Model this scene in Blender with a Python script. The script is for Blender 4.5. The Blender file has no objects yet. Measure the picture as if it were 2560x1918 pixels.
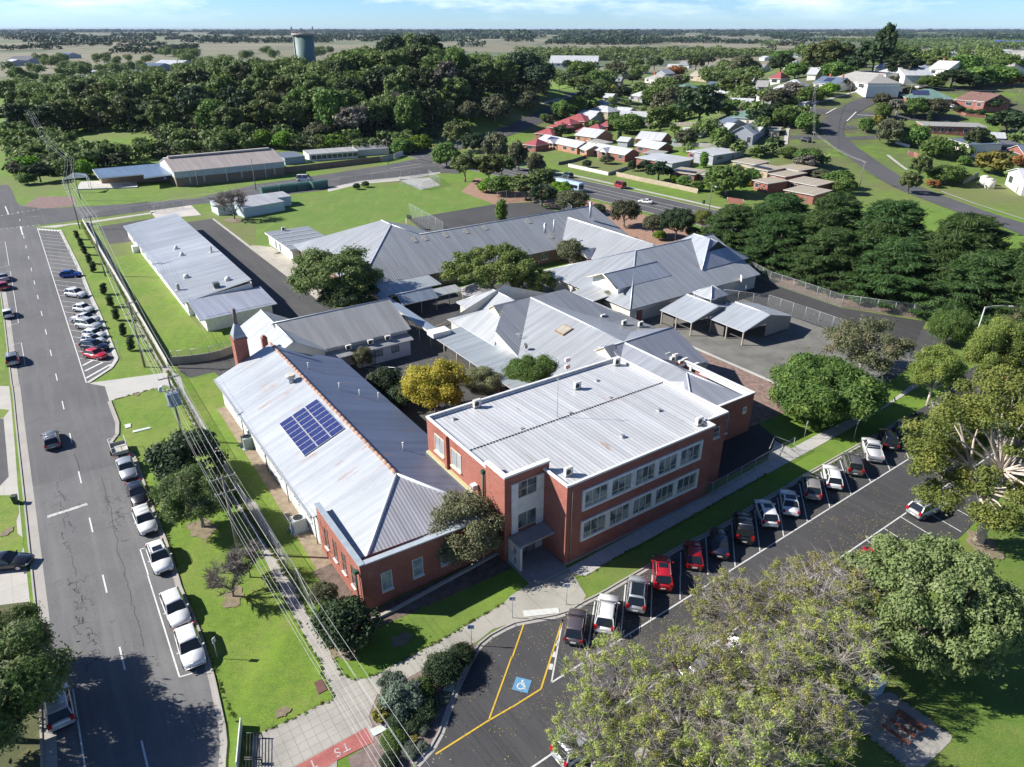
HAZE=0.000022
import bpy, math, random
import numpy as np
from mathutils import Vector, Matrix
random.seed(7)
D=bpy.data; SC=bpy.context.scene; COL=SC.collection
# ---------------------------------------------------------------- camera model (metres, camera 48 m above the street)
F=1775.; PIT=math.radians(26.6); H=48.; cp,sp=math.cos(PIT),math.sin(PIT); S=2209/640.
def uv(t,x,y):
    if t=='D': return x*2560/2212.,y*1918/1657.
    r,c=int(t[0]),int(t[1]); return c*640+x/S,(1438 if r==3 else r*480)+y/S
def sst(x,a,b):
    t=max(0.,min(1.,(x-a)/(b-a))); return t*t*(3-2*t)
A0=math.radians(34.5); ce,se=math.cos(A0),math.sin(A0)
def EN(e,n,z=0.): return Vector((e*ce-n*se, e*se+n*ce, z))
def toen(p): return (p[0]*ce+p[1]*se, -p[0]*se+p[1]*ce)
def tz(x,y):
    if y<150 or y>1300: return 0.
    n=-x*se+y*ce
    a=23*math.exp(-((x+50)/100)**2-((y-445)/90)**2)+9*math.exp(-((x+190)/95)**2-((y-450)/90)**2)
    a*=sst(n,285,350)*(1-sst(x,15,90))
    az=x/y
    h1=24*sst(y,232,420)*sst(az,.14,.42); h2=12*sst(y,300,600)*sst(az,.0,.12)
    b=max(h1,h2)*(1-sst(y,640,1150))
    return a+b
def ray(t,x,y):
    u,v=uv(t,x,y); a=(u-1280)/F; b=(v-959)/F
    return a,cp-b*sp,-sp-b*cp
def P(t,x,y,z=0.):
    a,dy,dz=ray(t,x,y); s=(z-H)/dz
    return Vector((a*s,dy*s,z))
def G(t,x,y,hh=0.):
    "ground point under an image point, hh = height above the ground where the point is seen"
    a,dy,dz=ray(t,x,y); s=60.
    while s<9000:
        if H+dz*s<=tz(a*s,dy*s)+hh: break
        s+=1.5 if s<900 else 15
    lo,hi=s-15,s
    for _ in range(14):
        m=(lo+hi)/2
        if H+dz*m<=tz(a*m,dy*m)+hh: hi=m
        else: lo=m
    return Vector((a*hi,dy*hi,tz(a*hi,dy*hi)))
# ---------------------------------------------------------------- materials
MATS={}
def nmat(name):
    m=D.materials.new(name); m.use_nodes=True; nt=m.node_tree; nt.nodes.clear()
    o=nt.nodes.new('ShaderNodeOutputMaterial'); b=nt.nodes.new('ShaderNodeBsdfPrincipled')
    nt.links.new(b.outputs[0],o.inputs[0]); return m,nt,b,o
def N(nt,typ,**k):
    n=nt.nodes.new('ShaderNode'+typ)
    for a,v in k.items():
        if a.startswith('_'): n.inputs[a[1:].replace('_',' ')].default_value=v
        else: setattr(n,a,v)
    return n
def ramp(nt,fac,stops,interp='LINEAR'):
    r=nt.nodes.new('ShaderNodeValToRGB'); r.color_ramp.interpolation=interp
    els=r.color_ramp.elements
    while len(els)<len(stops): els.new(.5)
    for e,(p,c) in zip(els,stops): e.position=p; e.color=(*c,1) if len(c)==3 else c
    nt.links.new(fac,r.inputs[0]); return r.outputs[0]
def coords(nt,kind='Object'):
    if kind=='World': return nt.nodes.new('ShaderNodeNewGeometry').outputs['Position']
    return nt.nodes.new('ShaderNodeTexCoord').outputs[kind]
def noise(nt,vec,scale,detail=3,rough=.55,sx=(1,1,1),loc=(0,0,0)):
    mp=N(nt,'Mapping'); mp.inputs['Scale'].default_value=sx; mp.inputs['Location'].default_value=loc
    nt.links.new(vec,mp.inputs[0])
    n=N(nt,'TexNoise',_Scale=scale,_Detail=detail,_Roughness=rough); nt.links.new(mp.outputs[0],n.inputs['Vector']); return n.outputs['Fac']
def mix(nt,fac,a,b,mode='MIX'):
    m=N(nt,'MixRGB',blend_type=mode)
    for i,v in ((0,fac),(1,a),(2,b)):
        if hasattr(v,'default_value') or hasattr(v,'is_linked'): nt.links.new(v,m.inputs[i])
        elif isinstance(v,(int,float)): m.inputs[i].default_value=v
        else: m.inputs[i].default_value=(*v,1)
    return m.outputs[0]
def mth(nt,op,a,b=0.):
    m=N(nt,'Math',operation=op)
    for i,v in ((0,a),(1,b)):
        if hasattr(v,'is_linked'): nt.links.new(v,m.inputs[i])
        else: m.inputs[i].default_value=v
    return m.outputs[0]
def rng(nt,f,a,b,c=0.,d=1.):
    m=N(nt,'MapRange'); nt.links.new(f,m.inputs[0])
    for i,v in enumerate((a,b,c,d)): m.inputs[i+1].default_value=v
    return m.outputs[0]
def bump(nt,b,h,strength=.3,dist=.05):
    u=N(nt,'Bump',_Strength=strength,_Distance=dist); nt.links.new(h,u.inputs['Height']); nt.links.new(u.outputs[0],b.inputs['Normal'])
def cach(f):
    def g(*a,**k):
        key=(f.__name__,)+a+tuple(sorted(k.items()))
        if key not in MATS: MATS[key]=f(*a,**k)
        return MATS[key]
    return g
@cach
def plain(c,rough=.6,metal=0.,var=.12,sc=1.5):
    m,nt,b,o=nmat('surface'); f=noise(nt,coords(nt),sc,4)
    k=mix(nt,rng(nt,f,.3,.7),tuple(x*(1-var) for x in c),tuple(min(1,x*(1+var)) for x in c))
    nt.links.new(k,b.inputs['Base Color']); b.inputs['Roughness'].default_value=rough; b.inputs['Metallic'].default_value=metal
    return m
@cach
def roofm(c,period=.25,rust=0.,rough=.42,metal=.25,dark=.72,dirt=.25):
    "ribbed metal sheet: u runs along the eave, v up the slope (metres)"
    m,nt,b,o=nmat('ribbed_roof'); w=coords(nt,'UV')
    sep=N(nt,'SeparateXYZ'); nt.links.new(w,sep.inputs[0])
    x=mth(nt,'MULTIPLY',sep.outputs[0],2*math.pi/period); s=mth(nt,'SINE',x)
    rib=rng(nt,s,.2,.9)
    sh=noise(nt,w,.9,2,.5,(1.3,.06,1)); big=noise(nt,w,.12,3); fine=noise(nt,w,3.,4,.6,(2.2,.35,1))
    base=mix(nt,rng(nt,sh,.35,.65),tuple(v*.84 for v in c),tuple(min(1,v*1.1) for v in c))
    base=mix(nt,mth(nt,'MULTIPLY',rng(nt,big,.42,.75),.5),base,tuple(v*.74 for v in c))
    base=mix(nt,mth(nt,'MULTIPLY',rng(nt,fine,.5,.75),dirt),base,(.24,.22,.19))
    base=mix(nt,mth(nt,'MULTIPLY',mth(nt,'SUBTRACT',1.,rib),1-dark),base,(.05,.055,.065))
    if rust>0:
        r=noise(nt,w,.35,5,.7,(2.5,.5,1),(3,7,0)); rf=mth(nt,'MULTIPLY',rng(nt,r,.62-rust*.1,.72),.8)
        base=mix(nt,rf,base,(.34,.16,.07))
    nt.links.new(base,b.inputs['Base Color']); b.inputs['Metallic'].default_value=metal; b.inputs['Roughness'].default_value=rough
    bump(nt,b,s,.35,.02); return m
@cach
def tilem(c):
    m,nt,b,o=nmat('roof_tiles'); w=coords(nt,'UV')
    br=N(nt,'TexBrick',_Scale=1.,_Mortar_Size=.03); br.inputs['Brick Width'].default_value=.5; br.inputs['Row Height'].default_value=.35
    nt.links.new(w,br.inputs[0]); br.inputs['Color1'].default_value=(*[v*.85 for v in c],1); br.inputs['Color2'].default_value=(*[min(1,v*1.15) for v in c],1); br.inputs['Mortar'].default_value=(*[v*.45 for v in c],1)
    f=noise(nt,w,.5,4); k=mix(nt,mth(nt,'MULTIPLY',rng(nt,f,.4,.7),.35),br.outputs[0],tuple(v*.5 for v in c))
    nt.links.new(k,b.inputs['Base Color']); b.inputs['Roughness'].default_value=.75; return m
@cach
def brickm(c=(.32,.055,.03),c2=(.21,.04,.026),mort=(.36,.26,.21),sx=1.):
    m,nt,b,o=nmat('brickwork'); w=coords(nt,'UV')
    br=N(nt,'TexBrick',_Scale=sx,_Mortar_Size=.012); br.inputs['Brick Width'].default_value=.25; br.inputs['Row Height'].default_value=.09; br.offset=.5
    nt.links.new(w,br.inputs[0]); br.inputs['Color1'].default_value=(*c,1); br.inputs['Color2'].default_value=(*c2,1); br.inputs['Mortar'].default_value=(*mort,1)
    f=noise(nt,w,.5,4,.6); g=noise(nt,w,5,3)
    k=mix(nt,mth(nt,'MULTIPLY',rng(nt,f,.45,.75),.45),br.outputs[0],tuple(v*.5 for v in c)); f3=noise(nt,w,1.6,4,.7,(1,1.6,1),(5,1,0)); k=mix(nt,mth(nt,'MULTIPLY',rng(nt,f3,.45,.7),.4),k,(c[0]*.72,c[1]*1.15,c[2]*1.2))
    k=mix(nt,mth(nt,'MULTIPLY',rng(nt,g,.5,.7),.35),k,tuple(min(1,v*1.5) for v in c))
    ef=noise(nt,w,.8,4,.7,(1.6,.5,1),(9,2,0)); k=mix(nt,mth(nt,'MULTIPLY',rng(nt,ef,.6,.8),.3),k,(.5,.4,.36))
    nt.links.new(k,b.inputs['Base Color']); b.inputs['Roughness'].default_value=.85; return m
@cach
def boardm(c=(.68,.67,.63),period=.18,depth=.35):
    m,nt,b,o=nmat('weatherboard'); w=coords(nt,'UV'); sep=N(nt,'SeparateXYZ'); nt.links.new(w,sep.inputs[0])
    fr=mth(nt,'FRACT',mth(nt,'DIVIDE',sep.outputs[1],period)); ln=rng(nt,fr,.0,.14)
    k=mix(nt,mth(nt,'MULTIPLY',mth(nt,'SUBTRACT',1.,ln),depth),c,tuple(v*.35 for v in c))
    f=noise(nt,w,.8,4,.6,(1,.4,1)); k=mix(nt,mth(nt,'MULTIPLY',rng(nt,f,.45,.75),.3),k,tuple(v*.66 for v in c))
    nt.links.new(k,b.inputs['Base Color']); b.inputs['Roughness'].default_value=.6; return m
@cach
def glassm(c=(.05,.07,.085),blind=.35):
    m,nt,b,o=nmat('window_glass'); w=coords(nt,'UV'); sep=N(nt,'SeparateXYZ'); nt.links.new(w,sep.inputs[0])
    fr=mth(nt,'FRACT',mth(nt,'DIVIDE',sep.outputs[1],.14)); f=noise(nt,w,.7,1)
    k=mix(nt,mth(nt,'MULTIPLY',rng(nt,f,.45,.55),blind),c,(.42,.45,.44)); k=mix(nt,mth(nt,'MULTIPLY',rng(nt,fr,.3,.5,1,0),.35),k,c)
    nt.links.new(k,b.inputs['Base Color']); b.inputs['Roughness'].default_value=.08; b.inputs['Specular IOR Level'].default_value=.6; return m
@cach
def paintm(c,metal=.0,coat=1.,rough=.35):
    m,nt,b,o=nmat('car_paint'); f=noise(nt,coords(nt),2.5,3); 
    nt.links.new(mix(nt,rng(nt,f,.3,.7),tuple(v*.93 for v in c),tuple(min(1,v*1.05) for v in c)),b.inputs['Base Color'])
    b.inputs['Metallic'].default_value=metal; b.inputs['Roughness'].default_value=rough; b.inputs['Coat Weight'].default_value=coat; b.inputs['Coat Roughness'].default_value=.04; return m
@cach
def leafm(c1,c2,c3,tr=.3,rough=.65,vr=.25):
    m,nt,b,o=nmat('foliage'); nt.nodes.remove(b); c1,c2,c3=[tuple(v*1.45 for v in c) for c in (c1,c2,c3)]
    g=N(nt,'NewGeometry'); oi=N(nt,'ObjectInfo'); f=noise(nt,coords(nt),.45,3,.6)
    k=mix(nt,g.outputs['Random Per Island'],c1,c2); k=mix(nt,mth(nt,'MULTIPLY',rng(nt,f,.5,.68),.85),k,c3)
    hs=N(nt,'HueSaturation'); nt.links.new(k,hs.inputs['Color'])
    nt.links.new(rng(nt,oi.outputs['Random'],0,1,.485,.515),hs.inputs['Hue']); nt.links.new(rng(nt,oi.outputs['Random'],0,1,1-vr,1+vr),hs.inputs['Value'])
    d=N(nt,'BsdfPrincipled'); d.inputs['Roughness'].default_value=rough; d.inputs['Specular IOR Level'].default_value=.35
    t=N(nt,'BsdfTranslucent'); nt.links.new(hs.outputs[0],d.inputs['Base Color']); nt.links.new(hs.outputs[0],t.inputs[0])
    ms=N(nt,'MixShader'); ms.inputs[0].default_value=tr; nt.links.new(d.outputs[0],ms.inputs[1]); nt.links.new(t.outputs[0],ms.inputs[2]); nt.links.new(ms.outputs[0],o.inputs[0]); return m
@cach
def barkm(c=(.16,.13,.1),c2=(.3,.26,.22)):
    m,nt,b,o=nmat('bark'); f=noise(nt,coords(nt),2.2,5,.6,(1,1,.4))
    nt.links.new(mix(nt,rng(nt,f,.35,.65),c,c2),b.inputs['Base Color']); b.inputs['Roughness'].default_value=.9; return m
@cach
def asphaltm(c=.052,cr=.35,blue=1.1,patch=.35,litter=0.):
    m,nt,b,o=nmat('asphalt'); w=coords(nt,'World')
    big=noise(nt,w,.06,4,.6); mid=noise(nt,w,.5,5,.65); fi=noise(nt,w,9.,3,.7); rm=N(nt,'Mapping'); rm.inputs['Rotation'].default_value=(0,0,math.radians(55.6)); nt.links.new(w,rm.inputs[0]); tr=noise(nt,rm.outputs[0],.9,3,.6,(.05,1.,1)); oil=noise(nt,w,.8,3,.6,(1,1,1),(17,3,0))
    a=(c*.8,c*.8,c*.82*blue); d=(c*1.32,c*1.3,c*1.3*blue)
    k=mix(nt,rng(nt,big,.3,.7),a,d); k=mix(nt,mth(nt,'MULTIPLY',rng(nt,mid,.4,.7),patch),k,(c*.62,c*.62,c*.66)); k=mix(nt,mth(nt,'MULTIPLY',rng(nt,fi,.5,.75),.5),k,(c*2,c*2,c*2))
    k=mix(nt,mth(nt,'MULTIPLY',rng(nt,tr,.48,.66),.5),k,(c*1.45,c*1.43,c*1.42)); k=mix(nt,mth(nt,'MULTIPLY',rng(nt,oil,.64,.74),.6),k,(c*.45,c*.45,c*.46))
    vo=N(nt,'TexVoronoi',feature='DISTANCE_TO_EDGE',_Scale=.22); wn=N(nt,'MixRGB'); 
    n2=N(nt,'TexNoise',_Scale=.5,_Detail=4); nt.links.new(w,n2.inputs[0]); va=N(nt,'VectorMath',operation='MULTIPLY_ADD'); nt.links.new(n2.outputs['Color'],va.inputs[0]); va.inputs[1].default_value=(4,4,4); nt.links.new(w,va.inputs[2]); nt.links.new(va.outputs[0],vo.inputs[0])
    ck=mth(nt,'MULTIPLY',rng(nt,vo.outputs[0],.0,.012,1,0),mth(nt,'MULTIPLY',rng(nt,big,.5,.6),cr)); k=mix(nt,ck,k,(c*.35,c*.35,c*.36))
    if litter>0:
        v2=N(nt,'TexVoronoi',_Scale=1.9); nt.links.new(w,v2.inputs[0]); ln=noise(nt,w,.15,2)
        k=mix(nt,mth(nt,'MULTIPLY',rng(nt,v2.outputs['Distance'],.06,.13,1,0),mth(nt,'MULTIPLY',rng(nt,ln,.4,.6),litter)),k,(.42,.38,.2))
    nt.links.new(k,b.inputs['Base Color']); b.inputs['Roughness'].default_value=.85; bump(nt,b,fi,.15,.01); return m
@cach
def concm(c=(.40,.385,.35),joint=1.5,ang=34.5,stain=.4,jd=.55,jw=.03,ju=1):
    m,nt,b,o=nmat('concrete'); w=coords(nt,'World'); mp=N(nt,'Mapping'); mp.inputs['Rotation'].default_value=(0,0,-math.radians(ang)); nt.links.new(w,mp.inputs[0])
    big=noise(nt,w,.3,5,.65); fi=noise(nt,w,4,4,.7)
    k=mix(nt,mth(nt,'MULTIPLY',rng(nt,big,.4,.7),stain),c,tuple(v*.55 for v in c)); k=mix(nt,mth(nt,'MULTIPLY',rng(nt,fi,.5,.75),.35),k,tuple(v*.7 for v in c))
    if joint>0:
        sep=N(nt,'SeparateXYZ'); nt.links.new(mp.outputs[0],sep.inputs[0])
        for i in ((0,) if ju==1 else (1,) if ju==2 else (0,1)):
            fr=mth(nt,'FRACT',mth(nt,'DIVIDE',sep.outputs[i],joint)); k=mix(nt,mth(nt,'MULTIPLY',rng(nt,fr,.0,jw/joint*1.6,1,0),jd),k,tuple(v*.3 for v in c))
    nt.links.new(k,b.inputs['Base Color']); b.inputs['Roughness'].default_value=.9; return m
@cach
def dirtm(c1=(.2,.15,.12),c2=(.34,.25,.2),sc=1.2):
    m,nt,b,o=nmat('mulch'); w=coords(nt,'World'); f=noise(nt,w,sc,4,.6); g=noise(nt,w,14,4,.8)
    k=mix(nt,rng(nt,f,.35,.65),c1,c2); k=mix(nt,mth(nt,'MULTIPLY',rng(nt,g,.45,.7),.6),k,tuple(v*.4 for v in c1)); 
    nt.links.new(k,b.inputs['Base Color']); b.inputs['Roughness'].default_value=.95; bump(nt,b,g,.4,.03); return m
@cach
def markm(c=(.62,.62,.6),wear=.35):
    m,nt,b,o=nmat('road_paint'); w=coords(nt,'World'); f=noise(nt,w,5,5,.8)
    nt.links.new(mix(nt,mth(nt,'MULTIPLY',rng(nt,f,.5,.62),wear),c,(.09,.09,.09)),b.inputs['Base Color']); b.inputs['Roughness'].default_value=.8; return m
@cach
def meshm(c=(.25,.27,.27),a=.14):
    "wire netting far finer than a pixel: a partly open sheet"
    m,nt,b,o=nmat('wire_mesh'); nt.nodes.remove(b); d=N(nt,'BsdfDiffuse',_Color=(*c,1)); t=N(nt,'BsdfTransparent'); w=coords(nt,'UV')
    sep=N(nt,'SeparateXYZ'); nt.links.new(w,sep.inputs[0]); s=mth(nt,'ADD',sep.outputs[0],sep.outputs[1]); q=mth(nt,'SUBTRACT',sep.outputs[0],sep.outputs[1])
    f=[rng(nt,mth(nt,'PINGPONG',v,.05),.0,.05*a*.8,1,0) for v in (s,q)]
    ms=N(nt,'MixShader'); nt.links.new(mth(nt,'MINIMUM',mth(nt,'MAXIMUM',mth(nt,'CEIL',f[0]),mth(nt,'CEIL',f[1])),1.),ms.inputs[0]); nt.links.new(t.outputs[0],ms.inputs[1]); nt.links.new(d.outputs[0],ms.inputs[2]); nt.links.new(ms.outputs[0],o.inputs[0]); return m
@cach
def grassm(c1=(.165,.265,.02),c2=(.105,.19,.014),c3=(.27,.28,.07)):
    m,nt,b,o=nmat('lawn'); w=coords(nt,'World'); f=noise(nt,w,.12,4,.6); g=noise(nt,w,1.1,5,.7); h=noise(nt,w,7,4,.8); st=noise(nt,w,.4,3,.6,(1,.25,1))
    k=mix(nt,rng(nt,g,.35,.65),c1,c2); k=mix(nt,mth(nt,'MULTIPLY',rng(nt,f,.45,.7),.6),k,c3); dr=noise(nt,w,.33,6,.75,(1,1,1),(31,5,0)); k=mix(nt,mth(nt,'MULTIPLY',rng(nt,h,.42,.68),.7),k,tuple(v*.4 for v in c2)); k=mix(nt,mth(nt,'MULTIPLY',rng(nt,st,.5,.7),.3),k,tuple(v*1.3 for v in c1)); k=mix(nt,mth(nt,'MULTIPLY',rng(nt,dr,.56,.72),.75),k,(.2,.17,.075)); tf=noise(nt,w,2.6,5,.8); k=mix(nt,mth(nt,'MULTIPLY',rng(nt,tf,.5,.66),.35),k,tuple(v*.6 for v in c2))
    nt.links.new(k,b.inputs['Base Color']); b.inputs['Roughness'].default_value=.9; bump(nt,b,h,.5,.06); return m
def groundm():
    m,nt,b,o=nmat('terrain'); w=coords(nt,'World')
    f=noise(nt,w,.02,4,.6); g=noise(nt,w,.35,5,.7); h=noise(nt,w,5,4,.8)
    near=mix(nt,rng(nt,g,.35,.65),(.145,.24,.02),(.09,.17,.015)); near=mix(nt,mth(nt,'MULTIPLY',rng(nt,f,.45,.62),.75),near,(.15,.145,.06)); near=mix(nt,mth(nt,'MULTIPLY',rng(nt,h,.45,.7),.4),near,(.03,.045,.012))
    # paddocks of the plain
    wr=N(nt,'Mapping'); wr.inputs['Rotation'].default_value=(0,0,.35); wr.inputs['Scale'].default_value=(1,.62,1); nt.links.new(w,wr.inputs[0])
    vo=N(nt,'TexVoronoi',distance='CHEBYCHEV',_Scale=.0026); nt.links.new(wr.outputs[0],vo.inputs[0])
    sepc=N(nt,'SeparateColor'); nt.links.new(vo.outputs['Color'],sepc.inputs[0])
    far=ramp(nt,sepc.outputs[0],[(0,(0.177, 0.16, 0.102)),(.3,(0.224, 0.197, 0.136)),(.5,(0.116, 0.143, 0.061)),(.7,(0.204, 0.184, 0.122)),(.85,(0.082, 0.116, 0.048)),(1,(0.163, 0.163, 0.102))],'CONSTANT')
    n3=noise(nt,w,.004,5,.6,(1,.3,1)); far=mix(nt,mth(nt,'MULTIPLY',rng(nt,n3,.42,.62),.6),far,(0.136, 0.15, 0.082)); n4=noise(nt,w,.02,5,.7); far=mix(nt,mth(nt,'MULTIPLY',rng(nt,n4,.5,.7),.35),far,(0.095, 0.102, 0.054))
    ve=N(nt,'TexVoronoi',distance='CHEBYCHEV',feature='F2',_Scale=.0026); nt.links.new(wr.outputs[0],ve.inputs[0])
    df=mth(nt,'SUBTRACT',ve.outputs['Distance'],vo.outputs['Distance']); far=mix(nt,rng(nt,df,.02,.045,.8,0),far,(.06,.08,.045))
    sep=N(nt,'SeparateXYZ'); nt.links.new(w,sep.inputs[0]); dist=mth(nt,'ADD',sep.outputs[1],mth(nt,'MULTIPLY',noise(nt,w,.01,3),160))
    dul=mth(nt,'MULTIPLY',rng(nt,sep.outputs[0],40,110),rng(nt,sep.outputs[1],240,300)); f2=noise(nt,w,.05,5,.7); near=mix(nt,mth(nt,'MULTIPLY',dul,rng(nt,f2,.4,.55,0,.85)),near,(.085,.085,.05))
    k=mix(nt,rng(nt,dist,760,860),near,far); nt.links.new(k,b.inputs['Base Color']); b.inputs['Roughness'].default_value=.95; bump(nt,b,h,.4,.05); return m
# ---------------------------------------------------------------- mesh builder and object helpers
def tag(o,label=None,cat=None,group=None,kind=None):
    if label: o['label']=label
    if cat: o['category']=cat
    if group: o['group']=group
    if kind: o['kind']=kind
    return o
def empty(name,loc,rz=0.,label=None,cat=None,group=None):
    o=D.objects.new(name,None); COL.objects.link(o); o.location=loc; o.rotation_euler=(0,0,rz); o.empty_display_size=.5
    return tag(o,label,cat,group)
class MB:
    def __init__(s,org=(0,0,0)): s.v=[];s.f=[];s.m=[];s.uv=[];s.o=Vector(org);s.sm=[]
    def poly(s,pts,mi=0,uvs=None,sm=False,tdir=None):
        pts=[Vector(p)-s.o for p in pts]; i=len(s.v); s.v+=[tuple(p) for p in pts]; s.f.append(list(range(i,i+len(pts)))); s.m.append(mi); s.sm.append(sm)
        if uvs is None:
            n=Vector((0,0,0))
            for k in range(len(pts)):
                a,b=pts[k],pts[(k+1)%len(pts)]; n+=Vector(((a.y-b.y)*(a.z+b.z),(a.z-b.z)*(a.x+b.x),(a.x-b.x)*(a.y+b.y)))
            if n.length>1e-9: n.normalize()
            t=Vector((0,0,1)).cross(n)
            if tdir is not None: t=Vector(tdir)
            elif t.length<.02: t=Vector((1,0,0))
            t.normalize(); w=n.cross(t)
            if abs(n.z)<.5: w=Vector((0,0,1))
            uvs=[((p+s.o).dot(t),(p+s.o).dot(w)) for p in pts]
        s.uv+=uvs; return s
    def box(s,x0,x1,y0,y1,z0,z1,mi=0,top=None,no=''):
        t=mi if top is None else top
        a,b,c,d=(x0,y0),(x1,y0),(x1,y1),(x0,y1)
        for k,(p,q) in zip('fblr',((a,b),(c,d),(d,a),(b,c))):
            s.poly([(*p,z0),(*q,z0),(*q,z1),(*p,z1)],mi)
        s.poly([(*a,z1),(*b,z1),(*c,z1),(*d,z1)],t); s.poly([(*d,z0),(*c,z0),(*b,z0),(*a,z0)],mi); return s
    def obox(s,c,dx,dy,dz,rz=0.,mi=0):
        "box centred at c, base at c.z, turned by rz"
        cx,cy,cz=c; co,si=math.cos(rz),math.sin(rz)
        q=[(cx+a*dx/2*co-b*dy/2*si,cy+a*dx/2*si+b*dy/2*co) for a,b in ((-1,-1),(1,-1),(1,1),(-1,1))]
        return s.prism(q,cz,cz+dz,mi)
    def prism(s,q,z0,z1,mi=0,top=None):
        n=len(q); zz=(lambda z,k: z[k] if isinstance(z,(list,tuple)) else z)
        for k in range(n):
            a,b=k,(k+1)%n
            s.poly([(q[a][0],q[a][1],zz(z0,a)),(q[b][0],q[b][1],zz(z0,b)),(q[b][0],q[b][1],zz(z1,b)),(q[a][0],q[a][1],zz(z1,a))],mi)
        s.poly([(q[k][0],q[k][1],zz(z1,k)) for k in range(n)],mi if top is None else top); s.poly([(q[k][0],q[k][1],zz(z0,k)) for k in range(n-1,-1,-1)],mi); return s
    def tube(s,pts,r,n=6,mi=0,r2=None,caps=True,sm=True):
        pts=[Vector(p) for p in pts]; rings=[]; L=len(pts)
        for i,p in enumerate(pts):
            d=(pts[min(i+1,L-1)]-pts[max(i-1,0)]); d=d.normalized() if d.length>1e-9 else Vector((0,0,1))
            a=d.cross(Vector((0,0,1)) if abs(d.z)<.9 else Vector((1,0,0))).normalized(); b=d.cross(a)
            rr=r if r2 is None else r+(r2-r)*i/(L-1)
            rings.append([p+(a*math.cos(2*math.pi*k/n)+b*math.sin(2*math.pi*k/n))*rr for k in range(n)])
        i0=len(s.v)
        for R in rings: s.v+=[tuple(q-s.o) for q in R]
        for i in range(L-1):
            for k in range(n):
                k2=(k+1)%n; s.f.append([i0+i*n+k,i0+i*n+k2,i0+(i+1)*n+k2,i0+(i+1)*n+k]); s.m.append(mi); s.sm.append(sm); s.uv+=[(k,i),(k+1,i),(k+1,i+1),(k,i+1)]
        if caps:
            s.f.append([i0+k for k in range(n)][::-1]); s.m.append(mi); s.sm.append(False); s.uv+=[(0,0)]*n
            s.f.append([i0+(L-1)*n+k for k in range(n)]); s.m.append(mi); s.sm.append(False); s.uv+=[(0,0)]*n
        return s
    def loft(s,rings,mi=0,closed=True,caps=True,sm=True):
        n=len(rings[0]); i0=len(s.v)
        for R in rings: s.v+=[tuple(Vector(q)-s.o) for q in R]
        for i in range(len(rings)-1):
            for k in range(n if closed else n-1):
                k2=(k+1)%n; s.f.append([i0+i*n+k,i0+i*n+k2,i0+(i+1)*n+k2,i0+(i+1)*n+k]); s.m.append(mi); s.sm.append(sm); s.uv+=[(0,0),(1,0),(1,1),(0,1)]
        if caps:
            for j,rev in ((0,True),(len(rings)-1,False)):
                q=[i0+j*n+k for k in range(n)]; s.f.append(q[::-1] if rev else q); s.m.append(mi); s.sm.append(False); s.uv+=[(0,0)]*n
        return s
    def build(s,name,mats,parent=None,loc=None):
        me=D.meshes.new(name); me.from_pydata(s.v,[],s.f)
        mats=mats if isinstance(mats,(list,tuple)) else [mats]
        for m in mats: me.materials.append(m)
        me.polygons.foreach_set('material_index',s.m); me.polygons.foreach_set('use_smooth',s.sm)
        ul=me.uv_layers.new(name='UVMap'); ul.data.foreach_set('uv',[c for q in s.uv for c in q]); me.update()
        o=D.objects.new(name,me); COL.objects.link(o)
        if parent is not None: o.parent=parent
        if loc is not None: o.location=loc
        elif parent is None and s.o.length>0: o.location=s.o
        return o
def sheet(name,pts,lvl,m,z=0.):
    "flat ground sheet given by world points"
    b=MB(); b.poly([(p[0],p[1],z+lvl*.006) for p in pts],0)
    if Vector(pts[0]).length and sum((pts[i][0]-pts[i-1][0])*(pts[i][1]+pts[i-1][1]) for i in range(len(pts)))>0: b.f[0]=b.f[0][::-1]
    return tag(b.build(name,m),kind='structure')
def PX(t,*xy): return [P(t,xy[i],xy[i+1]) for i in range(0,len(xy),2)]
def strip(b,pts,w,off=.1,mi=0,side=0.,terr=True,seg=6.):
    "ribbon of width w following the terrain along a centre line"
    pts=[Vector((p[0],p[1])) for p in pts]; q=[]
    for i in range(len(pts)-1):
        n=max(1,int((pts[i+1]-pts[i]).length/seg))
        for k in range(n): q.append(pts[i].lerp(pts[i+1],k/n))
    q.append(pts[-1]); K=3 if w<3 else 7; rows=[]
    for i,p in enumerate(q):
        d=(q[min(i+1,len(q)-1)]-q[max(i-1,0)]).normalized(); nn=Vector((-d.y,d.x)); ww=w[i] if isinstance(w,list) else w
        rows.append([p+nn*(side+ww*(k/(K-1)-.5)) for k in range(K)])
    for i in range(len(rows)-1):
        for k in range(K-1):
            a,c,d2,e=rows[i][k+1],rows[i][k],rows[i+1][k],rows[i+1][k+1]
            b.poly([(p.x,p.y,(tz(p.x,p.y) if terr else 0)+off) for p in (a,c,d2,e)],mi)
    return b
def smooth_pts(p,it=2):
    p=[Vector((a[0],a[1])) for a in p]
    for _ in range(it):
        q=[p[0]]
        for i in range(len(p)-1): q+=[p[i].lerp(p[i+1],.25),p[i].lerp(p[i+1],.75)]
        q.append(p[-1]); p=q
    return p
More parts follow.
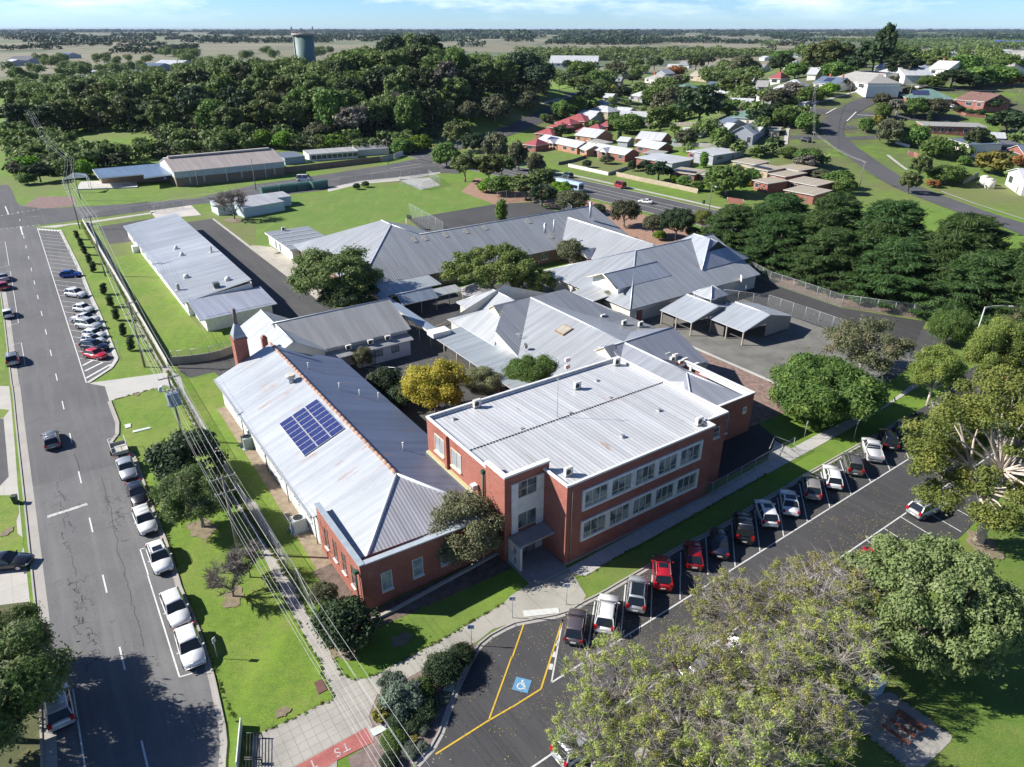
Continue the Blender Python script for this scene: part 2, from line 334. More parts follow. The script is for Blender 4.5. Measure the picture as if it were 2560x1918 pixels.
def kerb(name,pts,h=.13,w=.16,gut=.35,side=1,m=None):
    "raised kerb with a gutter strip on its road side"
    pts=smooth_pts(pts,1); b=MB()
    for i in range(len(pts)-1):
        a,c=pts[i],pts[i+1]; d=(c-a).normalized(); n=Vector((-d.y,d.x))*side
        def q(o0,o1,z0,z1):
            A,B,C2,D2=a+n*o0,c+n*o0,c+n*o1,a+n*o1
            b.poly([(A.x,A.y,z1),(B.x,B.y,z1),(C2.x,C2.y,z1),(D2.x,D2.y,z1)]); 
            for u,v in ((A,B),(D2,C2)): b.poly([(u.x,u.y,z0),(v.x,v.y,z0),(v.x,v.y,z1),(u.x,u.y,z1)])
        q(0,w,0.,h); q(-gut,0,0,.035)
    return tag(b.build(name,m or concm((.36,.34,.31),0)),kind='structure')
def copy_tree(o,parent=None):
    c=o.copy(); COL.objects.link(c); c.parent=parent
    for ch in o.children: copy_tree(ch,c)
    return c
# ---------------------------------------------------------------- camera, sky, sun, air
cd=D.cameras.new('camera'); cam=D.objects.new('camera',cd); COL.objects.link(cam); cam.location=(0,0,H); cam.rotation_euler=(math.pi/2-PIT,0,0)
cd.sensor_fit='HORIZONTAL'; cd.sensor_width=36; cd.lens=36*F/2560; cd.clip_end=90000; cd.clip_start=.5; SC.camera=cam
SUN_EL=math.radians(34.5); SUN_DIR=Vector((-1,.065,0)).normalized()   # towards the sun
w=D.worlds.new('World'); SC.world=w; w.use_nodes=True; nt=w.node_tree; nt.nodes.clear()
sky=nt.nodes.new('ShaderNodeTexSky'); sky.sky_type='NISHITA'; sky.sun_disc=False; sky.sun_elevation=SUN_EL; sky.sun_rotation=math.atan2(SUN_DIR.x,SUN_DIR.y); sky.altitude=50; sky.air_density=1.; sky.dust_density=.15; sky.ozone_density=3.5
gc=nt.nodes.new('ShaderNodeTexCoord'); mp=nt.nodes.new('ShaderNodeMapping'); mp.inputs['Scale'].default_value=(1,1,5.); nt.links.new(gc.outputs['Generated'],mp.inputs[0])
cn=N(nt,'TexNoise',_Scale=4.5,_Detail=7,_Roughness=.62); nt.links.new(mp.outputs[0],cn.inputs['Vector'])
sepz=N(nt,'SeparateXYZ'); nt.links.new(gc.outputs['Generated'],sepz.inputs[0])
cf=mth(nt,'MULTIPLY',rng(nt,cn.outputs['Fac'],.47,.66),mth(nt,'MULTIPLY',mth(nt,'MULTIPLY',rng(nt,sepz.outputs[2],.006,.026),rng(nt,sepz.outputs[2],.1,.2,1,0)),.7))
tint=ramp(nt,sepz.outputs[2],[(0,(.95,1.4,2.2)),(.06,(.8,1.25,2.1)),(.2,(.75,.92,1.25)),(.6,(.7,.85,1.1))])
skc=mix(nt,1.,sky.outputs[0],tint,'MULTIPLY'); ck=mix(nt,cf,skc,(15,16,17))
bg=nt.nodes.new('ShaderNodeBackground'); bg.inputs[1].default_value=.05; nt.links.new(ck,bg.inputs[0])
wo=nt.nodes.new('ShaderNodeOutputWorld'); nt.links.new(bg.outputs[0],wo.inputs[0])
sl=D.lights.new('sun','SUN'); sl.energy=5.; sl.angle=math.radians(.5); sl.color=(1,.955,.88); so=D.objects.new('sun',sl); COL.objects.link(so)
so.rotation_euler=(-Vector((SUN_DIR.x*math.cos(SUN_EL),SUN_DIR.y*math.cos(SUN_EL),math.sin(SUN_EL)))).to_track_quat('-Z','Y').to_euler(); so.location=(-60,20,80)
SC.view_settings.view_transform='Standard'; SC.view_settings.look='None'; SC.view_settings.gamma=1; SC.view_settings.exposure=.9
SC.cycles.max_bounces=6; SC.cycles.transparent_max_bounces=24; SC.cycles.volume_bounces=0; SC.cycles.volume_step_rate=1
SC.render.film_transparent=False
if HAZE:
    hb=MB(); hb.box(-42000,42000,-400,42000,-3,64); ho=hb.build('haze',[]); tag(ho,'thin pale blue air fading the far plain','haze',kind='stuff')
    hm=D.materials.new('air'); hm.use_nodes=True; hm.node_tree.nodes.clear(); pv=hm.node_tree.nodes.new('ShaderNodeVolumePrincipled'); oo=hm.node_tree.nodes.new('ShaderNodeOutputMaterial')
    pv.inputs['Color'].default_value=(.62,.78,1,1); pv.inputs['Density'].default_value=HAZE; pv.inputs['Anisotropy'].default_value=.0
    hm.node_tree.links.new(pv.outputs[0],oo.inputs['Volume']); ho.data.materials.append(hm)
# ---------------------------------------------------------------- terrain: one sheet to the horizon
def lin(a,b,st): return list(np.arange(a,b+.1,st))
xs=[-60000,-20000,-8000,-4000,-2000,-1000,-700]+lin(-520,760,8)+[1000,1500,3000,7000,20000,60000]
ys=[-300,-50,60]+lin(140,700,8)+lin(720,1300,20)+[1600,2200,3500,6000,12000,30000,60000]
gb=MB()
me=D.meshes.new('ground'); V=[(x,y,tz(x,y)) for y in ys for x in xs]; W_=len(xs)
me.from_pydata(V,[],[[j*W_+i,j*W_+i+1,(j+1)*W_+i+1,(j+1)*W_+i] for j in range(len(ys)-1) for i in range(W_-1)])
me.polygons.foreach_set('use_smooth',[True]*len(me.polygons)); me.materials.append(groundm()); go=D.objects.new('ground',me); COL.objects.link(go); tag(go,kind='structure')
# ---------------------------------------------------------------- roads
AS=asphaltm(.098,.75,1.03,.25,0); ASN=asphaltm(.072,.3,1.05,.35,.0); ASL=asphaltm(.047,.25,1.05,.35,.8); ASD=asphaltm(.06,.5,1.,.5,0)
sheet('street',PX('10',0,180,300,300,325,312,512,330,700,710,765,880,845,1050,960,1345,1012,1480)+PX('10',750,1652)+PX('20',905,22,950,150,1045,400,935,545,1140,590,1185,690,1300,1040,1400,1270,1525,1650)+PX('30',1560,130,1700,430,1830,850,1875,1050,1950,1400,1925,1657,1925,2300,380,2300,375,1650,345,560,285,0)+PX('20',205,890,150,400,115,30)+PX('10',103,1657,45,1130,8,870)+PX('10',-300,700,-300,250),2,AS)
sheet('cross_street',PX('10',-700,290,0,318,350,287,800,225,1300,162,1650,113)+PX('01',0,1710,620,1640,1240,1545,1590,1492)+PX('01',1760,1500,1650,1330,1500,1345,1100,1430,700,1490,330,1545,0,1590)+PX('10',1700,55,1000,110,390,145,160,120,100,0)+PX('00',0,1430,-400,1430,-700,1600),3,ASN)
sheet('side_street',PX('00',-60,1000,20,1300,45,1480,70,1560)+PX('10',150,100,200,122,100,180,-700,260)+PX('00',-700,1000),1,ASN)
kl=PX('31',1925,1000)
sheet('parking_street',PX('31',1380,1640,1560,1440,1660,1150,1740,950,1850,720,1960,560,2209,425)+PX('32',100,405,470,335,600,245,750,175,1005,25)+PX('22',1130,1605,1350,1465,1500,1385,1900,1185,2070,1055)+PX('23',95,930,300,800,480,700,640,610,780,530,940,440,1150,310,1400,165)+PX('13',1700,1560,2209,1250,3000,900,3600,1500)+PX('23',2209,500,2209,760,1650,1330,1250,1530)+PX('32',2209,600,1650,1000,1250,1330,950,1657,500,2100)+PX('31',800,2300,1380,1640)[:1],4,ASL)
hw=PX('12',1640,290,1130,170,840,108,640,48)
hb_=MB(); hwc=[EN(159.5,20),EN(160,113),EN(158.5,150),EN(156.5,200),EN(152,240),EN(148,262),EN(146,300),EN(150,360)]
strip(hb_,smooth_pts(hwc),17.5,.05); tag(hb_.build('highway',ASN),kind='structure')
b=MB(); strip(b,smooth_pts([EN(135,262),EN(146,268),EN(158,285)]+[G('02',20,1110),G('02',180,1040),G('02',330,975)]+[G('02',500,880),G('02',720,770),G('02',860,720)]),9,.12); tag(b.build('hill_road',ASN),kind='structure')
CR=[G('13',2500,440),G('13',2209,320),G('13',1800,190),G('13',1450,60),G('03',1090,1560),G('03',840,1390),G('03',640,1250),G('03',545,1150),G('03',555,1060),G('03',640,990),G('03',790,900),G('03',960,830),G('03',1130,780),G('03',1190,755)]
b=MB(); strip(b,smooth_pts(CR,3),9.,.13); tag(b.build('curved_road',ASN),kind='structure')
b=MB(); strip(b,smooth_pts([G('03',600,985),G('03',440,960),G('03',300,960)]),7,.09); strip(b,smooth_pts([G('03',690,1010),G('03',860,985),G('03',1200,1020),G('03',1550,1030)]),6,.09); strip(b,[G('03',630,1110),G('03',760,1100)],4,.09); strip(b,[G('03',640,1200),G('03',960,1185)],4,.09); strip(b,[G('03',180,1185),G('03',480,1190)],5,.09)
tag(b.build('side_roads',ASN),kind='structure')
b=MB(); strip(b,[G('03',150,1250),G('03',165,1130),G('03',230,1010),G('03',430,890),G('03',700,810),G('03',1000,735),G('03',1160,715)],1.6,.16); strip(b,[G('03',1030,1340),G('03',1200,1470)],1.2,.16); strip(b,[G('13',1500,0),G('13',1800,110),G('13',2209,240)],.5,.16);
strip(b,[EN(172,110),EN(171,150),EN(169,200),EN(165,240)],1.7,.07); strip(b,[G('02',250,900),G('02',450,850),G('02',580,800)],1.6,.1); tag(b.build('pavement_uphill',concm((.42,.4,.37),0)),kind='structure')
b=MB(); strip(b,[G('00',0,1010),G('00',140,985)],3,.05); strip(b,[G('00',190,900),G('00',220,980)],3,.05); tag(b.build('path',concm((.42,.4,.37),0)),kind='structure')
# ---------------------------------------------------------------- paths, yards, beds
CO=concm((.36,.34,.3),1.8,34.5,.45,.6,.04,2); COF=concm((.42,.41,.385),1.9,36,.3,.8,.05,1)
sheet('footpath',PX('10',700,290,900,620,1060,900,1200,1190,1400,1550)+PX('20',1470,0,1590,200,1700,420,1860,720,2000,1000,2209,1320)+PX('31',140,0,230,180,570,790,590,870,740,860,560,520,380,200,300,0)+PX('21',160,1300,0,1020)+PX('20',2110,960,1790,400,1700,240,1560,0)+PX('10',1470,1530,1260,1190,1110,900,960,600,780,280),3,CO)
sheet('driveway',PX('10',750,1652,1400,1565,1480,1550,1560,1600)+PX('20',1600,80,1440,15,1000,130,945,152,905,22),5,concm((.44,.43,.4),3.,34.5,.3,.5,.04,2))
sheet('pavement',PX('31',960,893,1300,720,1700,500,2130,250,2209,170)+PX('32',180,60,130,-60)+PX('22',200,1560,445,1612,560,1560,640,1657)+PX('32',530,0,640,180,600,245,470,335,100,395,0,440)+PX('31',2209,415,2040,470,1930,560,1850,610,1650,670,1450,810,1050,1030),4,concm((.35,.335,.29),2.4,36,.6,.7,.05,1))
sheet('forecourt',PX('31',-30,1390,300,1250,530,1130,680,1065,590,872,740,862,820,900,955,895,1048,1030,972,1220,1003,1290,1015,1440,700,1600,700,2300,-60,2300,-30,1390),5,concm((.37,.35,.31),.75,34.5,.6,.75,.035,3))
sheet('red_paving',PX('31',950,1318,1015,1442,700,1600,560,1700,180,1760,330,1657),6,dirtm((.33,.1,.09),(.42,.15,.13),.8))
sheet('garden_bed',PX('31',1050,1030,1450,810,1650,670,1840,612,1925,590,1850,700,1735,930,1640,1150,1540,1430,1370,1625,1250,1750,820,1657,790,1580,1015,1440,1003,1290,972,1220),3,dirtm((.15,.115,.105),(.27,.2,.18)))
sheet('facade_path',PX('22',445,1612,850,1392,1690,950,2209,655)+PX('23',60,490,200,560,420,440,650,330,960,225,1250,0,1300,20,1000,210,700,390,450,530,200,665,0,775)+PX('22',2209,770,1620,1100,930,1480,640,1657),6,COF)
sheet('entrance_step',[EN(32.5,41.6),EN(35.6,41.6),EN(35.6,46.4),EN(31.2,46.4),EN(31.2,41)],7,concm((.26,.26,.26),0))
sheet('garden_bed',[EN(14.6,56),EN(16.6,56),EN(16.6,47.8),EN(31.1,47.8),EN(31.1,45.2),EN(14.9,45.6)],2,dirtm((.1,.08,.065),(.2,.15,.12)))
sheet('garden_bed',[EN(15.5,96),EN(16.9,96),EN(16.9,56),EN(15.0,56),EN(15.3,70)],2,dirtm((.22,.17,.12),(.33,.26,.18)))
sheet('schoolyard',[EN(34,212),EN(43.3,212),EN(43.5,128),EN(48,118),EN(62,119),EN(128,119),EN(126,88),EN(124.6,70),EN(128,50),EN(100,47),EN(74,51),EN(72,48),EN(60,48),EN(34,60),EN(33,96),EN(20,97),EN(18,110),EN(27,114),EN(34,118)],2,ASD)
sheet('driveway',PX('10',1292,165,1650,115,1735,200,1580,215,1340,225),4,concm((.5,.47,.43),0))
sheet('schoolyard',PX('10',850,300,1300,230,1520,200,1130,430,940,450),2,ASD)
sheet('path',[EN(43.3,178),EN(45,178),EN(48,174),EN(48.5,157),EN(49,140),EN(43.5,128)],4,concm((.42,.39,.33),2.5,34.5,.6,.6,.05,3))
sheet('path',[EN(43.3,212),EN(43.9,212),EN(44,178),EN(43.3,178)],3,concm((.42,.39,.36),0))
sheet('schoolyard',PX('10',1490,1440,1900,1370,2209,1330)+[EN(24,100),EN(24,97)]+PX('10',2130,1480,1640,1605,1560,1560),3,asphaltm(.05,.4,1.,.6,0))
sheet('concrete_yard',[EN(87,108),EN(84,88),EN(86,57),EN(88,50),EN(113,48),EN(113.2,78),EN(113.8,92),EN(108,87),EN(96,86)],4,concm((.17,.165,.15),0,34.5,.9))
sheet('garden_bed',[EN(81,84),EN(86.4,78),EN(86.8,50),EN(73.5,50),EN(73.5,62)],5,dirtm((.16,.11,.09),(.3,.2,.17)))
b=MB(); b.prism([(p.x,p.y) for p in (EN(86.8,78),EN(87.2,78),EN(87.3,46),EN(86.9,46))],0,.16); tag(b.build('kerb',concm((.42,.41,.38),0)),kind='structure')
sheet('tennis_court',[EN(113.5,93),EN(128,94.6),EN(125.4,86.9),EN(124.7,69.9),EN(131,57),EN(112,50)],5,asphaltm(.04,.2,1.,.6,0))
sheet('back_court',[EN(84,158),EN(89,181),EN(119,182.4),EN(131,178),EN(128,160),EN(84,157)],3,asphaltm(.05,.2,1.,.4,0))
sheet('garden_bed',[EN(119,182.5),EN(120,204),EN(137,222),EN(144,200),EN(147,160),EN(147,128),EN(147,98),EN(129,96),EN(118,110),EN(121,140),EN(131,160),EN(131,179)],2,dirtm((.24,.14,.1),(.38,.24,.17)))
sheet('garden_bed',[EN(129,95),EN(147,96),EN(148,60),EN(136,50),EN(132,57),EN(125.5,69.9),EN(126,87)],4,dirtm((.13,.09,.07),(.26,.18,.14)))
sheet('gravel_pad',PX('10',330,40,640,40,660,120,390,145,200,122),4,dirtm((.17,.11,.1),(.26,.18,.16)))
sheet('lawn',PX('11',0,175,0,470,120,480,700,350,900,380,1290,240,2060,105,1900,30)+PX('01',1900,1657,1600,1600,1200,1590,700,1650)+PX('11',100,60),1,grassm((.14,.235,.028),(.1,.19,.02),(.2,.23,.06)))
sheet('footpath',PX('10',315,305,480,310,600,285,780,270,1300,190,1350,170,700,265,450,290),4,concm((.45,.43,.39),0))
sheet('footpath',PX('01',620,1657,900,1590,1240,1560,1590,1497,1590,1484,1240,1530,900,1562,620,1625),4,concm((.45,.43,.39),0))
sheet('cricket_net_pad',PX('01',1230,1550,1420,1640,1590,1600,1490,1530),4,concm((.36,.36,.34),0))
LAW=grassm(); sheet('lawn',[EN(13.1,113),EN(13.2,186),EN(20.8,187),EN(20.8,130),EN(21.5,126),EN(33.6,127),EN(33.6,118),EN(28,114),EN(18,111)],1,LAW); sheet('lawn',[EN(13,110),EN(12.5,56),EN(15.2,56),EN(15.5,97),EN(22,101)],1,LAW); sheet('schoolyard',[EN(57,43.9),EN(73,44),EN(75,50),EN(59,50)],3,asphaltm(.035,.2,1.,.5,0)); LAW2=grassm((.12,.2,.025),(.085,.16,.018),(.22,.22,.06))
sheet('verge',PX('20',1000,132,1440,12,1600,210,1700,420,2000,1000,2209,1320)+PX('31',140,0,230,180,570,790,590,870,680,1065,530,1130,300,1250,-20,1390)+PX('30',2070,1280,1990,1180,1900,950,1740,500,1600,150,1560,0)+PX('20',1530,1600,1430,1260,1330,1040,1210,700,1150,580,960,530,1075,400,1000,150),1,LAW)
sheet('verge',PX('10',512,330,560,290,700,290,900,620,1060,900,1200,1190,1400,1550,1400,1565,770,1652,1012,1480,970,1345,850,1050,705,710),1,LAW)
sheet('park_lawn',PX('32',2209,560)+PX('23',1300,1560,1700,1350,2209,800,4000,600)+PX('33',4000,2400)+PX('32',900,2400,1000,1657,1300,1350),1,LAW2)
# park paths and paved picnic pad
sheet('picnic_pad',PX('33',715,1280,940,1030,1060,1010,1130,1050,1560,1360,1588,1400,1570,1440,1350,1657,1180,1657),4,concm((.34,.32,.29),3,34,.5,.5,.05,3))
b=MB(); strip(b,[P('32',980,1500),P('32',1450,1230),P('32',1650,1120),P('32',1880,1000),P('33',100,520),P('33',400,200)],2.6,.02,terr=False); strip(b,[P('33',130,760),P('33',420,960),P('33',780,1200)],1.9,.024,terr=False); tag(b.build('park_path',concm((.38,.36,.33),2.,0,.5,.5,.05,3)),kind='structure')
# left side of the street
sheet('left_footpath',PX('20',-200,10,80,20,100,200,130,560,150,830,195,1330,235,1657)+PX('30',255,200,290,560,-200,560)+PX('20',-300,1657),1,concm((.44,.42,.38),2,34.5,.4,.5,.04,3))
sheet('left_verge',PX('20',-100,205,80,225,30,290,-100,320),3,LAW); sheet('left_verge',PX('20',-300,965,150,960,165,1110,140,1180,150,1290,200,1330,205,1400,170,1480,-300,1500),3,LAW)
sheet('left_verge',PX('10',-200,880,-5,860,25,1130,-200,1150),3,LAW); sheet('left_verge',PX('10',-100,1255,20,1250,40,1330,50,1540,-100,1570),3,LAW)
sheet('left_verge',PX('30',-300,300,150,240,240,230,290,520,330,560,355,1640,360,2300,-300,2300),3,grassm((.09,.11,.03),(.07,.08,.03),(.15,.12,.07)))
sheet('left_bays',PX('20',-300,290,30,300,75,800,0,880,-300,900),2,ASN)
# kerbs
def wd(t,*xy): return PX(t,*xy)
kerb('kerb',wd('31',1380,1640,1560,1440,1660,1150,1740,950,1850,720,1960,560,2209,425)+wd('32',100,405,470,335,600,245,750,175,1005,25)+wd('22',1130,1605,1350,1465,1500,1385,1900,1185,2070,1055)+wd('23',95,930,300,800,480,700,640,610,780,530,940,440,1150,310),side=1)
kerb('kerb',wd('30',1925,2300,1925,1657,1950,1400,1875,1050,1830,850,1700,430,1560,130)+wd('20',1525,1650,1400,1270,1300,1040,1185,690),side=-1)
kerb('kerb',wd('20',1185,690,1140,590,935,545,1045,400,950,150),side=-1)
kerb('kerb',wd('10',750,1652,1012,1480,960,1345,845,1050,765,880,700,710,512,330),side=-1,w=.45,gut=.2,m=concm((.5,.49,.46),0))
kerb('kerb',wd('30',380,2300,375,1650,345,560,285,0)+wd('20',205,890,150,400,115,30)+wd('10',103,1657,45,1130,8,870),side=1,gut=.9)
b=MB()
for sgn,off in ((1,8.9),(-1,8.9)): strip(b,smooth_pts(hwc),.4,.12,side=sgn*off)
tag(b.build('kerb',concm((.46,.44,.41),0)),kind='structure')
sheet('street',PX('20',207,905,520,830,1012,692,1185,690,1300,1040,1400,1270,1525,1650)+PX('30',1560,130,1700,430,1830,850,1875,1050,1950,1400,1925,1657,1925,2300,380,2300,375,1650,345,560,285,0)+PX('20',245,1300),5,asphaltm(.115,.9,1.,.3,0))
b=MB(); rr=random.Random(4)
def squig(a,c,n,amp,w=.05):
    q=[a.lerp(c,k/n)+Vector((rr.gauss(0,amp),rr.gauss(0,amp),0)) for k in range(n+1)]
    for i in range(n):
        d=(q[i+1]-q[i]).normalized(); nn=Vector((-d.y,d.x,0))*w/2
        b.poly([(*(v.xy),.037) for v in (q[i]-nn,q[i+1]-nn,q[i+1]+nn,q[i]+nn)])
for (t,x0,y0,x1,y1,m_) in (('20',480,860,600,1400,9),('30',650,40,810,760,14),('20',980,1080,1050,1230,5),('20',900,970,1020,1060,3)):
    A_,B_=P(t,x0,y0),P(t,x1,y1)
    for k in range(m_):
        f=k/m_; a=A_.lerp(B_,f)+Vector((rr.gauss(0,.35),rr.gauss(0,.35),0)); squig(a,a+(B_-A_)*(1.3/m_)+Vector((rr.gauss(0,.5),rr.gauss(0,.3),0)),8,.12); squig(a,a+Vector((rr.uniform(-1.1,1.1),rr.uniform(-.9,.9),0)),5,.08)
for (t,x0,y0,x1,y1) in (('20',640,600,690,740),('30',1080,0,1240,620),('20',880,800,1080,1657),('20',620,1480,660,1657),('20',1050,1360,1110,1350)): squig(P(t,x0,y0),P(t,x1,y1),16,.06,.045)
tag(b.build('crack_seal',plain((.035,.035,.04),.7)),kind='structure')
# ---------------------------------------------------------------- painted marks
WM=markm(); YM=markm((.55,.36,.03),.3)
def line(b,a,c,w=.12,z=.045,mi=0):
    a,c=Vector((a[0],a[1])),Vector((c[0],c[1])); d=(c-a).normalized(); n=Vector((-d.y,d.x))*w/2
    b.poly([(*(a-n),z),(*(c-n),z),(*(c+n),z),(*(a+n),z)],mi)
def pl(b,t,*xy,w=.12,z=.045,mi=0):
    q=PX(t,*xy)
    for i in range(len(q)-1): line(b,q[i],q[i+1],w,z,mi)
b=MB()
c0,c1=P('20',545,185),P('30',920,140); cdir=(c1-c0).normalized()
for k in range(-13,10):
    a=c0+cdir*(k*10.95); line(b,a-cdir*1.5,a+cdir*1.5,.14)
q=[P('10',322,312),P('10',745,1645)]; line(b,q[0],q[1],.15)
kb=PX('10',520,335,705,715,770,885,850,1055,965,1350)
def onk(p,d):
    "extend a bay line from the long line to the kerb"
    best=None
    for i in range(len(kb)-1):
        a,c=kb[i],kb[i+1]; m=Matrix(((d.x,-(c-a).x),(d.y,-(c-a).y)))
        try: s=m.inverted()@Vector(((a-p).x,(a-p).y))
        except Exception: continue
        if -.02<=s[1]<=1.02 and s[0]>0: best=s[0] if best is None else min(best,s[0])
    return p+d*((best or 6)-.5)
bd=Vector((math.cos(math.radians(-17.5)),math.sin(math.radians(-17.5)),0)); ql=(q[1]-q[0]).normalized(); ys_=[]
for yy in (362,388,418,447,480,512,545,578,612,650,686,722,762,802,846,893,940,986,1035,1085,1138,1193,1250,1310,1372,1435):
    xx=322+(yy-312)*(423/1333.); p=P('10',xx,yy); line(b,p,onk(p,bd),.1)
for k,(y0,y1) in enumerate(((1452,1480),(1470,1530),(1500,1570),(1545,1630))): pass
for (xa,ya,xb,yb) in ((715,1500,800,1455),(733,1548,895,1468),(742,1610,955,1490)): line(b,P('10',xa,ya),P('10',xb,yb),.42)
line(b,P('10',750,1645),P('10',1000,1490),.12); line(b,P('10',700,1440),P('10',960,1470),.12)
for k in range(7): line(b,P('10',335+26*k,318+2*k),P('10',350+26*k,330+2*k),.5)
pl(b,'10',0,435,45,432,80,637,0,655,w=.1); pl(b,'10',60,688,90,686,160,1133,70,1155,w=.1); pl(b,'10',70,1330,185,1303,218,1495,90,1520,w=.1)
pl(b,'20',1250,1418,1210,1430,1282,1657,w=.12); pl(b,'30',1275,0,1550,882,1700,838,w=.12); pl(b,'30',630,985,735,1657,760,1800,w=.12)
pl(b,'10',175,298,198,375,w=.3); pl(b,'10',45,125,75,197,w=.3); pl(b,'10',230,220,345,209,w=.12)
for k in range(8): line(b,P('10',5+45*k,322-5*k),P('10',28+45*k,319-5*k),.25)
for k in range(8): line(b,P('10',5+45*k,208-8*k),P('10',30+45*k,204-8*k),.25)
pl(b,'10',740,188,2209,-50,w=.13); pl(b,'10',1000,130,1700,60,2209,-20,w=.12); pl(b,'01',0,1640,700,1545,1100,1480,1430,1440,w=.14); pl(b,'01',0,1610,350,1565,w=.13); pl(b,'01',1160,1455,1420,1415,w=.25); 
tag(b.build('road_markings',WM),kind='structure')
b=MB(); line(b,P('32',340,930),P('23',1500,470),.15); l0,l1=P('32',340,930),P('23',1220,645); ld=(l1-l0).normalized()
for (t,xa,ya,xb,yb) in (('32',715,230,640,725),('32',980,85,935,548),('32',1210,0,1198,388),('32',1452,0,1450,215)): line(b,P(t,xa,ya),P(t,xb,yb),.12)
for (t,xa,ya,xb,yb) in (('22',1455,1455,1455,1657),('22',1672,1330,1690,1650),('22',1895,1200,1925,1580),('22',2090,1060,2140,1450),('23',80,980,135,1320),('23',270,860,340,1195),('23',455,760,535,1077),('23',620,660,718,960),('23',800,700,888,850),('23',990,600,1052,745),('23',1120,400,1213,643),('23',1300,420,1370,547)): line(b,P(t,xa,ya),P(t,xb,yb),.12)
line(b,P('32',438,378),P('32',340,930),.13)
for (xa,ya,xb,yb) in ((375,590,398,592),(348,685,375,688),(318,790,352,795)): line(b,P('32',xa,ya),P('32',xb,yb),.62)
f0=P('32',180,1657); f1=P('23',1470,925); line(b,f0+(f0-f1).normalized()*4,f1+(f1-f0).normalized()*30,.15); fd=(f1-f0).normalized(); fn=Vector((math.cos(math.radians(-62)),math.sin(math.radians(-62)),0))
for k in range(-1,17): p=f0+fd*(3+3.4*k); line(b,p,p+fn*5.2,.12)
HM=hwc
tag(b.build('parking_markings',markm((.55,.55,.53),.4)),kind='structure')
b=MB(); pl(b,'31',1550,1548,2000,1262,2209,1140,w=.14); pl(b,'32',0,1143,250,985,440,378,w=.14); pl(b,'31',2010,1250,2209,700,w=.13); pl(b,'32',0,720,102,425,w=.13); tag(b.build('yellow_markings',YM),kind='structure')
b=MB(); 
for off,dsh in ((-3.4,0),(3.4,0),(-6.9,1),(0,0),(6.6,1)):
    if dsh==0: strip(b,smooth_pts(hwc),.16,.075,side=off+.0)
for k in range(0,22):
    a=EN(160-6.6+.0,60+k*9.); 
tag(b.build('highway_markings',WM),kind='structure')
b=MB(); strip(b,[G('03',500,985),G('03',590,935)],.5,.2); strip(b,[G('03',680,1050),G('03',760,970)],.5,.2); strip(b,[G('03',770,995),G('03',920,1003)],.4,.2); tag(b.build('hill_markings',WM),kind='structure')
b=MB(); line(b,P('20',410,1150),P('20',755,1038),.5); tag(b.build('worn_bar_marking',markm((.5,.5,.49),.9)),kind='structure')
# accessible bay symbol: blue square with a white wheelchair figure
bx,by=P('32',85,950),None; ax=(P('32',165,915)-P('32',40,885)).normalized(); ay=Vector((-ax.y,ax.x,0)); c=P('32',85,950)
b=MB(); h=.66
b.poly([c-ax*h-ay*h+Vector((0,0,.045)),c+ax*h-ay*h+Vector((0,0,.045)),c+ax*h+ay*h+Vector((0,0,.045)),c-ax*h+ay*h+Vector((0,0,.045))]); bs=tag(b.build('accessible_bay_symbol',markm((.1,.26,.42),.4)),kind='structure')
b=MB()
def q2(x,y): return c+ax*x*.68+ay*y*.68
def seg2(pts,w=.08,z=.052):
    for i in range(len(pts)-1): line(b,q2(*pts[i]),q2(*pts[i+1]),w,z)
b.poly([q2(-.08+.14*math.cos(k*.785),.62+.12*math.sin(k*.785))+Vector((0,0,.052)) for k in range(8)])
seg2([(-.08,.5),(-.06,.02),(.3,.02),(.48,-.5),(.62,-.45)],.13); seg2([(-.08,.3),(.25,.26)],.1)
seg2([(-.2,.18),(-.4,.05),(-.5,-.2),(-.42,-.48),(-.2,-.64),(.08,-.62),(.28,-.42),(.34,-.22)],.1)
o=b.build('wheelchair_figure',WM); o.parent=bs
# painted letters on the red strip
def text(s,size,m,loc,rot,parent=None,name='lettering',ext=.002,align='CENTER'):
    cu=D.curves.new(name,'FONT'); cu.body=s; cu.size=size; cu.extrude=ext; cu.align_x=align; cu.align_y='CENTER'; cu.materials.append(m)
    o=D.objects.new(name,cu); COL.objects.link(o); o.location=loc; o.rotation_euler=rot; o.parent=parent; return o
rp=[o for o in D.objects if o.name=='red_paving'][0]; ra=math.atan2(*(lambda v:(v.y,v.x))(P('31',1015,1442)-P('31',700,1600)))
for s_,x_,y_ in (('T',775,1485),('S',705,1530),('T',490,1632)):
    p=P('31',x_,y_); text(s_,1.05,markm((.45,.42,.4),.6),(p.x,p.y,.05),(0,0,ra+math.pi),rp,'painted_letter')
# pits and covers
b=MB(); b.prism([(p.x,p.y) for p in PX('31',985,1335,1110,1285,1135,1335,1020,1395)],0,.09); b.prism([(p.x,p.y) for p in PX('31',1650,920,1730,915,1695,1010,1610,1000)],0,.12); b.prism([(p.x,p.y) for p in PX('20',1075,355,1130,345,1130,375,1085,388)],0,.1); b.prism([(p.x,p.y) for p in PX('20',1145,408,1290,375,1310,385,1150,425)],0,.1); tag(b.build('drain_covers',plain((.5,.54,.5),.8)),kind='structure')
b=MB(); b.prism([(p.x,p.y) for p in PX('31',500,930,570,900,615,990,540,1030)],0,.06); tag(b.build('rusty_cover',plain((.13,.06,.05),.8)),kind='structure')
b=MB(); b.prism([(p.x,p.y) for p in PX('32',95,310,400,285,410,330,105,365)],0,.06); tag(b.build('kerb_ramp',concm((.55,.56,.53),.6,36,.2)),kind='structure')
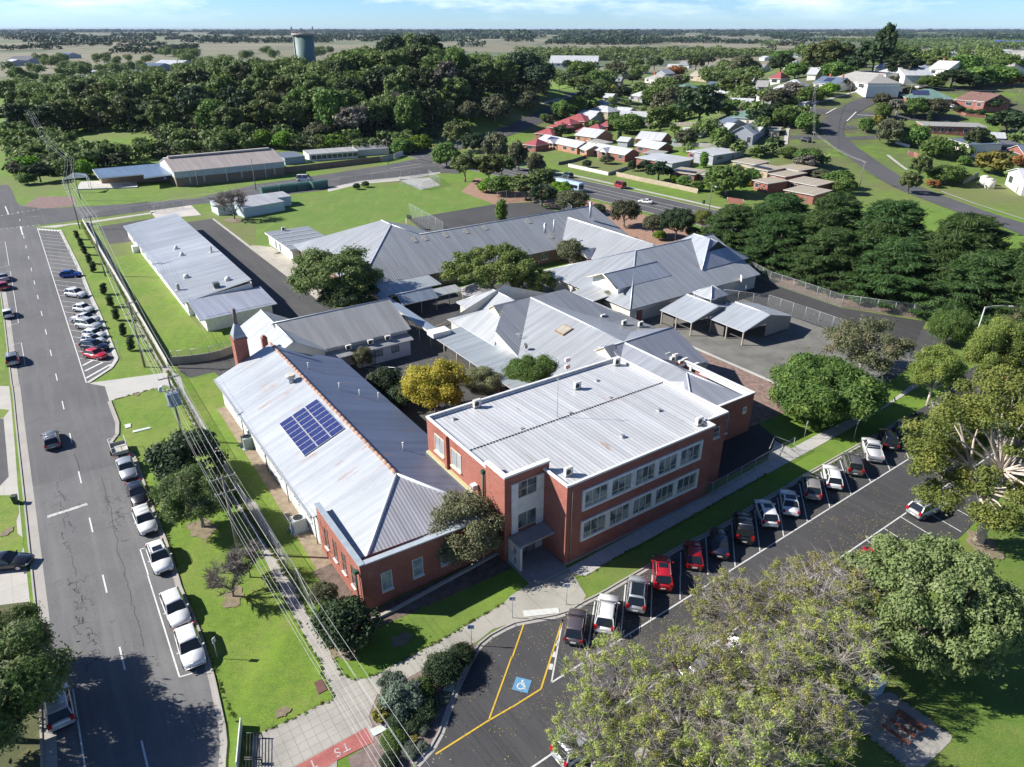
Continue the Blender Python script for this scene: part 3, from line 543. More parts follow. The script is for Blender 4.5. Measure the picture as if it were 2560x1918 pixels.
# ---------------------------------------------------------------- campus buildings (local axes: x = e, y = n of the campus grid)
GALV=roofm((.5,.52,.54),.32); GALV2=roofm((.40,.42,.47),.24); GALVR=roofm((.5,.53,.57),.3,rust=.32); GALVH=roofm((.5,.53,.58),.3,rust=.4); DECK=roofm((.6,.61,.62),.5,rust=.04,dark=.78,metal=.1,dirt=.2)
CREAM=boardm((.62,.6,.53),.2,.2); WHB=boardm((.66,.66,.64),.18,.35); WHP=plain((.68,.68,.66),.5); CRP=plain((.62,.57,.43),.6); BR=brickm(); BRD=brickm((.23,.13,.09),(.18,.1,.07),(.3,.27,.22)); FLASH=plain((.55,.57,.6),.4,.2); GRN=plain((.02,.08,.05),.5); TIM=plain((.33,.3,.25),.8); DK=plain((.03,.03,.035),.6); GL=glassm(); GLD=glassm((.03,.04,.05),.1); ACW=plain((.6,.59,.55),.5); BRN=plain((.26,.2,.15),.8)
UP=Vector((0,0,.0))
class Bld:
    "a building on the campus grid; children are meshes in its local frame"
    def __init__(s,name,label,cat,e,n,z=0.):
        s.r=empty(name,EN(e,n,z),A0,label,cat); s.e,s.n,s.z=e,n,z
    def L(s,p): return (p[0]-s.e,p[1]-s.n,p[2]-s.z)
    def faces(s,name,polys,mats,mis=None,lab=None):
        b=MB()
        for k,q in enumerate(polys): b.poly([s.L(p) for p in q],0 if mis is None else mis[k])
        o=b.build(name,mats,s.r); 
        if lab: o['label']=lab
        return o
    def box(s,name,x0,x1,y0,y1,z0,z1,m,par=None,lab=None):
        b=MB(); a=s.L((x0,y0,z0)); c=s.L((x1,y1,z1)); b.box(a[0],c[0],a[1],c[1],a[2],c[2]); o=b.build(name,m,par or s.r)
        if lab: o['label']=lab
        return o
    def slab(s,name,polys,m,th=.12,em=None,par=None):
        "roof planes with a thin edge below"
        b=MB()
        for q in polys:
            q=[Vector(s.L(p)) for p in q]; nrm=(q[1]-q[0]).cross(q[2]-q[0])
            if nrm.z<0: q=q[::-1]
            b.poly(q,0); lo=[p-Vector((0,0,th)) for p in q]; b.poly(lo[::-1],1)
            for k in range(len(q)): b.poly([lo[k],lo[(k+1)%len(q)],q[(k+1)%len(q)],q[k]],1)
        return b.build(name,[m,em or FLASH],par or s.r)
    def walls(s,name,q,z0,z1,m,par=None):
        b=MB(); zz=(lambda k: z1[k] if isinstance(z1,(list,tuple)) else z1); n=len(q)
        for k in range(n):
            a,c=q[k],q[(k+1)%n]; b.poly([s.L((a[0],a[1],z0)),s.L((c[0],c[1],z0)),s.L((c[0],c[1],zz((k+1)%n))),s.L((a[0],a[1],zz(k)))])
        return b.build(name,m,par or s.r)
    def ridge(s,x0,x1,y0,y1,ze,zr,axis,m,hip=(False,False),wall=None,ov=.45,gab=None,z0=0.,rx0=None,rx1=None,cap=True,wallname='wall'):
        """pitched roof over a rectangle (eave line), ridge along axis 'x' or 'y'"""
        if axis=='x': mid=(y0+y1)/2; half=(y1-y0)/2; a=rx0 if rx0 is not None else (x0+half if hip[0] else x0); c=rx1 if rx1 is not None else (x1-half if hip[1] else x1); R1,R2=(a,mid,zr),(c,mid,zr)
        else: mid=(x0+x1)/2; half=(x1-x0)/2; a=rx0 if rx0 is not None else (y0+half if hip[0] else y0); c=rx1 if rx1 is not None else (y1-half if hip[1] else y1); R1,R2=(mid,a,zr),(mid,c,zr)
        Aq,Bq,Cq,Dq=(x0,y0,ze),(x1,y0,ze),(x1,y1,ze),(x0,y1,ze)
        if axis=='x': pl_=[(Aq,Bq,R2,R1),(Cq,Dq,R1,R2)]; ends=((Dq,Aq,R1),(Bq,Cq,R2))
        else: pl_=[(Bq,Cq,R2,R1),(Dq,Aq,R1,R2)]; ends=((Aq,Bq,R1),(Cq,Dq,R2))
        for h_,e_ in zip(hip,ends):
            if h_: pl_.append(e_)
        ro=s.slab('roof',pl_,m)
        if wall is not None:
            i=ov; w=s.walls(wallname,[(x0+i,y0+i),(x1-i,y0+i),(x1-i,y1-i),(x0+i,y1-i)],z0,ze+.0,wall)
            sl=(zr-ze)/half; g=[]
            for h_,sg,k in zip(hip,(1,-1),(0,1)):
                if not h_:
                    if axis=='x': X=(x0+i*.5) if k==0 else (x1-i*.5); q=[(X,y0+i,ze+sl*i-.14),(X,y1-i,ze+sl*i-.14),(X,mid,zr-.14)]; 
                    else: Y=(y0+i*.5) if k==0 else (y1-i*.5); q=[(x0+i,Y,ze+sl*i-.14),(x1-i,Y,ze+sl*i-.14),(mid,Y,zr-.14)]
                    g.append(q); 
                    X=q[0]; g.append([(q[0][0],q[0][1],ze-.3),(q[1][0],q[1][1],ze-.3),q[1],q[0]])
            if g: s.faces('gable',g,gab or wall)
        if cap:
            b=MB(); b.tube([s.L((R1[0],R1[1],zr+.03)),s.L((R2[0],R2[1],zr+.03))],.11,5); 
            for h_,e_,R in zip(hip,ends,(R1,R2)):
                if h_:
                    for p in e_[:2]: b.tube([s.L((p[0],p[1],p[2]+.03)),s.L((R[0],R[1],R[2]+.03))],.09,5)
            b.build('ridge_cap',FLASH,s.r)
        return ro
    def window(s,x,y,z,w,h,face,nx=2,ny=1,frame=None,glass=None,sill=True,d=.07,name='window',lab=None,sillm=None):
        """window centred at x,y,z on a wall facing 'f' (-n), 'l' (-e), 'r' (+e), 'b' (+n)"""
        fr=frame or CRP; g=glass or GL
        dirs={'f':((1,0),(0,-1)),'l':((0,-1),(-1,0)),'r':((0,1),(1,0)),'b':((-1,0),(0,1))}[face]; t,nr=dirs
        def q(a,o,zz): return s.L((x+t[0]*a+nr[0]*o,y+t[1]*a+nr[1]*o,zz))
        def bar(b,a0,a1,z0,z1,o0,o1):
            b.poly([q(a0,o1,z0),q(a1,o1,z0),q(a1,o1,z1),q(a0,o1,z1)])
            for (p0,p1) in (((a0,z0),(a0,z1)),((a1,z1),(a1,z0)),((a1,z0),(a0,z0)),((a0,z1),(a1,z1))): b.poly([q(p0[0],o0,p0[1]),q(p1[0],o0,p1[1]),q(p1[0],o1,p1[1]),q(p0[0],o1,p0[1])])
        b=MB(); f=.07; W2,H2=w/2,h/2
        bar(b,-W2-f,W2+f,z+H2,z+H2+f,0,d); bar(b,-W2-f,W2+f,z-H2-f,z-H2,0,d); bar(b,-W2-f,-W2,z-H2,z+H2,0,d); bar(b,W2,W2+f,z-H2,z+H2,0,d)
        for k in range(1,nx): a=-W2+w*k/nx; bar(b,a-.025,a+.025,z-H2,z+H2,.0,d*.9)
        for k in range(1,ny): zz=z-H2+h*k/ny; bar(b,-W2,W2,zz-.025,zz+.025,.0,d*.8)
        o=b.build(name,fr,s.r)
        if lab: o['label']=lab
        gg=MB(); gg.poly([q(-W2,d*.3,z-H2),q(W2,d*.3,z-H2),q(W2,d*.3,z+H2),q(-W2,d*.3,z+H2)]); gg.build('pane',g,o)
        if sill: sb=MB(); bar(sb,-W2-.12,W2+.12,z-H2-f-.12,z-H2-f,0,d+.16); sb.build('sill',sillm or WHP,o)
        return o
def ac_unit(e,n,z,rz,label,w=.95,h=.85,d=.38,group='air conditioner units on the school'):
    p=EN(e,n,z); r=empty('air_conditioner',p,A0+rz,label,'air conditioner',group)
    b=MB(); b.box(-w/2,w/2,-d/2,d/2,.1,h,0); b.box(-w/2+.05,-w/2+.12,-d/2-.05,d/2+.05,0,.1,1); b.box(w/2-.12,w/2-.05,-d/2-.05,d/2+.05,0,.1,1); b.build('case',[ACW,DK],r)
    b=MB(); cx=-w*.12; b.poly([(cx+.3*math.cos(k*.5236),-d/2-.006,h*.53+.3*math.sin(k*.5236)) for k in range(12)]); b.build('fan_grille',DK,r)
    return r
# ---- two-storey brick block
T=Bld('brick_school_building','two-storey red brick school building with flat ribbed metal roof and white window bands','building',35.5,42.6)
ZT=9.35
body=[(35.6,42.6),(56,42.6),(56,43.8),(59.5,43.8),(59.5,62),(31.1,62),(31.1,46.5),(35.6,46.5)]
T.walls('wall',body,0,ZT,BR)
def coping(b_,L,q,z,w=.42,h=.22,idx=None):
    "white capping with real thickness along a wall line"
    bb=MB(); n=len(q)
    cx=sum(p[0] for p in q)/n; cy=sum(p[1] for p in q)/n
    for k in (idx if idx is not None else range(n)):
        a,c=Vector(q[k]),Vector(q[(k+1)%n]); d=(c-a).normalized(); nn=Vector((d.y,-d.x))  # outward for ccw
        a2,c2=a-d*.05,c+d*.05
        cor=[a2+nn*.07,c2+nn*.07,c2-nn*(w-.07),a2-nn*(w-.07)]
        bb.prism([b_.L((p.x,p.y,0))[:2] for p in cor],z-b_.z+.003*k,z-b_.z+h+.003*k)
    return bb.build('coping',WHP,b_.r)
coping(T,None,body,ZT,.27,.2,[0,1,2,3,4,5,6,7])
T.walls('upstand',[(35.88,42.88),(55.72,42.88),(55.72,44.08),(59.22,44.08),(59.22,61.72),(31.38,61.72),(31.38,46.8),(35.88,46.8)],8.7,9.34,FLASH)
b=MB()
for q in ([(31.4,53.6,9.3),(59.2,53.6,9.3),(59.2,61.7,9.12),(31.4,61.7,9.12)],[(31.4,46.9,9.0),(36,46.9,9.0),(36,53.6,9.27),(31.4,53.6,9.27)],[(36,43.0,8.96),(55.6,43.0,8.96),(55.6,53.6,9.27),(36,53.6,9.27)],[(55.6,44.3,9.0),(59.2,44.3,9.0),(59.2,53.6,9.27),(55.6,53.6,9.27)]): b.poly([T.L(p) for p in q],tdir=(1,0,0))
b.build('roof',DECK,T.r)
b=MB(); 
for k in range(70): b.box(*(lambda a:(a[0],a[0]+.22,a[1],a[1]+.16,a[2],a[2]+.05))(T.L((31.6+k*.395,53.45,9.29))))
o=b.build('roof_joint',DK,T.r)
# entrance tower with a slightly higher parapet
b=MB(); b.prism([T.L((x,y,0))[:2] for x,y in ((31.0,46.35),(36.3,46.35),(36.3,46.75),(31.0,46.75))],0,10.0); b.prism([T.L((x,y,0))[:2] for x,y in ((31.0,46.75),(31.4,46.75),(31.4,49.7),(31.0,49.7))],0,9.99); b.build('entrance_block',BR,T.r)
b=MB(); b.prism([T.L((x,y,0))[:2] for x,y in ((30.93,46.28),(36.37,46.28),(36.37,46.8),(30.93,46.8))],10.0,10.2); b.prism([T.L((x,y,0))[:2] for x,y in ((30.93,46.8),(31.45,46.8),(31.45,49.77),(30.93,49.77))],9.99,10.19); b.build('coping',WHP,T.r)
# tall glazed strip over the entrance
T.box('pilaster',31.75,32.5,46.2,46.36,3.2,9.05,WHP); T.box('pilaster',34.75,35.6,46.2,46.36,3.2,9.05,WHP)
T.box('spandrel',32.5,34.75,46.24,46.35,5.3,7.15,WHP)
T.window(33.62,46.34,8.1,2.2,1.75,'f',2,2,sill=False); T.window(33.62,46.34,4.4,2.2,1.7,'f',2,1,sill=False)
b=MB(); 
for q in ([(31.35,44.2),(36.3,44.2),(36.3,46.3),(31.35,46.3)],): b.prism([T.L((x,y,0))[:2] for x,y in q],2.97,3.11)
b.build('canopy',concm((.34,.33,.32),0,34.5,.8),T.r)
# free-standing side screen with two round holes
bm_=MB(); y0,y1,z0,z1=44.2,46.3,0.,2.94; hs=[(45.3,2.05,.42),(45.25,1.0,.4)]
def ring(cx,cy,r,n=16): return [(cx+r*math.cos(2*math.pi*k/n),cy+r*math.sin(2*math.pi*k/n)) for k in range(n)]
sq=lambda cy,cz,hy,hz:[(cy+max(-1,min(1,1.42*math.cos(2*math.pi*k/16)))*hy,cz+max(-1,min(1,1.42*math.sin(2*math.pi*k/16)))*hz) for k in range(16)]
for X,fl in ((31.35,1),(31.6,0)):
    for (hy,hz,hr),(zb,zt_) in zip(hs,((1.5,2.94),(0.,1.5))):
        cy_,cz_=(y0+y1)/2,(zb+zt_)/2; R=ring(hy,(zb+zt_)/2+ (hz-(zb+zt_)/2)*.6,hr); Q=sq(cy_,cz_,(y1-y0)/2,(zt_-zb)/2)
        for k in range(16):
            a=[(X,*Q[k]),(X,*Q[(k+1)%16]),(X,*R[(k+1)%16]),(X,*R[k])]
            if fl: a=a[::-1]
            bm_.poly([T.L(p) for p in a])
            if fl: bm_.poly([T.L(p) for p in ((31.35,*R[k]),(31.35,*R[(k+1)%16]),(31.6,*R[(k+1)%16]),(31.6,*R[k]))])
for a in ([(31.35,y0,0),(31.6,y0,0),(31.6,y0,z1),(31.35,y0,z1)],[(31.6,y1,0),(31.35,y1,0),(31.35,y1,z1),(31.6,y1,z1)]): bm_.poly([T.L(p) for p in a])
bm_.build('side_screen',concm((.5,.5,.5),0,34.5,.3),T.r)
d=T.box('door',32.55,34.6,46.2,46.33,0.02,2.5,DK)
b=MB(); 
for xx in (32.68,33.62):
    for zz in (.15,1.35): b.box(*(lambda a,c:(a[0],c[0],a[1],c[1],a[2],c[2]))(T.L((xx,46.17,zz)),T.L((xx+.8,46.19,zz+1.0))))
b.build('pane',GL,d); T.box('slatted_panel',34.65,35.55,46.22,46.34,0,2.9,boardm((.5,.52,.53),.2,.4))
T.box('entrance_slab',31.2,35.55,41.9,46.2,-.05,.14,concm((.24,.24,.24),0,34.5,.5))
# window bands on the long front
def band(z0,z1,x0,x1,tag_):
    fr=T.box('window_surround',x0-.28,x1+.28,42.42,42.6,z0-.28,z0,WHP); 
    b=MB(); A=lambda a,c,b=b:b.box(*(lambda p,q:(p[0],q[0],p[1],q[1],p[2],q[2]))(T.L(a),T.L(c)))
    A((x0-.28,42.42,z1),(x1+.28,42.6,z1+.28)); A((x0-.28,42.42,z0),(x0,42.6,z1)); A((x1,42.42,z0),(x1+.28,42.6,z1))
    n=5; w=(x1-x0)/n
    for k in range(1,n): A((x0+w*k-.28,42.45,z0),(x0+w*k+.28,42.6,z1))
    b.build('window_surround',WHP,T.r)
    for k in range(n):
        x=x0+w*(k+.5); ww=w-.6 if 0<k<n-1 else w-.35; xs_=x if 0<k<n-1 else (x+(-.12 if k==0 else .12))
        o=T.window(xs_,42.6,(z0+z1)/2,ww-.1,z1-z0-.1,'f',3,1,sill=False,d=.1,glass=glassm((.1,.12,.13),.8))
        bb=MB(); q0=T.L((xs_-ww/2,42.47,z0+.5)); q1=T.L((xs_+ww/2,42.5,z0+.56)); bb.box(q0[0],q1[0],q0[1],q1[1],q0[2],q1[2]); bb.build('transom',CRP,o)
band(6.15,8.05,37.75,53.9,0); band(2.45,4.35,37.75,53.9,1)
T.box('base_course',35.5,56.05,42.5,42.6,0,.25,concm((.3,.27,.25),0))
# left lit wall (faces -e)
for y_,z_ in ((59.2,7.2),(55.6,7.2)): T.window(31.1,y_,z_,1.9,2.0,'l',2,1,glass=glassm((.3,.31,.32),.6),sillm=CRP)
T.box('pier',30.8,31.1,57.2,57.65,5.2,9.3,BR)
T.box('flashing',30.75,31.1,49.8,61.9,5.0,5.22,plain((.45,.43,.24),.7),lab='cream flashing where the lower roof meets the wall')
b=MB(); b.tube([T.L((30.95,50.1,9.0)),T.L((30.95,50.1,.1))],.1,6); a=T.L((30.8,49.95,8.6)); b.box(a[0]-.05,a[0]+.3,a[1]-.05,a[1]+.3,a[2],a[2]+.4); b.build('downpipe',GRN,T.r)
b=MB(); b.tube([T.L((36.2,42.5,9.3)),T.L((36.2,42.5,.1))],.05,6); b.build('downpipe',BRN,T.r)
b=MB(); b.tube([T.L((57.2,43.6,3.6)),T.L((57.2,43.6,.1))],.06,6); b.build('downpipe',WHP,T.r)
T.window(57.9,43.8,7.4,.9,1.2,'f',1,2,frame=CRP)
ve=empty('wall_vent_box',EN(30.7,51.5,6.3),A0,'small square vent box on the sunlit wall by the green downpipe','vent'); b=MB(); b.box(-.3,.3,-.3,.3,-.3,.3,0); b.build('case',WHP,ve); b=MB(); b.box(-.33,-.3,-.2,.2,-.2,.2); b.build('louvre',plain((.3,.27,.26)),ve)
# ---- antenna mast and roof units
mr=empty('radio_mast',EN(43.2,54.0,9.3),A0,'thin tall antenna mast standing on the flat roof','antenna'); b=MB(); b.tube([(0,0,0),(0,0,5.4)],.035,5,r2=.02); b.build('mast',plain((.3,.31,.32),.5),mr); b=MB(); b.tube([(-.45,0,5.0),(.45,0,5.0)],.02,4); b.tube([(0,-.4,4.6),(0,.4,4.6)],.02,4); b.build('aerial',plain((.3,.31,.32)),mr)
for e_,n_,z_,r_,l_ in ((37.3,44.6,8.98,0,'grey air conditioner at the front left corner of the flat roof'),(55.3,44.2,8.98,0,'grey air conditioner at the front right corner of the flat roof'),(49.5,58.2,9.2,0,'grey air conditioner in the middle of the rear half of the flat roof'),(58.0,60.6,9.2,0,'grey air conditioner near the back right corner of the flat roof'),(37.2,61.2,9.15,0,'grey air conditioner beside rust stains at the rear left edge of the flat roof')):
    ac_unit(e_,n_,z_,r_,l_,.9,1.0)
for i,(e_,n_) in enumerate(((38.5,54.1),(45.0,53.9),(51.2,54.1),(46.5,46.9),(53.8,48.8),(33.6,60.2),(52.9,58.5))):
    r=empty('roof_vent',EN(e_,n_,9.22),A0,'small square metal vent lying on the flat roof of the brick block','vent','small vents on the flat roof'); b=MB(); b.box(-.22,.22,-.16,.16,0,.16); b.build('cowl',plain((.25,.26,.28)),r); b=MB(); b.box(-.28,.28,-.22,.22,-.02,.02); b.build('flashing',WHP,r)
# ---- low hall with solar panels
Hh=Bld('low_school_hall','long low hall with rusty ridge, solar panels and a brick front end','building',16.6,48)
HZ=7.3
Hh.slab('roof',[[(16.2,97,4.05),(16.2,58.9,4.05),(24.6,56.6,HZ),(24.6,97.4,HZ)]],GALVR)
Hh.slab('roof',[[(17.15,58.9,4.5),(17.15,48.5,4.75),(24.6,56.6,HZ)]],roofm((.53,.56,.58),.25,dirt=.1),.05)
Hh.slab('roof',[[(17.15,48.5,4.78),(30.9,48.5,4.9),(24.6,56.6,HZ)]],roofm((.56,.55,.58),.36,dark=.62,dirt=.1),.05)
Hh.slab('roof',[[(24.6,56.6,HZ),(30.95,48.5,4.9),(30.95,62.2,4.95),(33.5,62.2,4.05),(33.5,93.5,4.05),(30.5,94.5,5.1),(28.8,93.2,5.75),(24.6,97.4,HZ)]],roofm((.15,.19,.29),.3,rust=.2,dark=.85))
b=MB(); 
for k in range(40): y=56.6+k*1.02; b.tube([Hh.L((24.6,y,HZ+.04)),Hh.L((24.6,y+1.05,HZ+.04+.015*math.sin(k)))],.2,6)
b.build('ridge_cap',plain((.34,.2,.14),.8,var=.35),Hh.r)
b=MB()
for q in ([(24.6,56.6,HZ+.03),(17.15,48.5,4.78)],[(24.6,56.6,HZ+.03),(30.95,48.5,4.93)]): b.tube([Hh.L(p) for p in q],.17,6)
b.build('hip_cap',FLASH,Hh.r)
Hh.walls('wall',[(16.75,58.7),(32.9,62.2),(32.9,93.5),(30.5,94.3),(24.6,96.6),(16.75,96.6)],0,[4.0,4.2,4.2,4.9,7.0,4.0],WHB)
Hh.walls('brick_wall',[(16.6,58.7),(16.6,48.0),(30.98,48.0),(30.98,49.0),(17.0,49.0),(17.0,58.7)],0,[5.55,5.35,4.75,4.75,5.35,5.55],BR)
for q in ([(16.5,58.8),(17.05,58.8),(17.05,47.9),(16.5,47.9)],): 
    b=MB(); b.prism([Hh.L((x,y,0))[:2] for x,y in q[::-1]],[5.36,5.36,5.56,5.56],[5.5,5.5,5.7,5.7]); b.build('coping',plain((.36,.42,.46),.5,.2),Hh.r)
b=MB(); b.prism([Hh.L((x,y,0))[:2] for x,y in ((17.05,47.9),(31.0,47.9),(31.0,48.5),(17.05,48.5))],[5.3,4.76,4.76,5.3],[5.44,4.92,4.92,5.44]); b.build('coping',plain((.45,.5,.53),.5,.2),Hh.r)
for x in (19.0,22.2,25.2,28.3): Hh.window(x,48.0,2.55,.95,1.9,'f',1,2,frame=plain((.6,.62,.58)),glass=glassm((.2,.25,.27),.6),d=.05)
for y in (49.9,52.1,54.3,56.5): Hh.window(16.6,y,2.9,.75,2.3,'l',1,2,frame=plain((.28,.13,.08)),glass=GLD,d=.05)
for y in (62,66,72,78,84,90): Hh.window(16.75,y,2.4,1.3,1.3,'l',2,1,frame=WHP)
b=MB(); b.tube([Hh.L((16.35,48.5,4.6)),Hh.L((16.35,48.5,.1))],.08,6); a=Hh.L((16.2,48.3,4.3)); b.box(a[0],a[0]+.35,a[1],a[1]+.35,a[2],a[2]+.35); b.build('downpipe',GRN,Hh.r)
for y_ in (59.6,68.5,76,86): b=MB(); b.tube([Hh.L((16.5,y_,4.0)),Hh.L((16.5,y_,.1))],.06,5); b.build('downpipe',plain((.1,.16,.13)),Hh.r)
b=MB(); b.box(*(lambda a,c:(a[0],c[0],a[1],c[1],a[2],c[2]))(Hh.L((16.0,59.1,3.93)),Hh.L((16.2,97,4.08)))); b.build('gutter',plain((.3,.33,.35)),Hh.r)
# solar panels lying on the left slope: 3 columns of 8
sl_=(HZ-4.05)/8.4; un=math.sqrt(1+sl_*sl_)
pa=P('21',232,395,5.2)
def onroof(u,vv,off=.12): e_=18.0+u; return (e_,vv,4.05+(e_-16.2)*sl_+off)
sp_=empty('solar_array',EN(18.6,72,4.9),A0,'blue solar panel array of three columns on the sunlit hall roof','solar panels')
sole=[toen(P('21',232,395,4.9)),toen(P('21',515,155,6.3)),toen(P('21',740,415,6.3)),toen(P('21',432,680,4.9))]
eA=(sole[0][0]+sole[3][0])/2; eB=(sole[1][0]+sole[2][0])/2; nA=(sole[0][1]+sole[1][1])/2; nB=(sole[3][1]+sole[2][1])/2
SOL,ntm,bb_,oo_=nmat('solar_cell'); wv=coords(ntm,'UV'); f_=noise(ntm,wv,2.5,4,.8); br=N(ntm,'TexBrick',_Scale=1.,_Mortar_Size=.02); br.offset=0; br.inputs['Brick Width'].default_value=.3; br.inputs['Row Height'].default_value=.3; ntm.links.new(wv,br.inputs[0]); br.inputs['Color1'].default_value=(.013,.018,.095,1); br.inputs['Color2'].default_value=(.018,.028,.14,1); br.inputs['Mortar'].default_value=(.06,.07,.15,1)
ntm.links.new(mix(ntm,mth(ntm,'MULTIPLY',rng(ntm,f_,.45,.7),.5),br.outputs[0],(.025,.05,.2)),bb_.inputs['Base Color']); bb_.inputs['Roughness'].default_value=.25
AL=plain((.6,.6,.6),.4,.3)
for c_ in range(3):
    for r_ in range(8):
        e0_=eA+(eB-eA)*(c_+.02)/3; e1_=eA+(eB-eA)*(c_+.985)/3; n0_=nB+(nA-nB)*(r_+.015)/8; n1_=nB+(nA-nB)*(r_+.985)/8
        zf=lambda e_,o_: 4.05+(e_-16.2)*sl_+o_
        L_=lambda e_,n_,o_:(e_-18.6,n_-72,zf(e_,o_)-4.9)
        b=MB(); b.prism([(e0_-18.6,n0_-72),(e1_-18.6,n0_-72),(e1_-18.6,n1_-72),(e0_-18.6,n1_-72)],[zf(e0_,.08)-4.9,zf(e1_,.08)-4.9]*1+[zf(e1_,.08)-4.9,zf(e0_,.08)-4.9],[zf(e0_,.15)-4.9,zf(e1_,.15)-4.9,zf(e1_,.15)-4.9,zf(e0_,.15)-4.9]); fo=b.build('panel',AL,sp_)
        b=MB(); k=.03; b.poly([L_(e0_+k,n0_+k,.156),L_(e1_-k,n0_+k,.156),L_(e1_-k,n1_-k,.156),L_(e0_+k,n1_-k,.156)]); b.build('cells',SOL,fo)
# ridge ventilator, pipes, chimneys of the hall
r=empty('roof_ventilator',EN(23.2,84.5,6.75),A0,'round white ventilator drum beside the rusty ridge','vent'); b=MB(); b.tube([(0,0,0),(0,0,.7)],.42,12); b.build('base',FLASH,r); b=MB(); b.tube([(0,0,.7),(0,0,.95),(0,0,1.15)],.62,12); b.build('drum',plain((.55,.52,.45)),r)
for i,(t_,x_,y_) in enumerate((('11',462,1590),('21',725,80),('21',895,100),('21',1053,75),('21',1273,600))):
    p=P(t_,x_,y_,5.4); e_,n_=toen(p); z_=HZ-(e_-24.6)*.365; r=empty('vent_pipe',EN(e_,n_,z_-.1),A0,'thin white vent pipe on the shaded slope of the hall','vent pipe','vent pipes on the shaded slope'); b=MB(); b.tube([(0,0,0),(0,0,.9)],.07,6); b.build('pipe',WHP,r); b=MB(); b.tube([(0,0,.86),(0,0,.98)],.12,6); b.build('cap',WHP,r)
ch=Bld('brick_chimney','tall brick chimney with tapering metal cowl and black flue at the end of the hall','chimney',20.6,98.2); ch.box('stack',19.7,21.5,97.3,99.1,0,8.8,BR); ch.box('stack_cap',19.6,21.6,97.2,99.2,8.8,9.0,BR)
b=MB(); b.loft([[ch.L((20.6+a*w_,98.2+c_*w_,z_)) for a,c_ in ((-1,-1),(1,-1),(1,1),(-1,1))] for w_,z_ in ((.8,9.0),(.85,9.4),(.28,11.0))],sm=False); b.build('cowl',plain((.3,.33,.37),.5,.2),ch.r); b=MB(); b.tube([ch.L((20.6,98.2,10.9)),ch.L((20.6,98.2,13.2))],.26,8); b.build('flue',plain((.12,.1,.1)),ch.r)
ch=Bld('brick_chimney','small square brick chimney beside the ridge of the white cross wing','chimney',24.6,100.5); ch.box('stack',24.2,25.0,100.1,100.9,3.5,7.2,BR); ch.box('pot',24.4,24.8,100.3,100.7,7.2,7.5,plain((.3,.15,.1)))
# ---- K1 / K2 white timber classroom wing
K=Bld('timber_classroom_wing','white weatherboard classroom wing with grey gabled roof and air conditioners','building',28,97)
K.ridge(27.5,47.6,98.5,113.4,3.9,6.9,'x',roofm((.46,.46,.45),.3,dirt=.2),(False,False),None,cap=True)
K.walls('wall',[(28,98.9),(47.1,98.9),(47.1,112.9),(28,112.9)],0,3.9,CREAM); K.faces('gable',[[(47.2,98.9,3.7),(47.2,112.9,3.7),(47.2,106,6.7)]],CREAM)
K.slab('verandah_roof',[[(31.5,98.8,3.2),(47.1,98.8,3.2),(47.1,96.7,2.75),(33.1,96.7,2.75)]],roofm((.42,.42,.42),.3,dirt=.2))
K.walls('verandah_wall',[(37.5,97.1),(46.6,97.1),(46.6,98.9),(37.5,98.9)],0,2.8,WHB)
for x in (41.0,43.9): K.window(x,97.1,1.7,1.2,.9,'f',2,1,frame=DK,glass=glassm((.25,.27,.28),.5),sill=False)
K.window(39,97.1,1.7,1.0,.9,'f',2,1,frame=DK,glass=glassm((.25,.27,.28),.5),sill=False)
b=MB(); b.tube([K.L((40.2,96.95,2.7)),K.L((40.2,96.95,.1))],.06,6); b.build('downpipe',plain((.12,.15,.2)),K.r)
K.ridge(23,33,97.6,113.5,3.9,6.7,'y',GALV,(False,False),CREAM,.4)
for i,x in enumerate((36.5,40.2,43.2)): ac_unit(x,98.1,3.02,0,('left','middle','right')[i]+' one of three air conditioners on the small verandah roof')
# ---- K3/K4/K5 rear wing
K=Bld('rear_classroom_block','large rear classroom block with long ribbed roof and pyramid end','building',66,125)
K.slab('roof',[[(49.5,124.7,3.0),(120,124.7,3.0),(118.8,136.7,8.0),(69.5,136.7,8.0),(65.2,141.2,9.8)],[(49.5,124.7,3.0),(65.2,141.2,9.8),(65.2,146.2,9.8),(49.5,162,3.0)],[(65.2,141.2,9.8),(69.5,136.9,8.0),(81,148.8,3.),(81,162,3.0),(65.2,146.2,9.8)],[(49.5,162,3),(65.2,146.2,9.8),(81,162,3)],[(69.5,136.7,8.0),(118.8,136.7,8.0),(120,148.6,3),(81,148.6,3)]],roofm((.47,.49,.51),.5,rust=.12,dirt=.25,dark=.6))
K.slab('verandah_roof',[[(52.5,124.8,2.95),(65,124.8,2.95),(65,119.2,2.5),(52.8,119.2,2.5)],[(52,119.2,2.55),(51,120.5,2.6),(49.5,124.8,2.95),(52.5,124.8,2.95)]],roofm((.45,.49,.52),.4,dirt=.1))
K.walls('wall',[(50,125.2),(119.4,125.2),(119.4,148),(80.4,148),(80.4,161.4),(50,161.4)],0,3.0,BRD); K.faces('gable',[[(119.3,125.2,3.0),(119.3,148.2,3.0),(118.7,136.7,7.8)]],CREAM)
for x in (54,57.5,61,64.8): b=MB(); b.tube([K.L((x,119.4,2.5)),K.L((x,119.4,0))],.08,5); b.build('post',TIM,K.r)
b=MB()
for q in ([(65.2,141.2,9.83),(49.5,124.7,3.03)],[(65.2,141.2,9.83),(65.2,146.2,9.83)],[(65.2,141.2,9.83),(69.5,136.7,8.03)],[(69.5,136.7,8.03),(118.8,136.7,8.03)]): b.tube([K.L(p) for p in q],.13,5)
b.build('ridge_cap',FLASH,K.r)
for x in (68,72,77,83,90,95): K.window(x,125.2,1.7,1.8,1.3,'f',3,1,frame=CRP)
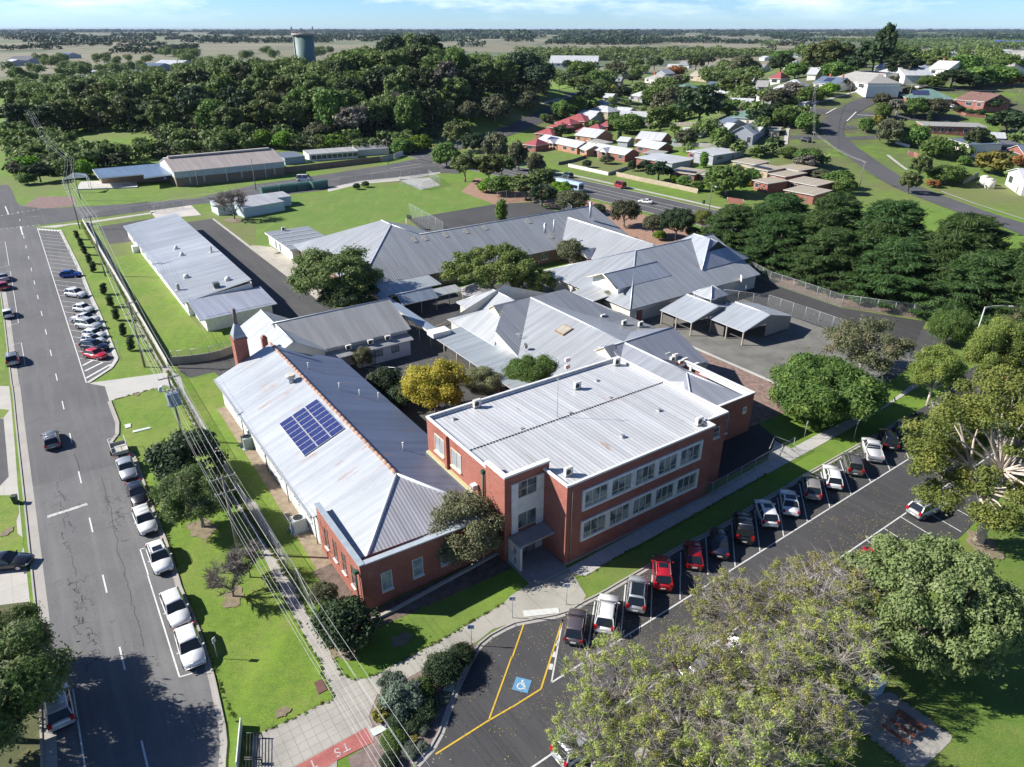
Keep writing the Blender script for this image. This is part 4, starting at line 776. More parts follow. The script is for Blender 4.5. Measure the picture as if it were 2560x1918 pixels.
K.slab('roof',[[(99.3,104.5,3.2),(108.3,104.5,7),(108.3,133.8,7),(99.3,124.7,3.2)],[(117.3,104.5,3.2),(108.3,104.5,7),(108.3,133.8,7),(117.3,124.7,3.2)]],roofm((.49,.51,.53),.45,dirt=.2,dark=.62))
K.walls('wall',[(99.9,104.5),(116.8,104.5),(116.8,126),(99.9,126)],0,3.3,BRD); b=MB(); b.tube([K.L((108.3,104.5,7.03)),K.L((108.3,133.6,7.03))],.14,5); b.build('ridge_cap',WHP,K.r)
K.slab('dormer_roof',[[(98.3,114.2,3.3),(98.3,116.2,4.7),(102.2,116.2,4.7),(99.3,114.2,3.3)],[(98.3,118.2,3.3),(98.3,116.2,4.7),(102.2,116.2,4.7),(99.3,118.2,3.3)]],GALV); K.faces('dormer_gable',[[(98.5,114.5,3.3),(98.5,117.9,3.3),(98.5,116.2,4.5)]],CREAM)
b=MB(); b.tube([K.L((98.5,114.4,3.3)),K.L((98.5,114.4,0))],.09,6); b.build('post',plain((.3,.05,.04)),K.r)
for x,y in ((99.9,107),(99.9,110),(99.9,120)): K.window(x,y,1.7,1.6,1.3,'l',2,1,frame=CRP)
for (t_,x_,y_,h_,r_,l_) in (('12',675,200,3.0,.32,'tall shiny flue near the far right end of the rear roof'),('12',285,330,1.3,.3,'short capped flue on the rear roof'),('12',362,325,1.9,.18,'thin dark flue beside a roof hatch on the rear roof')):
    p=P(t_,x_,y_,7.2); r=empty('roof_flue',(p.x,p.y,6.6),0,l_,'flue'); b=MB(); b.tube([(0,0,0),(0,0,h_+.6)],r_,8); b.build('pipe',plain((.5,.52,.54),.4,.4),r); b=MB(); b.tube([(0,0,h_+.6),(0,0,h_+.75),(0,0,h_+1.0)],r_*1.5,8,r2=r_*.4); b.build('cowl',plain((.5,.52,.54),.4,.4),r)
for i,(t_,x_,y_) in enumerate((('11',1365,430),('11',1458,415),('11',1635,385),('11',1810,355),('11',1975,325),('12',140,265),('12',335,300))):
    p=P(t_,x_,y_,7.0); e_,n_=toen(p); z_=3+(n_-124.7)*.4167; b=MB(); L_=lambda a,c_,o_:(a,c_,c_*.4167+o_)
    r=empty('roof_hatch',EN(e_,n_,z_),A0,'translucent skylight sheet set in the long rear roof','skylight','skylights along the long rear roof'); b.poly([L_(-.5,-.9,.1),L_(.5,-.9,.1),L_(.5,.9,.1),L_(-.5,.9,.1)]); b.poly([L_(-.5,-.9,0),L_(.5,-.9,0),L_(.5,-.9,.1),L_(-.5,-.9,.1)]); b.build('sheet',plain((.33,.32,.28),.4),r); b=MB(); b.box(-.62,-.5,-.1,.1,-.05,.12); b.build('clip',FLASH,r)
# ---- K6/K7 gymnasium
K=Bld('gymnasium','gymnasium with broad ribbed hipped roof and brown tower block','building',100,90)
RG=roofm((.43,.46,.49),.5,dirt=.15,rust=.05)
K.ridge(85,121,86.4,113.4,3.0,8.4,'x',RG,(True,False),CREAM,.6,gab=CREAM)
K.ridge(86.3,100.5,91.6,99.8,5.15,6.85,'x',roofm((.36,.4,.47),.38,dirt=.15),(False,False),None)
K.walls('wall',[(87.1,92.1),(98,92.1),(98,99.3),(87.1,99.3)],0,5.2,plain((.66,.65,.6),.7)); K.faces('gable',[[(87.0,92.1,5.2),(87.0,99.3,5.2),(87.0,95.7,6.7)]],plain((.6,.58,.5),.7))
b=MB()
for q in ([(86.25,91.5,5.15),(86.25,95.7,6.95)],[(86.25,99.9,5.15),(86.25,95.7,6.95)]): b.tube([K.L(p) for p in q],.16,4)
b.build('barge_board',CRP,K.r)
K.slab('side_roof',[[(86.9,99.4,3.6),(86.9,93.0,3.6),(82.5,93.5,3.0),(82.5,99.8,3.0)]],GALV)
K.ridge(108.4,122.8,91.0,104.8,5.0,9.1,'y',roofm((.52,.55,.6),.3,dirt=.1),(True,True),plain((.24,.19,.15),.8),.5,rx0=96,rx1=100.5,z0=0)
K.faces('shadowed_gablet',[[(111.9,93.8,6.9),(119.3,93.8,6.9),(115.6,93.8,9.0)]],DK);  # dutch gable face; the shadow there is put into its near-black colour
K.box('louvre',114,119.5,91.38,91.52,2.9,4.1,boardm((.3,.29,.26),.15,.5))
for i,x in enumerate((110.3,112.1)): ac_unit(x,90.9,1.0,0,('left','right')[i]+' one of the pair of air conditioners at the foot of the brown tower')
K.box('end_door',87.3,88.5,86.8,87.0,.1,2.1,plain((.35,.03,.03)))
# ---- K8.. central classrooms
K=Bld('central_classroom_block','central classroom block of joined hipped and gabled grey roofs','building',66,75)
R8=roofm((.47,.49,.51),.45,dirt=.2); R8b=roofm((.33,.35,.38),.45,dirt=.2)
K.ridge(55.8,79.2,62.5,101,2.95,7.0,'y',R8,(False,False),CREAM,.5,rx0=69.3,rx1=92.6)
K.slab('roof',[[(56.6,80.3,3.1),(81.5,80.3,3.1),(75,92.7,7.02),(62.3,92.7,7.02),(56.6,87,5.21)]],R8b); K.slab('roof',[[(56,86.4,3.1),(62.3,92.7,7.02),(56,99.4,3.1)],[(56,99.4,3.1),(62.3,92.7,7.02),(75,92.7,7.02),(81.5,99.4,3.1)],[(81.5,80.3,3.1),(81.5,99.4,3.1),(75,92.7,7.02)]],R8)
K.walls('wall',[(56.7,87),(80.8,87),(80.8,98.8),(56.7,98.8)],0,3.1,CREAM); K.faces('gable',[[(56.65,80.5,3.0),(56.65,87,3.0),(56.65,87,5.1)],[(56.65,87,3.4),(62.2,92.6,6.95),(56.65,87,5.1)],[(56.65,87,0),(56.65,80.5,0),(56.65,80.5,3.1),(56.65,87,3.1)]],CREAM)
K.slab('dutch_gable_roof',[[(59.9,91.0,6.1),(64.5,91.0,6.1),(64.5,92.7,7.12),(59.9,92.7,7.12)],[(59.9,94.4,6.1),(64.5,94.4,6.1),(64.5,92.7,7.12),(59.9,92.7,7.12)]],R8b,.1,CRP); K.faces('dutch_gable',[[(60.1,91.2,5.3),(60.1,94.2,5.3),(60.1,94.2,6.2),(60.1,92.7,7.0),(60.1,91.2,6.2)]],CRP)
K.ridge(61.3,71,95.5,107.2,3.0,5.9,'y',R8,(False,True),CREAM,.5)
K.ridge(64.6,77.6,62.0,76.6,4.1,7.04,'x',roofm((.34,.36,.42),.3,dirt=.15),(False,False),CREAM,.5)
K.slab('dutch_gable_roof',[[(63.5,67.3,6.0),(65.5,67.3,6.0),(65.5,69.3,7.2),(63.5,69.3,7.2)],[(63.5,71.3,6.0),(65.5,71.3,6.0),(65.5,69.3,7.2),(63.5,69.3,7.2)]],R8b,.1,CRP); K.faces('dutch_gable',[[(63.7,67.6,5.2),(63.7,71.0,5.2),(63.7,71.0,6.1),(63.7,69.3,7.05),(63.7,67.6,6.1)]],CRP)
K.slab('side_verandah_roof',[[(79,84.8,3.3),(79,97,3.3),(83,97,2.7),(83,84.8,2.7)]],R8)
K.slab('flat_roof',[[(75.5,76.7,3.75),(81.5,76.7,3.6),(81.5,85.5,3.6),(75.5,85.5,3.75)]],roofm((.38,.38,.37),.5,dark=.4)); K.walls('flat_wall',[(76,77),(81.2,77),(81.2,85.2),(76,85.2)],0,3.6,CREAM)
for i,(x,y) in enumerate(((76.6,84.2),(77.8,80.2),(79.6,78.2))): ac_unit(x,y,3.75,0,('far','middle','near')[i]+' one of three air conditioners on the small flat roof behind the skylight')
K.slab('walkway_roof',[[(50.3,72,2.65),(50.3,96.6,2.65),(55.9,96.6,3.0),(55.9,72,3.0)]],roofm((.42,.47,.5),.3,dirt=.15,rust=.15))
for y in range(73,97,4): b=MB(); b.tube([K.L((50.6,y,2.6)),K.L((50.6,y,0))],.07,5); b.build('post',CRP,K.r)
b=MB(); 
for y in np.arange(74,92,.35): b.tube([K.L((50.7,y,.2)),K.L((50.7,y,1.6))],.035,4,caps=False)
b.build('slat_screen',TIM,K.r)
zz=5.
for _ in range(12): pe,pn=toen(P('12',445,1195,zz)); zz=2.95+(pe-55.8)*.3491
sk=empty('roof_skylight',EN(pe,pn,zz),A0,'brown framed skylight window in the middle of the central roof','skylight'); LZ=lambda x:x*.3491
b=MB(); b.prism([(-.95,-1.1),(.95,-1.1),(.95,1.1),(-.95,1.1)],[LZ(-.95),LZ(.95),LZ(.95),LZ(-.95)],[LZ(-.95)+.22,LZ(.95)+.22,LZ(.95)+.22,LZ(-.95)+.22]); b.build('frame',plain((.24,.17,.11)),sk); b=MB(); b.poly([(-.8,-.95,LZ(-.8)+.23),(.8,-.95,LZ(.8)+.23),(.8,.95,LZ(.8)+.23),(-.8,.95,LZ(-.8)+.23)]); b.build('pane',plain((.36,.33,.27),.3),sk)
for (t_,x_,y_,l_) in (('12',110,1345,'dark satellite dish on the near slope of the central roof'),('12',60,1240,'small aerial on the near slope of the central roof')):
    zz=4.
    for _ in range(12): pe,pn=toen(P(t_,x_,y_,zz+.6)); zz=2.95+(pe-55.8)*.3491
    r=empty('satellite_dish' if 'dish' in l_ else 'roof_aerial',EN(pe,pn,zz),A0,l_,'dish' if 'dish' in l_ else 'antenna'); b=MB(); b.tube([(0,0,-.1),(0,0,.9)],.04,5); b.build('mast',FLASH,r); b=MB()
    if 'dish' in l_: b.loft([[(.1*q*q+.1,.5*q*math.cos(k*.6283),.9+.5*q*math.sin(k*.6283)) for k in range(10)] for q in (.15,.6,1.)]); b.build('dish',plain((.07,.07,.08)),r)
    else:
        for k in range(4): b.tube([(-.4+.27*k,-.4,.9),(-.4+.27*k,.4,.9)],.02,4)
        b.tube([(-.5,0,.9),(.5,0,.9)],.02,4); b.build('elements',FLASH,r)
# front right brick end with hipped roof behind a parapet
K=Bld('brick_classroom_end','single-storey red brick end with tall windows and parapet right of the two-storey block','building',66,50)
K.walls('wall',[(59.5,49.6),(72.3,49.6),(72.3,61.5),(59.5,61.5)],0,5.65,BR); coping(K,None,[(59.6,49.6),(72.3,49.6),(72.3,61.5),(59.6,61.5)],5.65,.35,.15,[0,1])
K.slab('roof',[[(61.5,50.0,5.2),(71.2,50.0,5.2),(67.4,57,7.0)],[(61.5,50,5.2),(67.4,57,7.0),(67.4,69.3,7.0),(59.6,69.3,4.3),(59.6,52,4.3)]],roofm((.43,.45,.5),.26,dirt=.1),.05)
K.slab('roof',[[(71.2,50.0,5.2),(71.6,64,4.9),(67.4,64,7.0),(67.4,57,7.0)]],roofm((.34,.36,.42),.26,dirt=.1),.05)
K.walls('upstand',[(59.9,49.97),(71.93,49.97),(71.93,61.2),(59.9,61.2)],5.2,5.64,FLASH); K.slab('flat_roof',[[(71.2,50.1,5.35),(72.2,50.1,5.35),(72.2,58.2,5.35),(71.3,58.2,5.35)]],WHP,.06); K.slab('pergola_roof',[[(71.6,58.2,4.6),(74.5,51.5,3.9),(75.5,51.5,3.9),(75.5,66.5,4.1),(71.6,66.5,4.6)]],roofm((.36,.35,.34),.45,dark=.2),.06)
b=MB()
for x,y in ((75.3,52),(75.3,59),(75.3,66)): b.tube([K.L((x,y,3.9)),K.L((x,y,0))],.06,5)
b.build('post',TIM,K.r)
for x in (64.2,67.1): K.window(x,49.6,2.7,.95,2.7,'f',1,3,frame=plain((.5,.48,.42)),glass=glassm((.1,.13,.15),.4))
b=MB(); b.tube([K.L((67.4,57,7.03)),K.L((67.4,69,7.03))],.12,5); b.tube([K.L((67.4,57,7.03)),K.L((61.5,50,5.25))],.1,5); b.tube([K.L((67.4,57,7.03)),K.L((71.2,50,5.25))],.1,5); b.build('ridge_cap',FLASH,K.r)
sg=empty('wall_sign',EN(70.7,49.55,3.6),A0,'small white notice board fixed to the brick end wall','sign'); b=MB(); b.box(-.35,.35,-.04,.04,-.5,.5); b.build('board',WHP,sg); b=MB(); b.box(-.25,.25,-.05,-.042,-.1,.35); b.build('notice',plain((.35,.38,.42)),sg)
for i,(x,y) in enumerate(((72.6,65.4),(72.3,64.0),(73.2,64.4),(72.3,62.4),(73.3,62.6),(72.3,60.2),(73.3,60.5))): ac_unit(x,y,4.62,0,'white air conditioner in the cluster on the low roof right of the grey hip',group='cluster of air conditioners on the low roof')
# ---- covered walkways between the blocks
K=Bld('covered_walkway','long narrow covered walkway running between the school blocks','walkway',51.5,98)
K.slab('roof',[[(50.6,97.5,2.85),(52.4,97.5,2.85),(52.6,122,2.95),(50.8,122,2.95)]],roofm((.33,.4,.5),.3,dirt=.15))
for y in range(98,122,4):
    for x in (50.8,52.3): b=MB(); b.tube([K.L((x,y,2.8)),K.L((x,y,0))],.07,5); b.build('post',CRP,K.r)
K.box('gutter_fascia',50.45,50.6,97.5,122,2.7,2.95,CRP); K.box('box_gutter',49.9,53.2,95.2,97.4,2.7,3.5,WHP)
K=Bld('garden_shelter','small courtyard shelter with linked gable and octagonal roofs','shelter',58,112)
K.ridge(53,60.5,112.5,117.6,2.6,3.9,'x',roofm((.33,.4,.48),.35),(False,False),None); K.slab('roof',[[(60.5,113.5,2.5),(66.5,113.5,2.5),(66.5,116.5,2.9),(60.5,116.5,2.9)]],GALV)
c_=(69.2,112.3); rr=4.0; pts=[(c_[0]+rr*math.cos(k*math.pi/3+.2),c_[1]+rr*math.sin(k*math.pi/3+.2),2.4) for k in range(6)]
for k in range(6): K.slab('roof_panel',[[pts[k],pts[(k+1)%6],(c_[0],c_[1],3.7)]],plain((.3,.29,.3),.8,var=.25))
for x,y,*_ in pts+[(53.4,112.8,0),(60.2,112.8,0),(57,112.8,0),(63.5,113.7,0)]: b=MB(); b.tube([K.L((x,y,2.45)),K.L((x,y,0))],.08,5); b.build('post',TIM,K.r)
b=MB(); K2=[(54,104),(60,106),(66,104),(66,99)]
for i in range(3): b.tube([K.L((*K2[i],.45)),K.L((*K2[i+1],.45))],.12,5)
b.build('log_edging',TIM,K.r)
# ---- play shelters
for (nm,x0,x1,y0,y1,lab) in (('a',90.1,103.2,76.4,84.0,'open-sided play shelter with grey gabled roof, nearer the gymnasium'),('b',94.2,107.3,68.6,76.2,'open-sided play shelter with grey gabled roof, nearer the street')):
    K=Bld('play_shelter',lab,'shelter',x0,y0); xm=(x0+x1)/2; 
    K.ridge(x0,x1,y0,y1,2.6,4.25,'y',roofm((.5,.54,.58),.24,dirt=.06),(False,False),None)
    for x in (x0+.3,x1-.3):
        for y in (y0+.3,(y0+y1)/2,y1-.3): b=MB(); b.box(*(lambda a:(a[0]-.1,a[0]+.1,a[1]-.1,a[1]+.1,0,2.6))(K.L((x,y,0)))); b.build('post',TIM,K.r)
    K.faces('gable',[[(x0+.4,y0+.15,2.65),(x1-.4,y0+.15,2.65),(xm,y0+.15,4.1)]],boardm((.3,.28,.25),.25,.6))
    K.box('slat_wall',xm-.4,x1-.3,y0+.2,y0+.32,.3,2.6,boardm((.3,.28,.25),.25,.6)); K.box('slat_wall',x0+.3,x0+.4,y1-3.2,y1-.3,.3,1.9,boardm((.13,.12,.11),.25,.6))
K=Bld('shade_cupola','small raised pyramid roof between the two play shelters','shelter',98.9,80.4); K.ridge(96.6,101.3,78.2,82.6,5.0,6.5,'y',GALV,(True,True),None,rx0=80.4,rx1=80.41)
for x in (96.9,101):
    for y in (78.5,82.3): b=MB(); b.box(*(lambda a:(a[0]-.1,a[0]+.1,a[1]-.1,a[1]+.1,0,5.0))(K.L((x,y,0)))); b.build('post',TIM,K.r)
K.box('slat_wall',96.9,101,78.45,78.55,2.8,4.6,boardm((.2,.19,.17),.3,.8)); 
# ---- long low classroom beside the street
K=Bld('long_classroom','long white classroom with pale skillion roof beside the footpath','building',20.3,126)
K.slab('roof',[[(20.1,204,2.95),(20.1,175,2.95),(33.3,175.6,4.4),(33.2,204.8,4.4)]],roofm((.42,.45,.48),.6,dark=.85,dirt=.15)); K.slab('roof',[[(20.1,175,2.95),(20,158.5,2.95),(33.3,159,4.4),(33.3,175.6,4.4)]],roofm((.5,.53,.56),.6,dark=.85,dirt=.12)); K.slab('roof',[[(20,158.5,2.95),(19.8,135.2,2.95),(33.2,137.4,4.4),(33.3,159,4.4)]],roofm((.42,.445,.47),.6,dark=.85,rust=.1,dirt=.2))
K.walls('wall',[(20.7,136),(32.8,136),(32.8,203.5),(20.7,203.5)],0,[2.95,4.25,4.25,2.95],plain((.68,.67,.63),.6))
K.slab('front_roof',[[(20.5,125.2,2.65),(34.3,126.2,2.65),(34.3,136,3.2),(20.8,135.9,3.2)]],roofm((.4,.43,.5),.5,dark=.85,dirt=.1),.12); K.walls('front_wall',[(21.6,126.2),(33.4,126.8),(33.4,136),(21.6,136)],0,2.75,plain((.68,.67,.63),.6))
for y in range(140,200,6): K.window(20.7,y,1.6,2.4,1.0,'l',3,1,frame=WHP,sill=False)
K.box('tank_box',19.3,20.6,187.2,189.2,0,1.5,WHP)
for i,(x_,y_,kd,l_) in enumerate(((1520,480,'d','small dome vent nearest the middle seam of the long classroom roof'),(1570,535,'d','small dome vent just below the other near the middle seam of the long classroom roof'),(1830,530,'p','short capped pipe near the right edge of the long classroom roof'),(1605,715,'D','white round dome vent right of the rust stain on the long classroom roof'),(1968,765,'D','white round dome vent near the front right corner of the long classroom roof'),(1870,815,'b','black square cooler box on the front edge of the long classroom roof'),(1535,810,'c','tall grey flue in the rust stain on the long classroom roof'))):
    p=P('10',x_,y_+10,3.7); e_,n_=toen(p); z_=2.95+(e_-20)*.109; r=empty('roof_vent',EN(e_,n_,z_),A0,l_,'vent'); b=MB()
    if kd in 'dD': s_=.45 if kd=='d' else .6; b.loft([[(s_*c0*math.cos(k*.6283),s_*c0*math.sin(k*.6283),z0) for k in range(10)] for c0,z0 in ((1,.15),(.95,.4),(.7,.62),(.2,.75))]); b.build('dome',plain((.6,.6,.58)),r)
    elif kd=='b': b.box(-.55,.55,-.55,.55,.1,1.0); b.build('case',plain((.08,.1,.1)),r)
    else: b.tube([(0,0,0),(0,0,1.0),(0,0,1.3)],.2 if kd=='p' else .3,8); b.build('pipe',plain((.4,.37,.35)),r)
    b=MB(); b.box(-.5,.5,-.5,.5,-.05,.12); b.build('flashing',FLASH,r)
# ---- portable classroom behind the big tree
K=Bld('portable_classroom','white portable classroom with flat striped roof beyond the dark tree','building',48,160)
K.slab('roof',[[(47.8,158.6,3.0),(58.8,158.6,3.0),(58.8,177.2,3.0),(47.8,177.2,3.0)]],plain((.2,.22,.25),.7),.35,WHP)
for y in (162,165.6,169.2,172.8): K.box('roof_rib',48.1,58.5,y,y+.2,3.0,3.12,WHP)
K.walls('wall',[(48.4,159.2),(58.4,159.2),(58.4,176.6),(48.4,176.6)],0,2.7,WHB)
for y in (171,168): K.box('door',48.3,48.4,y-.5,y+.5,.3,2.3,plain((.25,.27,.28)))
b=MB(); 
for k in range(4): a=K.L((47.6-k*.3,168,0)); b.box(a[0],a[0]+.3,a[1]-.7,a[1]+.7,0,.42-k*.1)
b.build('steps',TIM,K.r); ac_unit(52.2,176.0,3.05,0,'white air conditioner on the far edge of the portable classroom roof')
# white sheds under the bare tree and the green storage sheds
def pshed(name,label,cat,t,front,hgt,depth,m,rm,rise=.35,grp=None,z=0):
    a,c=P(t,*front[:2]),P(t,*front[2:]); d=(c-a).normalized(); n=Vector((-d.y,d.x,0)); L=(c-a).length; r=empty(name,a,math.atan2(d.y,d.x),label,cat,grp)
    b=MB(); b.prism([(0,0),(L,0),(L,depth),(0,depth)],0,[hgt,hgt,hgt+rise,hgt+rise]); b.build('wall',m,r); b=MB(); b.prism([(-.15,-.15),(L+.15,-.15),(L+.15,depth+.15),(-.15,depth+.15)],[hgt,hgt,hgt+rise+.02,hgt+rise+.02],[hgt+.08,hgt+.08,hgt+rise+.1,hgt+rise+.1]); b.build('roof',rm,r); return r,L
pshed('white_shed','small white metal shed, front one under the bare tree','shed','10',(2110,222,2460,160),2.6,5.2,boardm((.5,.58,.6),.2,.3),roofm((.6,.6,.6),.3))
pshed('white_shed','larger white metal shed behind the bare tree','shed','10',(1890,205,2520,115),2.7,6.4,boardm((.5,.58,.6),.2,.3),roofm((.6,.6,.6),.3))
for i,(xa,ya,xb,yb) in enumerate(((60,1690,205,1670),(215,1665,350,1650),(358,1650,490,1632),(498,1640,625,1618))):
    a,c=P('01',xa,ya),P('01',xb,yb); d=(c-a).normalized(); L=(c-a).length; r=empty('green_shelter',a,math.atan2(d.y,d.x),('leftmost','second from left','third from left','rightmost')[i]+' of four green curved-roof shelters in a row','shelter','green shelters along the oval')
    b=MB(); b.box(0,L,0,2.6,0,1.8); b.build('wall',plain((.05,.12,.1)),r); b=MB(); b.loft([[(x,-.1+1.4-1.4*math.cos(k*math.pi/7),1.75+.85*math.sin(k*math.pi/7)) for k in range(8)] for x in (-.1,L+.1)],closed=True,sm=False); b.build('roof',roofm((.13,.25,.21),.3),r)
# ---- hall across the cross street
K=Bld('assembly_hall','long hall across the road with pale pink roof, brick base and blue sign','building',45,265)
K.ridge(44.6,82.5,264.5,289.5,5.0,7.9,'x',roofm((.5,.43,.38),.6,dark=.9,dirt=.1),(False,False),None); K.walls('wall',[(44.9,264.8),(82.2,264.8),(82.2,289),(44.9,289)],2.9,5.0,plain((.4,.42,.44),.7)); K.walls('brick_base',[(45.1,264.95),(82,264.95),(82,288.8),(45.1,288.8)],0,2.9,BRD)
K.faces('gable',[[(44.9,264.8,5),(44.9,289.2,5),(44.9,277,7.8)]],plain((.5,.45,.4),.7)); K.box('ridge_vent',46,81,276.2,277.8,7.9,8.4,plain((.4,.37,.34)))
for x in (51.5,61.5,75): K.box('downpipe',x,x+.2,264.6,264.8,0,5,WHP)
for x in (49.2,53.8,66.5,78): K.box('pier',x,x+.6,264.75,264.95,.8,2.9,plain((.4,.35,.28)))
b=MB(); q=[P('00',795,1460,3.6),P('00',850,1535,3.6),P('00',1240,1500,3.6),P('00',1215,1490,3.6),P('00',1240,1535,3.6),P('00',1500,1500,3.6),P('00',1440,1405,3.6)]
b.prism([K.L((*toen(p),0))[:2] for p in (q[0],q[1],q[2],q[4],q[5],q[6])],3.2,3.6,0,1); b.build('awning',[WHP,roofm((.17,.25,.36),.5,dark=.9)],K.r)
b=MB(); q=[P('00',890,1600),P('00',1500,1560)]; qa=[K.L((*toen(p),0)) for p in q]; b.prism([(qa[0][0],qa[0][1]+1.5),(qa[1][0],qa[1][1]+.5),(qa[1][0],qa[1][1]+9),(qa[0][0],qa[0][1]+9)],0,3.2); b.build('porch_wall',BRD,K.r)
sgn=empty('blue_sign',P('00',1435,1590),A0+.02,'blue sign with white triangle emblem on the dark hall front','sign'); b=MB(); b.box(-1,1,-.1,0,1.5,2.9); b.build('board',plain((.03,.05,.3)),sgn); b=MB(); b.poly([(-.35,-.12,1.95),(.35,-.12,1.95),(0,-.12,2.6)]); b.box(-.6,.6,-.13,-.11,1.7,1.8); b.build('emblem',WHP,sgn)
b=MB(); b.prism([K.L((*toen(p),0))[:2] for p in PX('10',660,-15,1190,-35,1180,-100,700,-80)],0,.35); b.build('ramp',concm((.5,.48,.45),0),K.r)
b=MB()
for k in range(12): p=P('10',690+k*40,-20-k*3); a=K.L((*toen(p),0)); b.tube([(a[0],a[1],.3),(a[0],a[1],1.3)],.04,4)
a0=K.L((*toen(P('10',690,-20)),0)); a1=K.L((*toen(P('10',1130,-53)),0)); b.tube([(a0[0],a0[1],1.3),(a1[0],a1[1],1.3)],.04,4); b.build('handrail',WHP,K.r)
ssl=empty('shade_sail',P('00',660,1640),0,'white peaked shade sail on slim poles left of the hall','shade sail'); o_=ssl.location
pts=[P('00',540,1545,4.2),P('00',630,1490,6.3),P('00',740,1500,4.6),P('00',765,1530,4.0),P('00',650,1540,4.4),P('00',560,1550,4.)]; b=MB(o_)
b.poly([pts[0],pts[4],pts[1]]); b.poly([pts[1],pts[4],pts[3]]); b.poly([pts[1],pts[3],pts[2]]); b.poly([pts[0],pts[5],pts[4]]); o=b.build('sail',plain((.8,.78,.8)),ssl)
for p in pts[:4]: b=MB(o_); b.tube([p,(p.x,p.y,0)],.1,5); b.build('pole',WHP,ssl)
# buildings right of the hall
pshed('blue_grey_annex','blue-grey metal annex just right of the pink-roofed hall','building','01',(255,1425,428,1405),2.6,10,plain((.3,.36,.42)),roofm((.25,.3,.36),.5),.6)
r,L=pshed('white_kiosk','long low white building with flat roof and dark glazing','building','01',(465,1395,880,1362),2.7,10,WHP,roofm((.6,.6,.6),.6),.3); b=MB(); 
for k in range(9): b.box(.8+k*L/9.3,.8+k*L/9.3+L/10.5,-.04,0,.7,2.2)
b.build('window',GLD,r)
pshed('grey_annex','small grey gabled annex behind the curved fence','building','01',(885,1350,1150,1330),2.4,9,boardm((.4,.41,.42),.3,.3),roofm((.35,.36,.38),.5),.6)
# ---------------------------------------------------------------- vehicles
TYR=plain((.018,.018,.02),.85); RIM=plain((.42,.43,.45),.35,.7); CGL=None
m_,nt_,b_,o_=nmat('car_glass'); b_.inputs['Base Color'].default_value=(.012,.016,.02,1); b_.inputs['Roughness'].default_value=.05; b_.inputs['Specular IOR Level'].default_value=.8; CGL=m_
TLM=plain((.35,.01,.012),.25); HLM=plain((.7,.72,.75),.15); PLT=plain((.6,.6,.55),.5); BLK=plain((.02,.02,.022),.5)
TY={ # L,W,H, belt z, hood z at screen, nose z, tail z, glass base rear/front, roof rear/front (fractions of L from rear), wheel radius
'hatch':(4.05,1.74,1.5,.95,1.0,.78,.92,.03,.72,.16,.56,.31),'sedan':(4.7,1.84,1.45,.93,.98,.74,1.0,.16,.70,.3,.54,.33),
'suv':(4.6,1.87,1.69,1.08,1.12,.88,1.02,.03,.74,.13,.57,.36),'big':(4.95,1.96,1.86,1.18,1.22,1.0,1.12,.02,.74,.08,.58,.4),
'wagon':(4.75,1.82,1.53,.96,1.0,.78,.95,.03,.72,.13,.55,.33),'ute':(5.25,1.9,1.8,1.12,1.16,.98,1.0,.36,.75,.4,.6,.39),'van':(5.2,2.0,2.3,1.25,1.3,1.0,1.3,.01,.86,.03,.74,.36)}
CARS={}
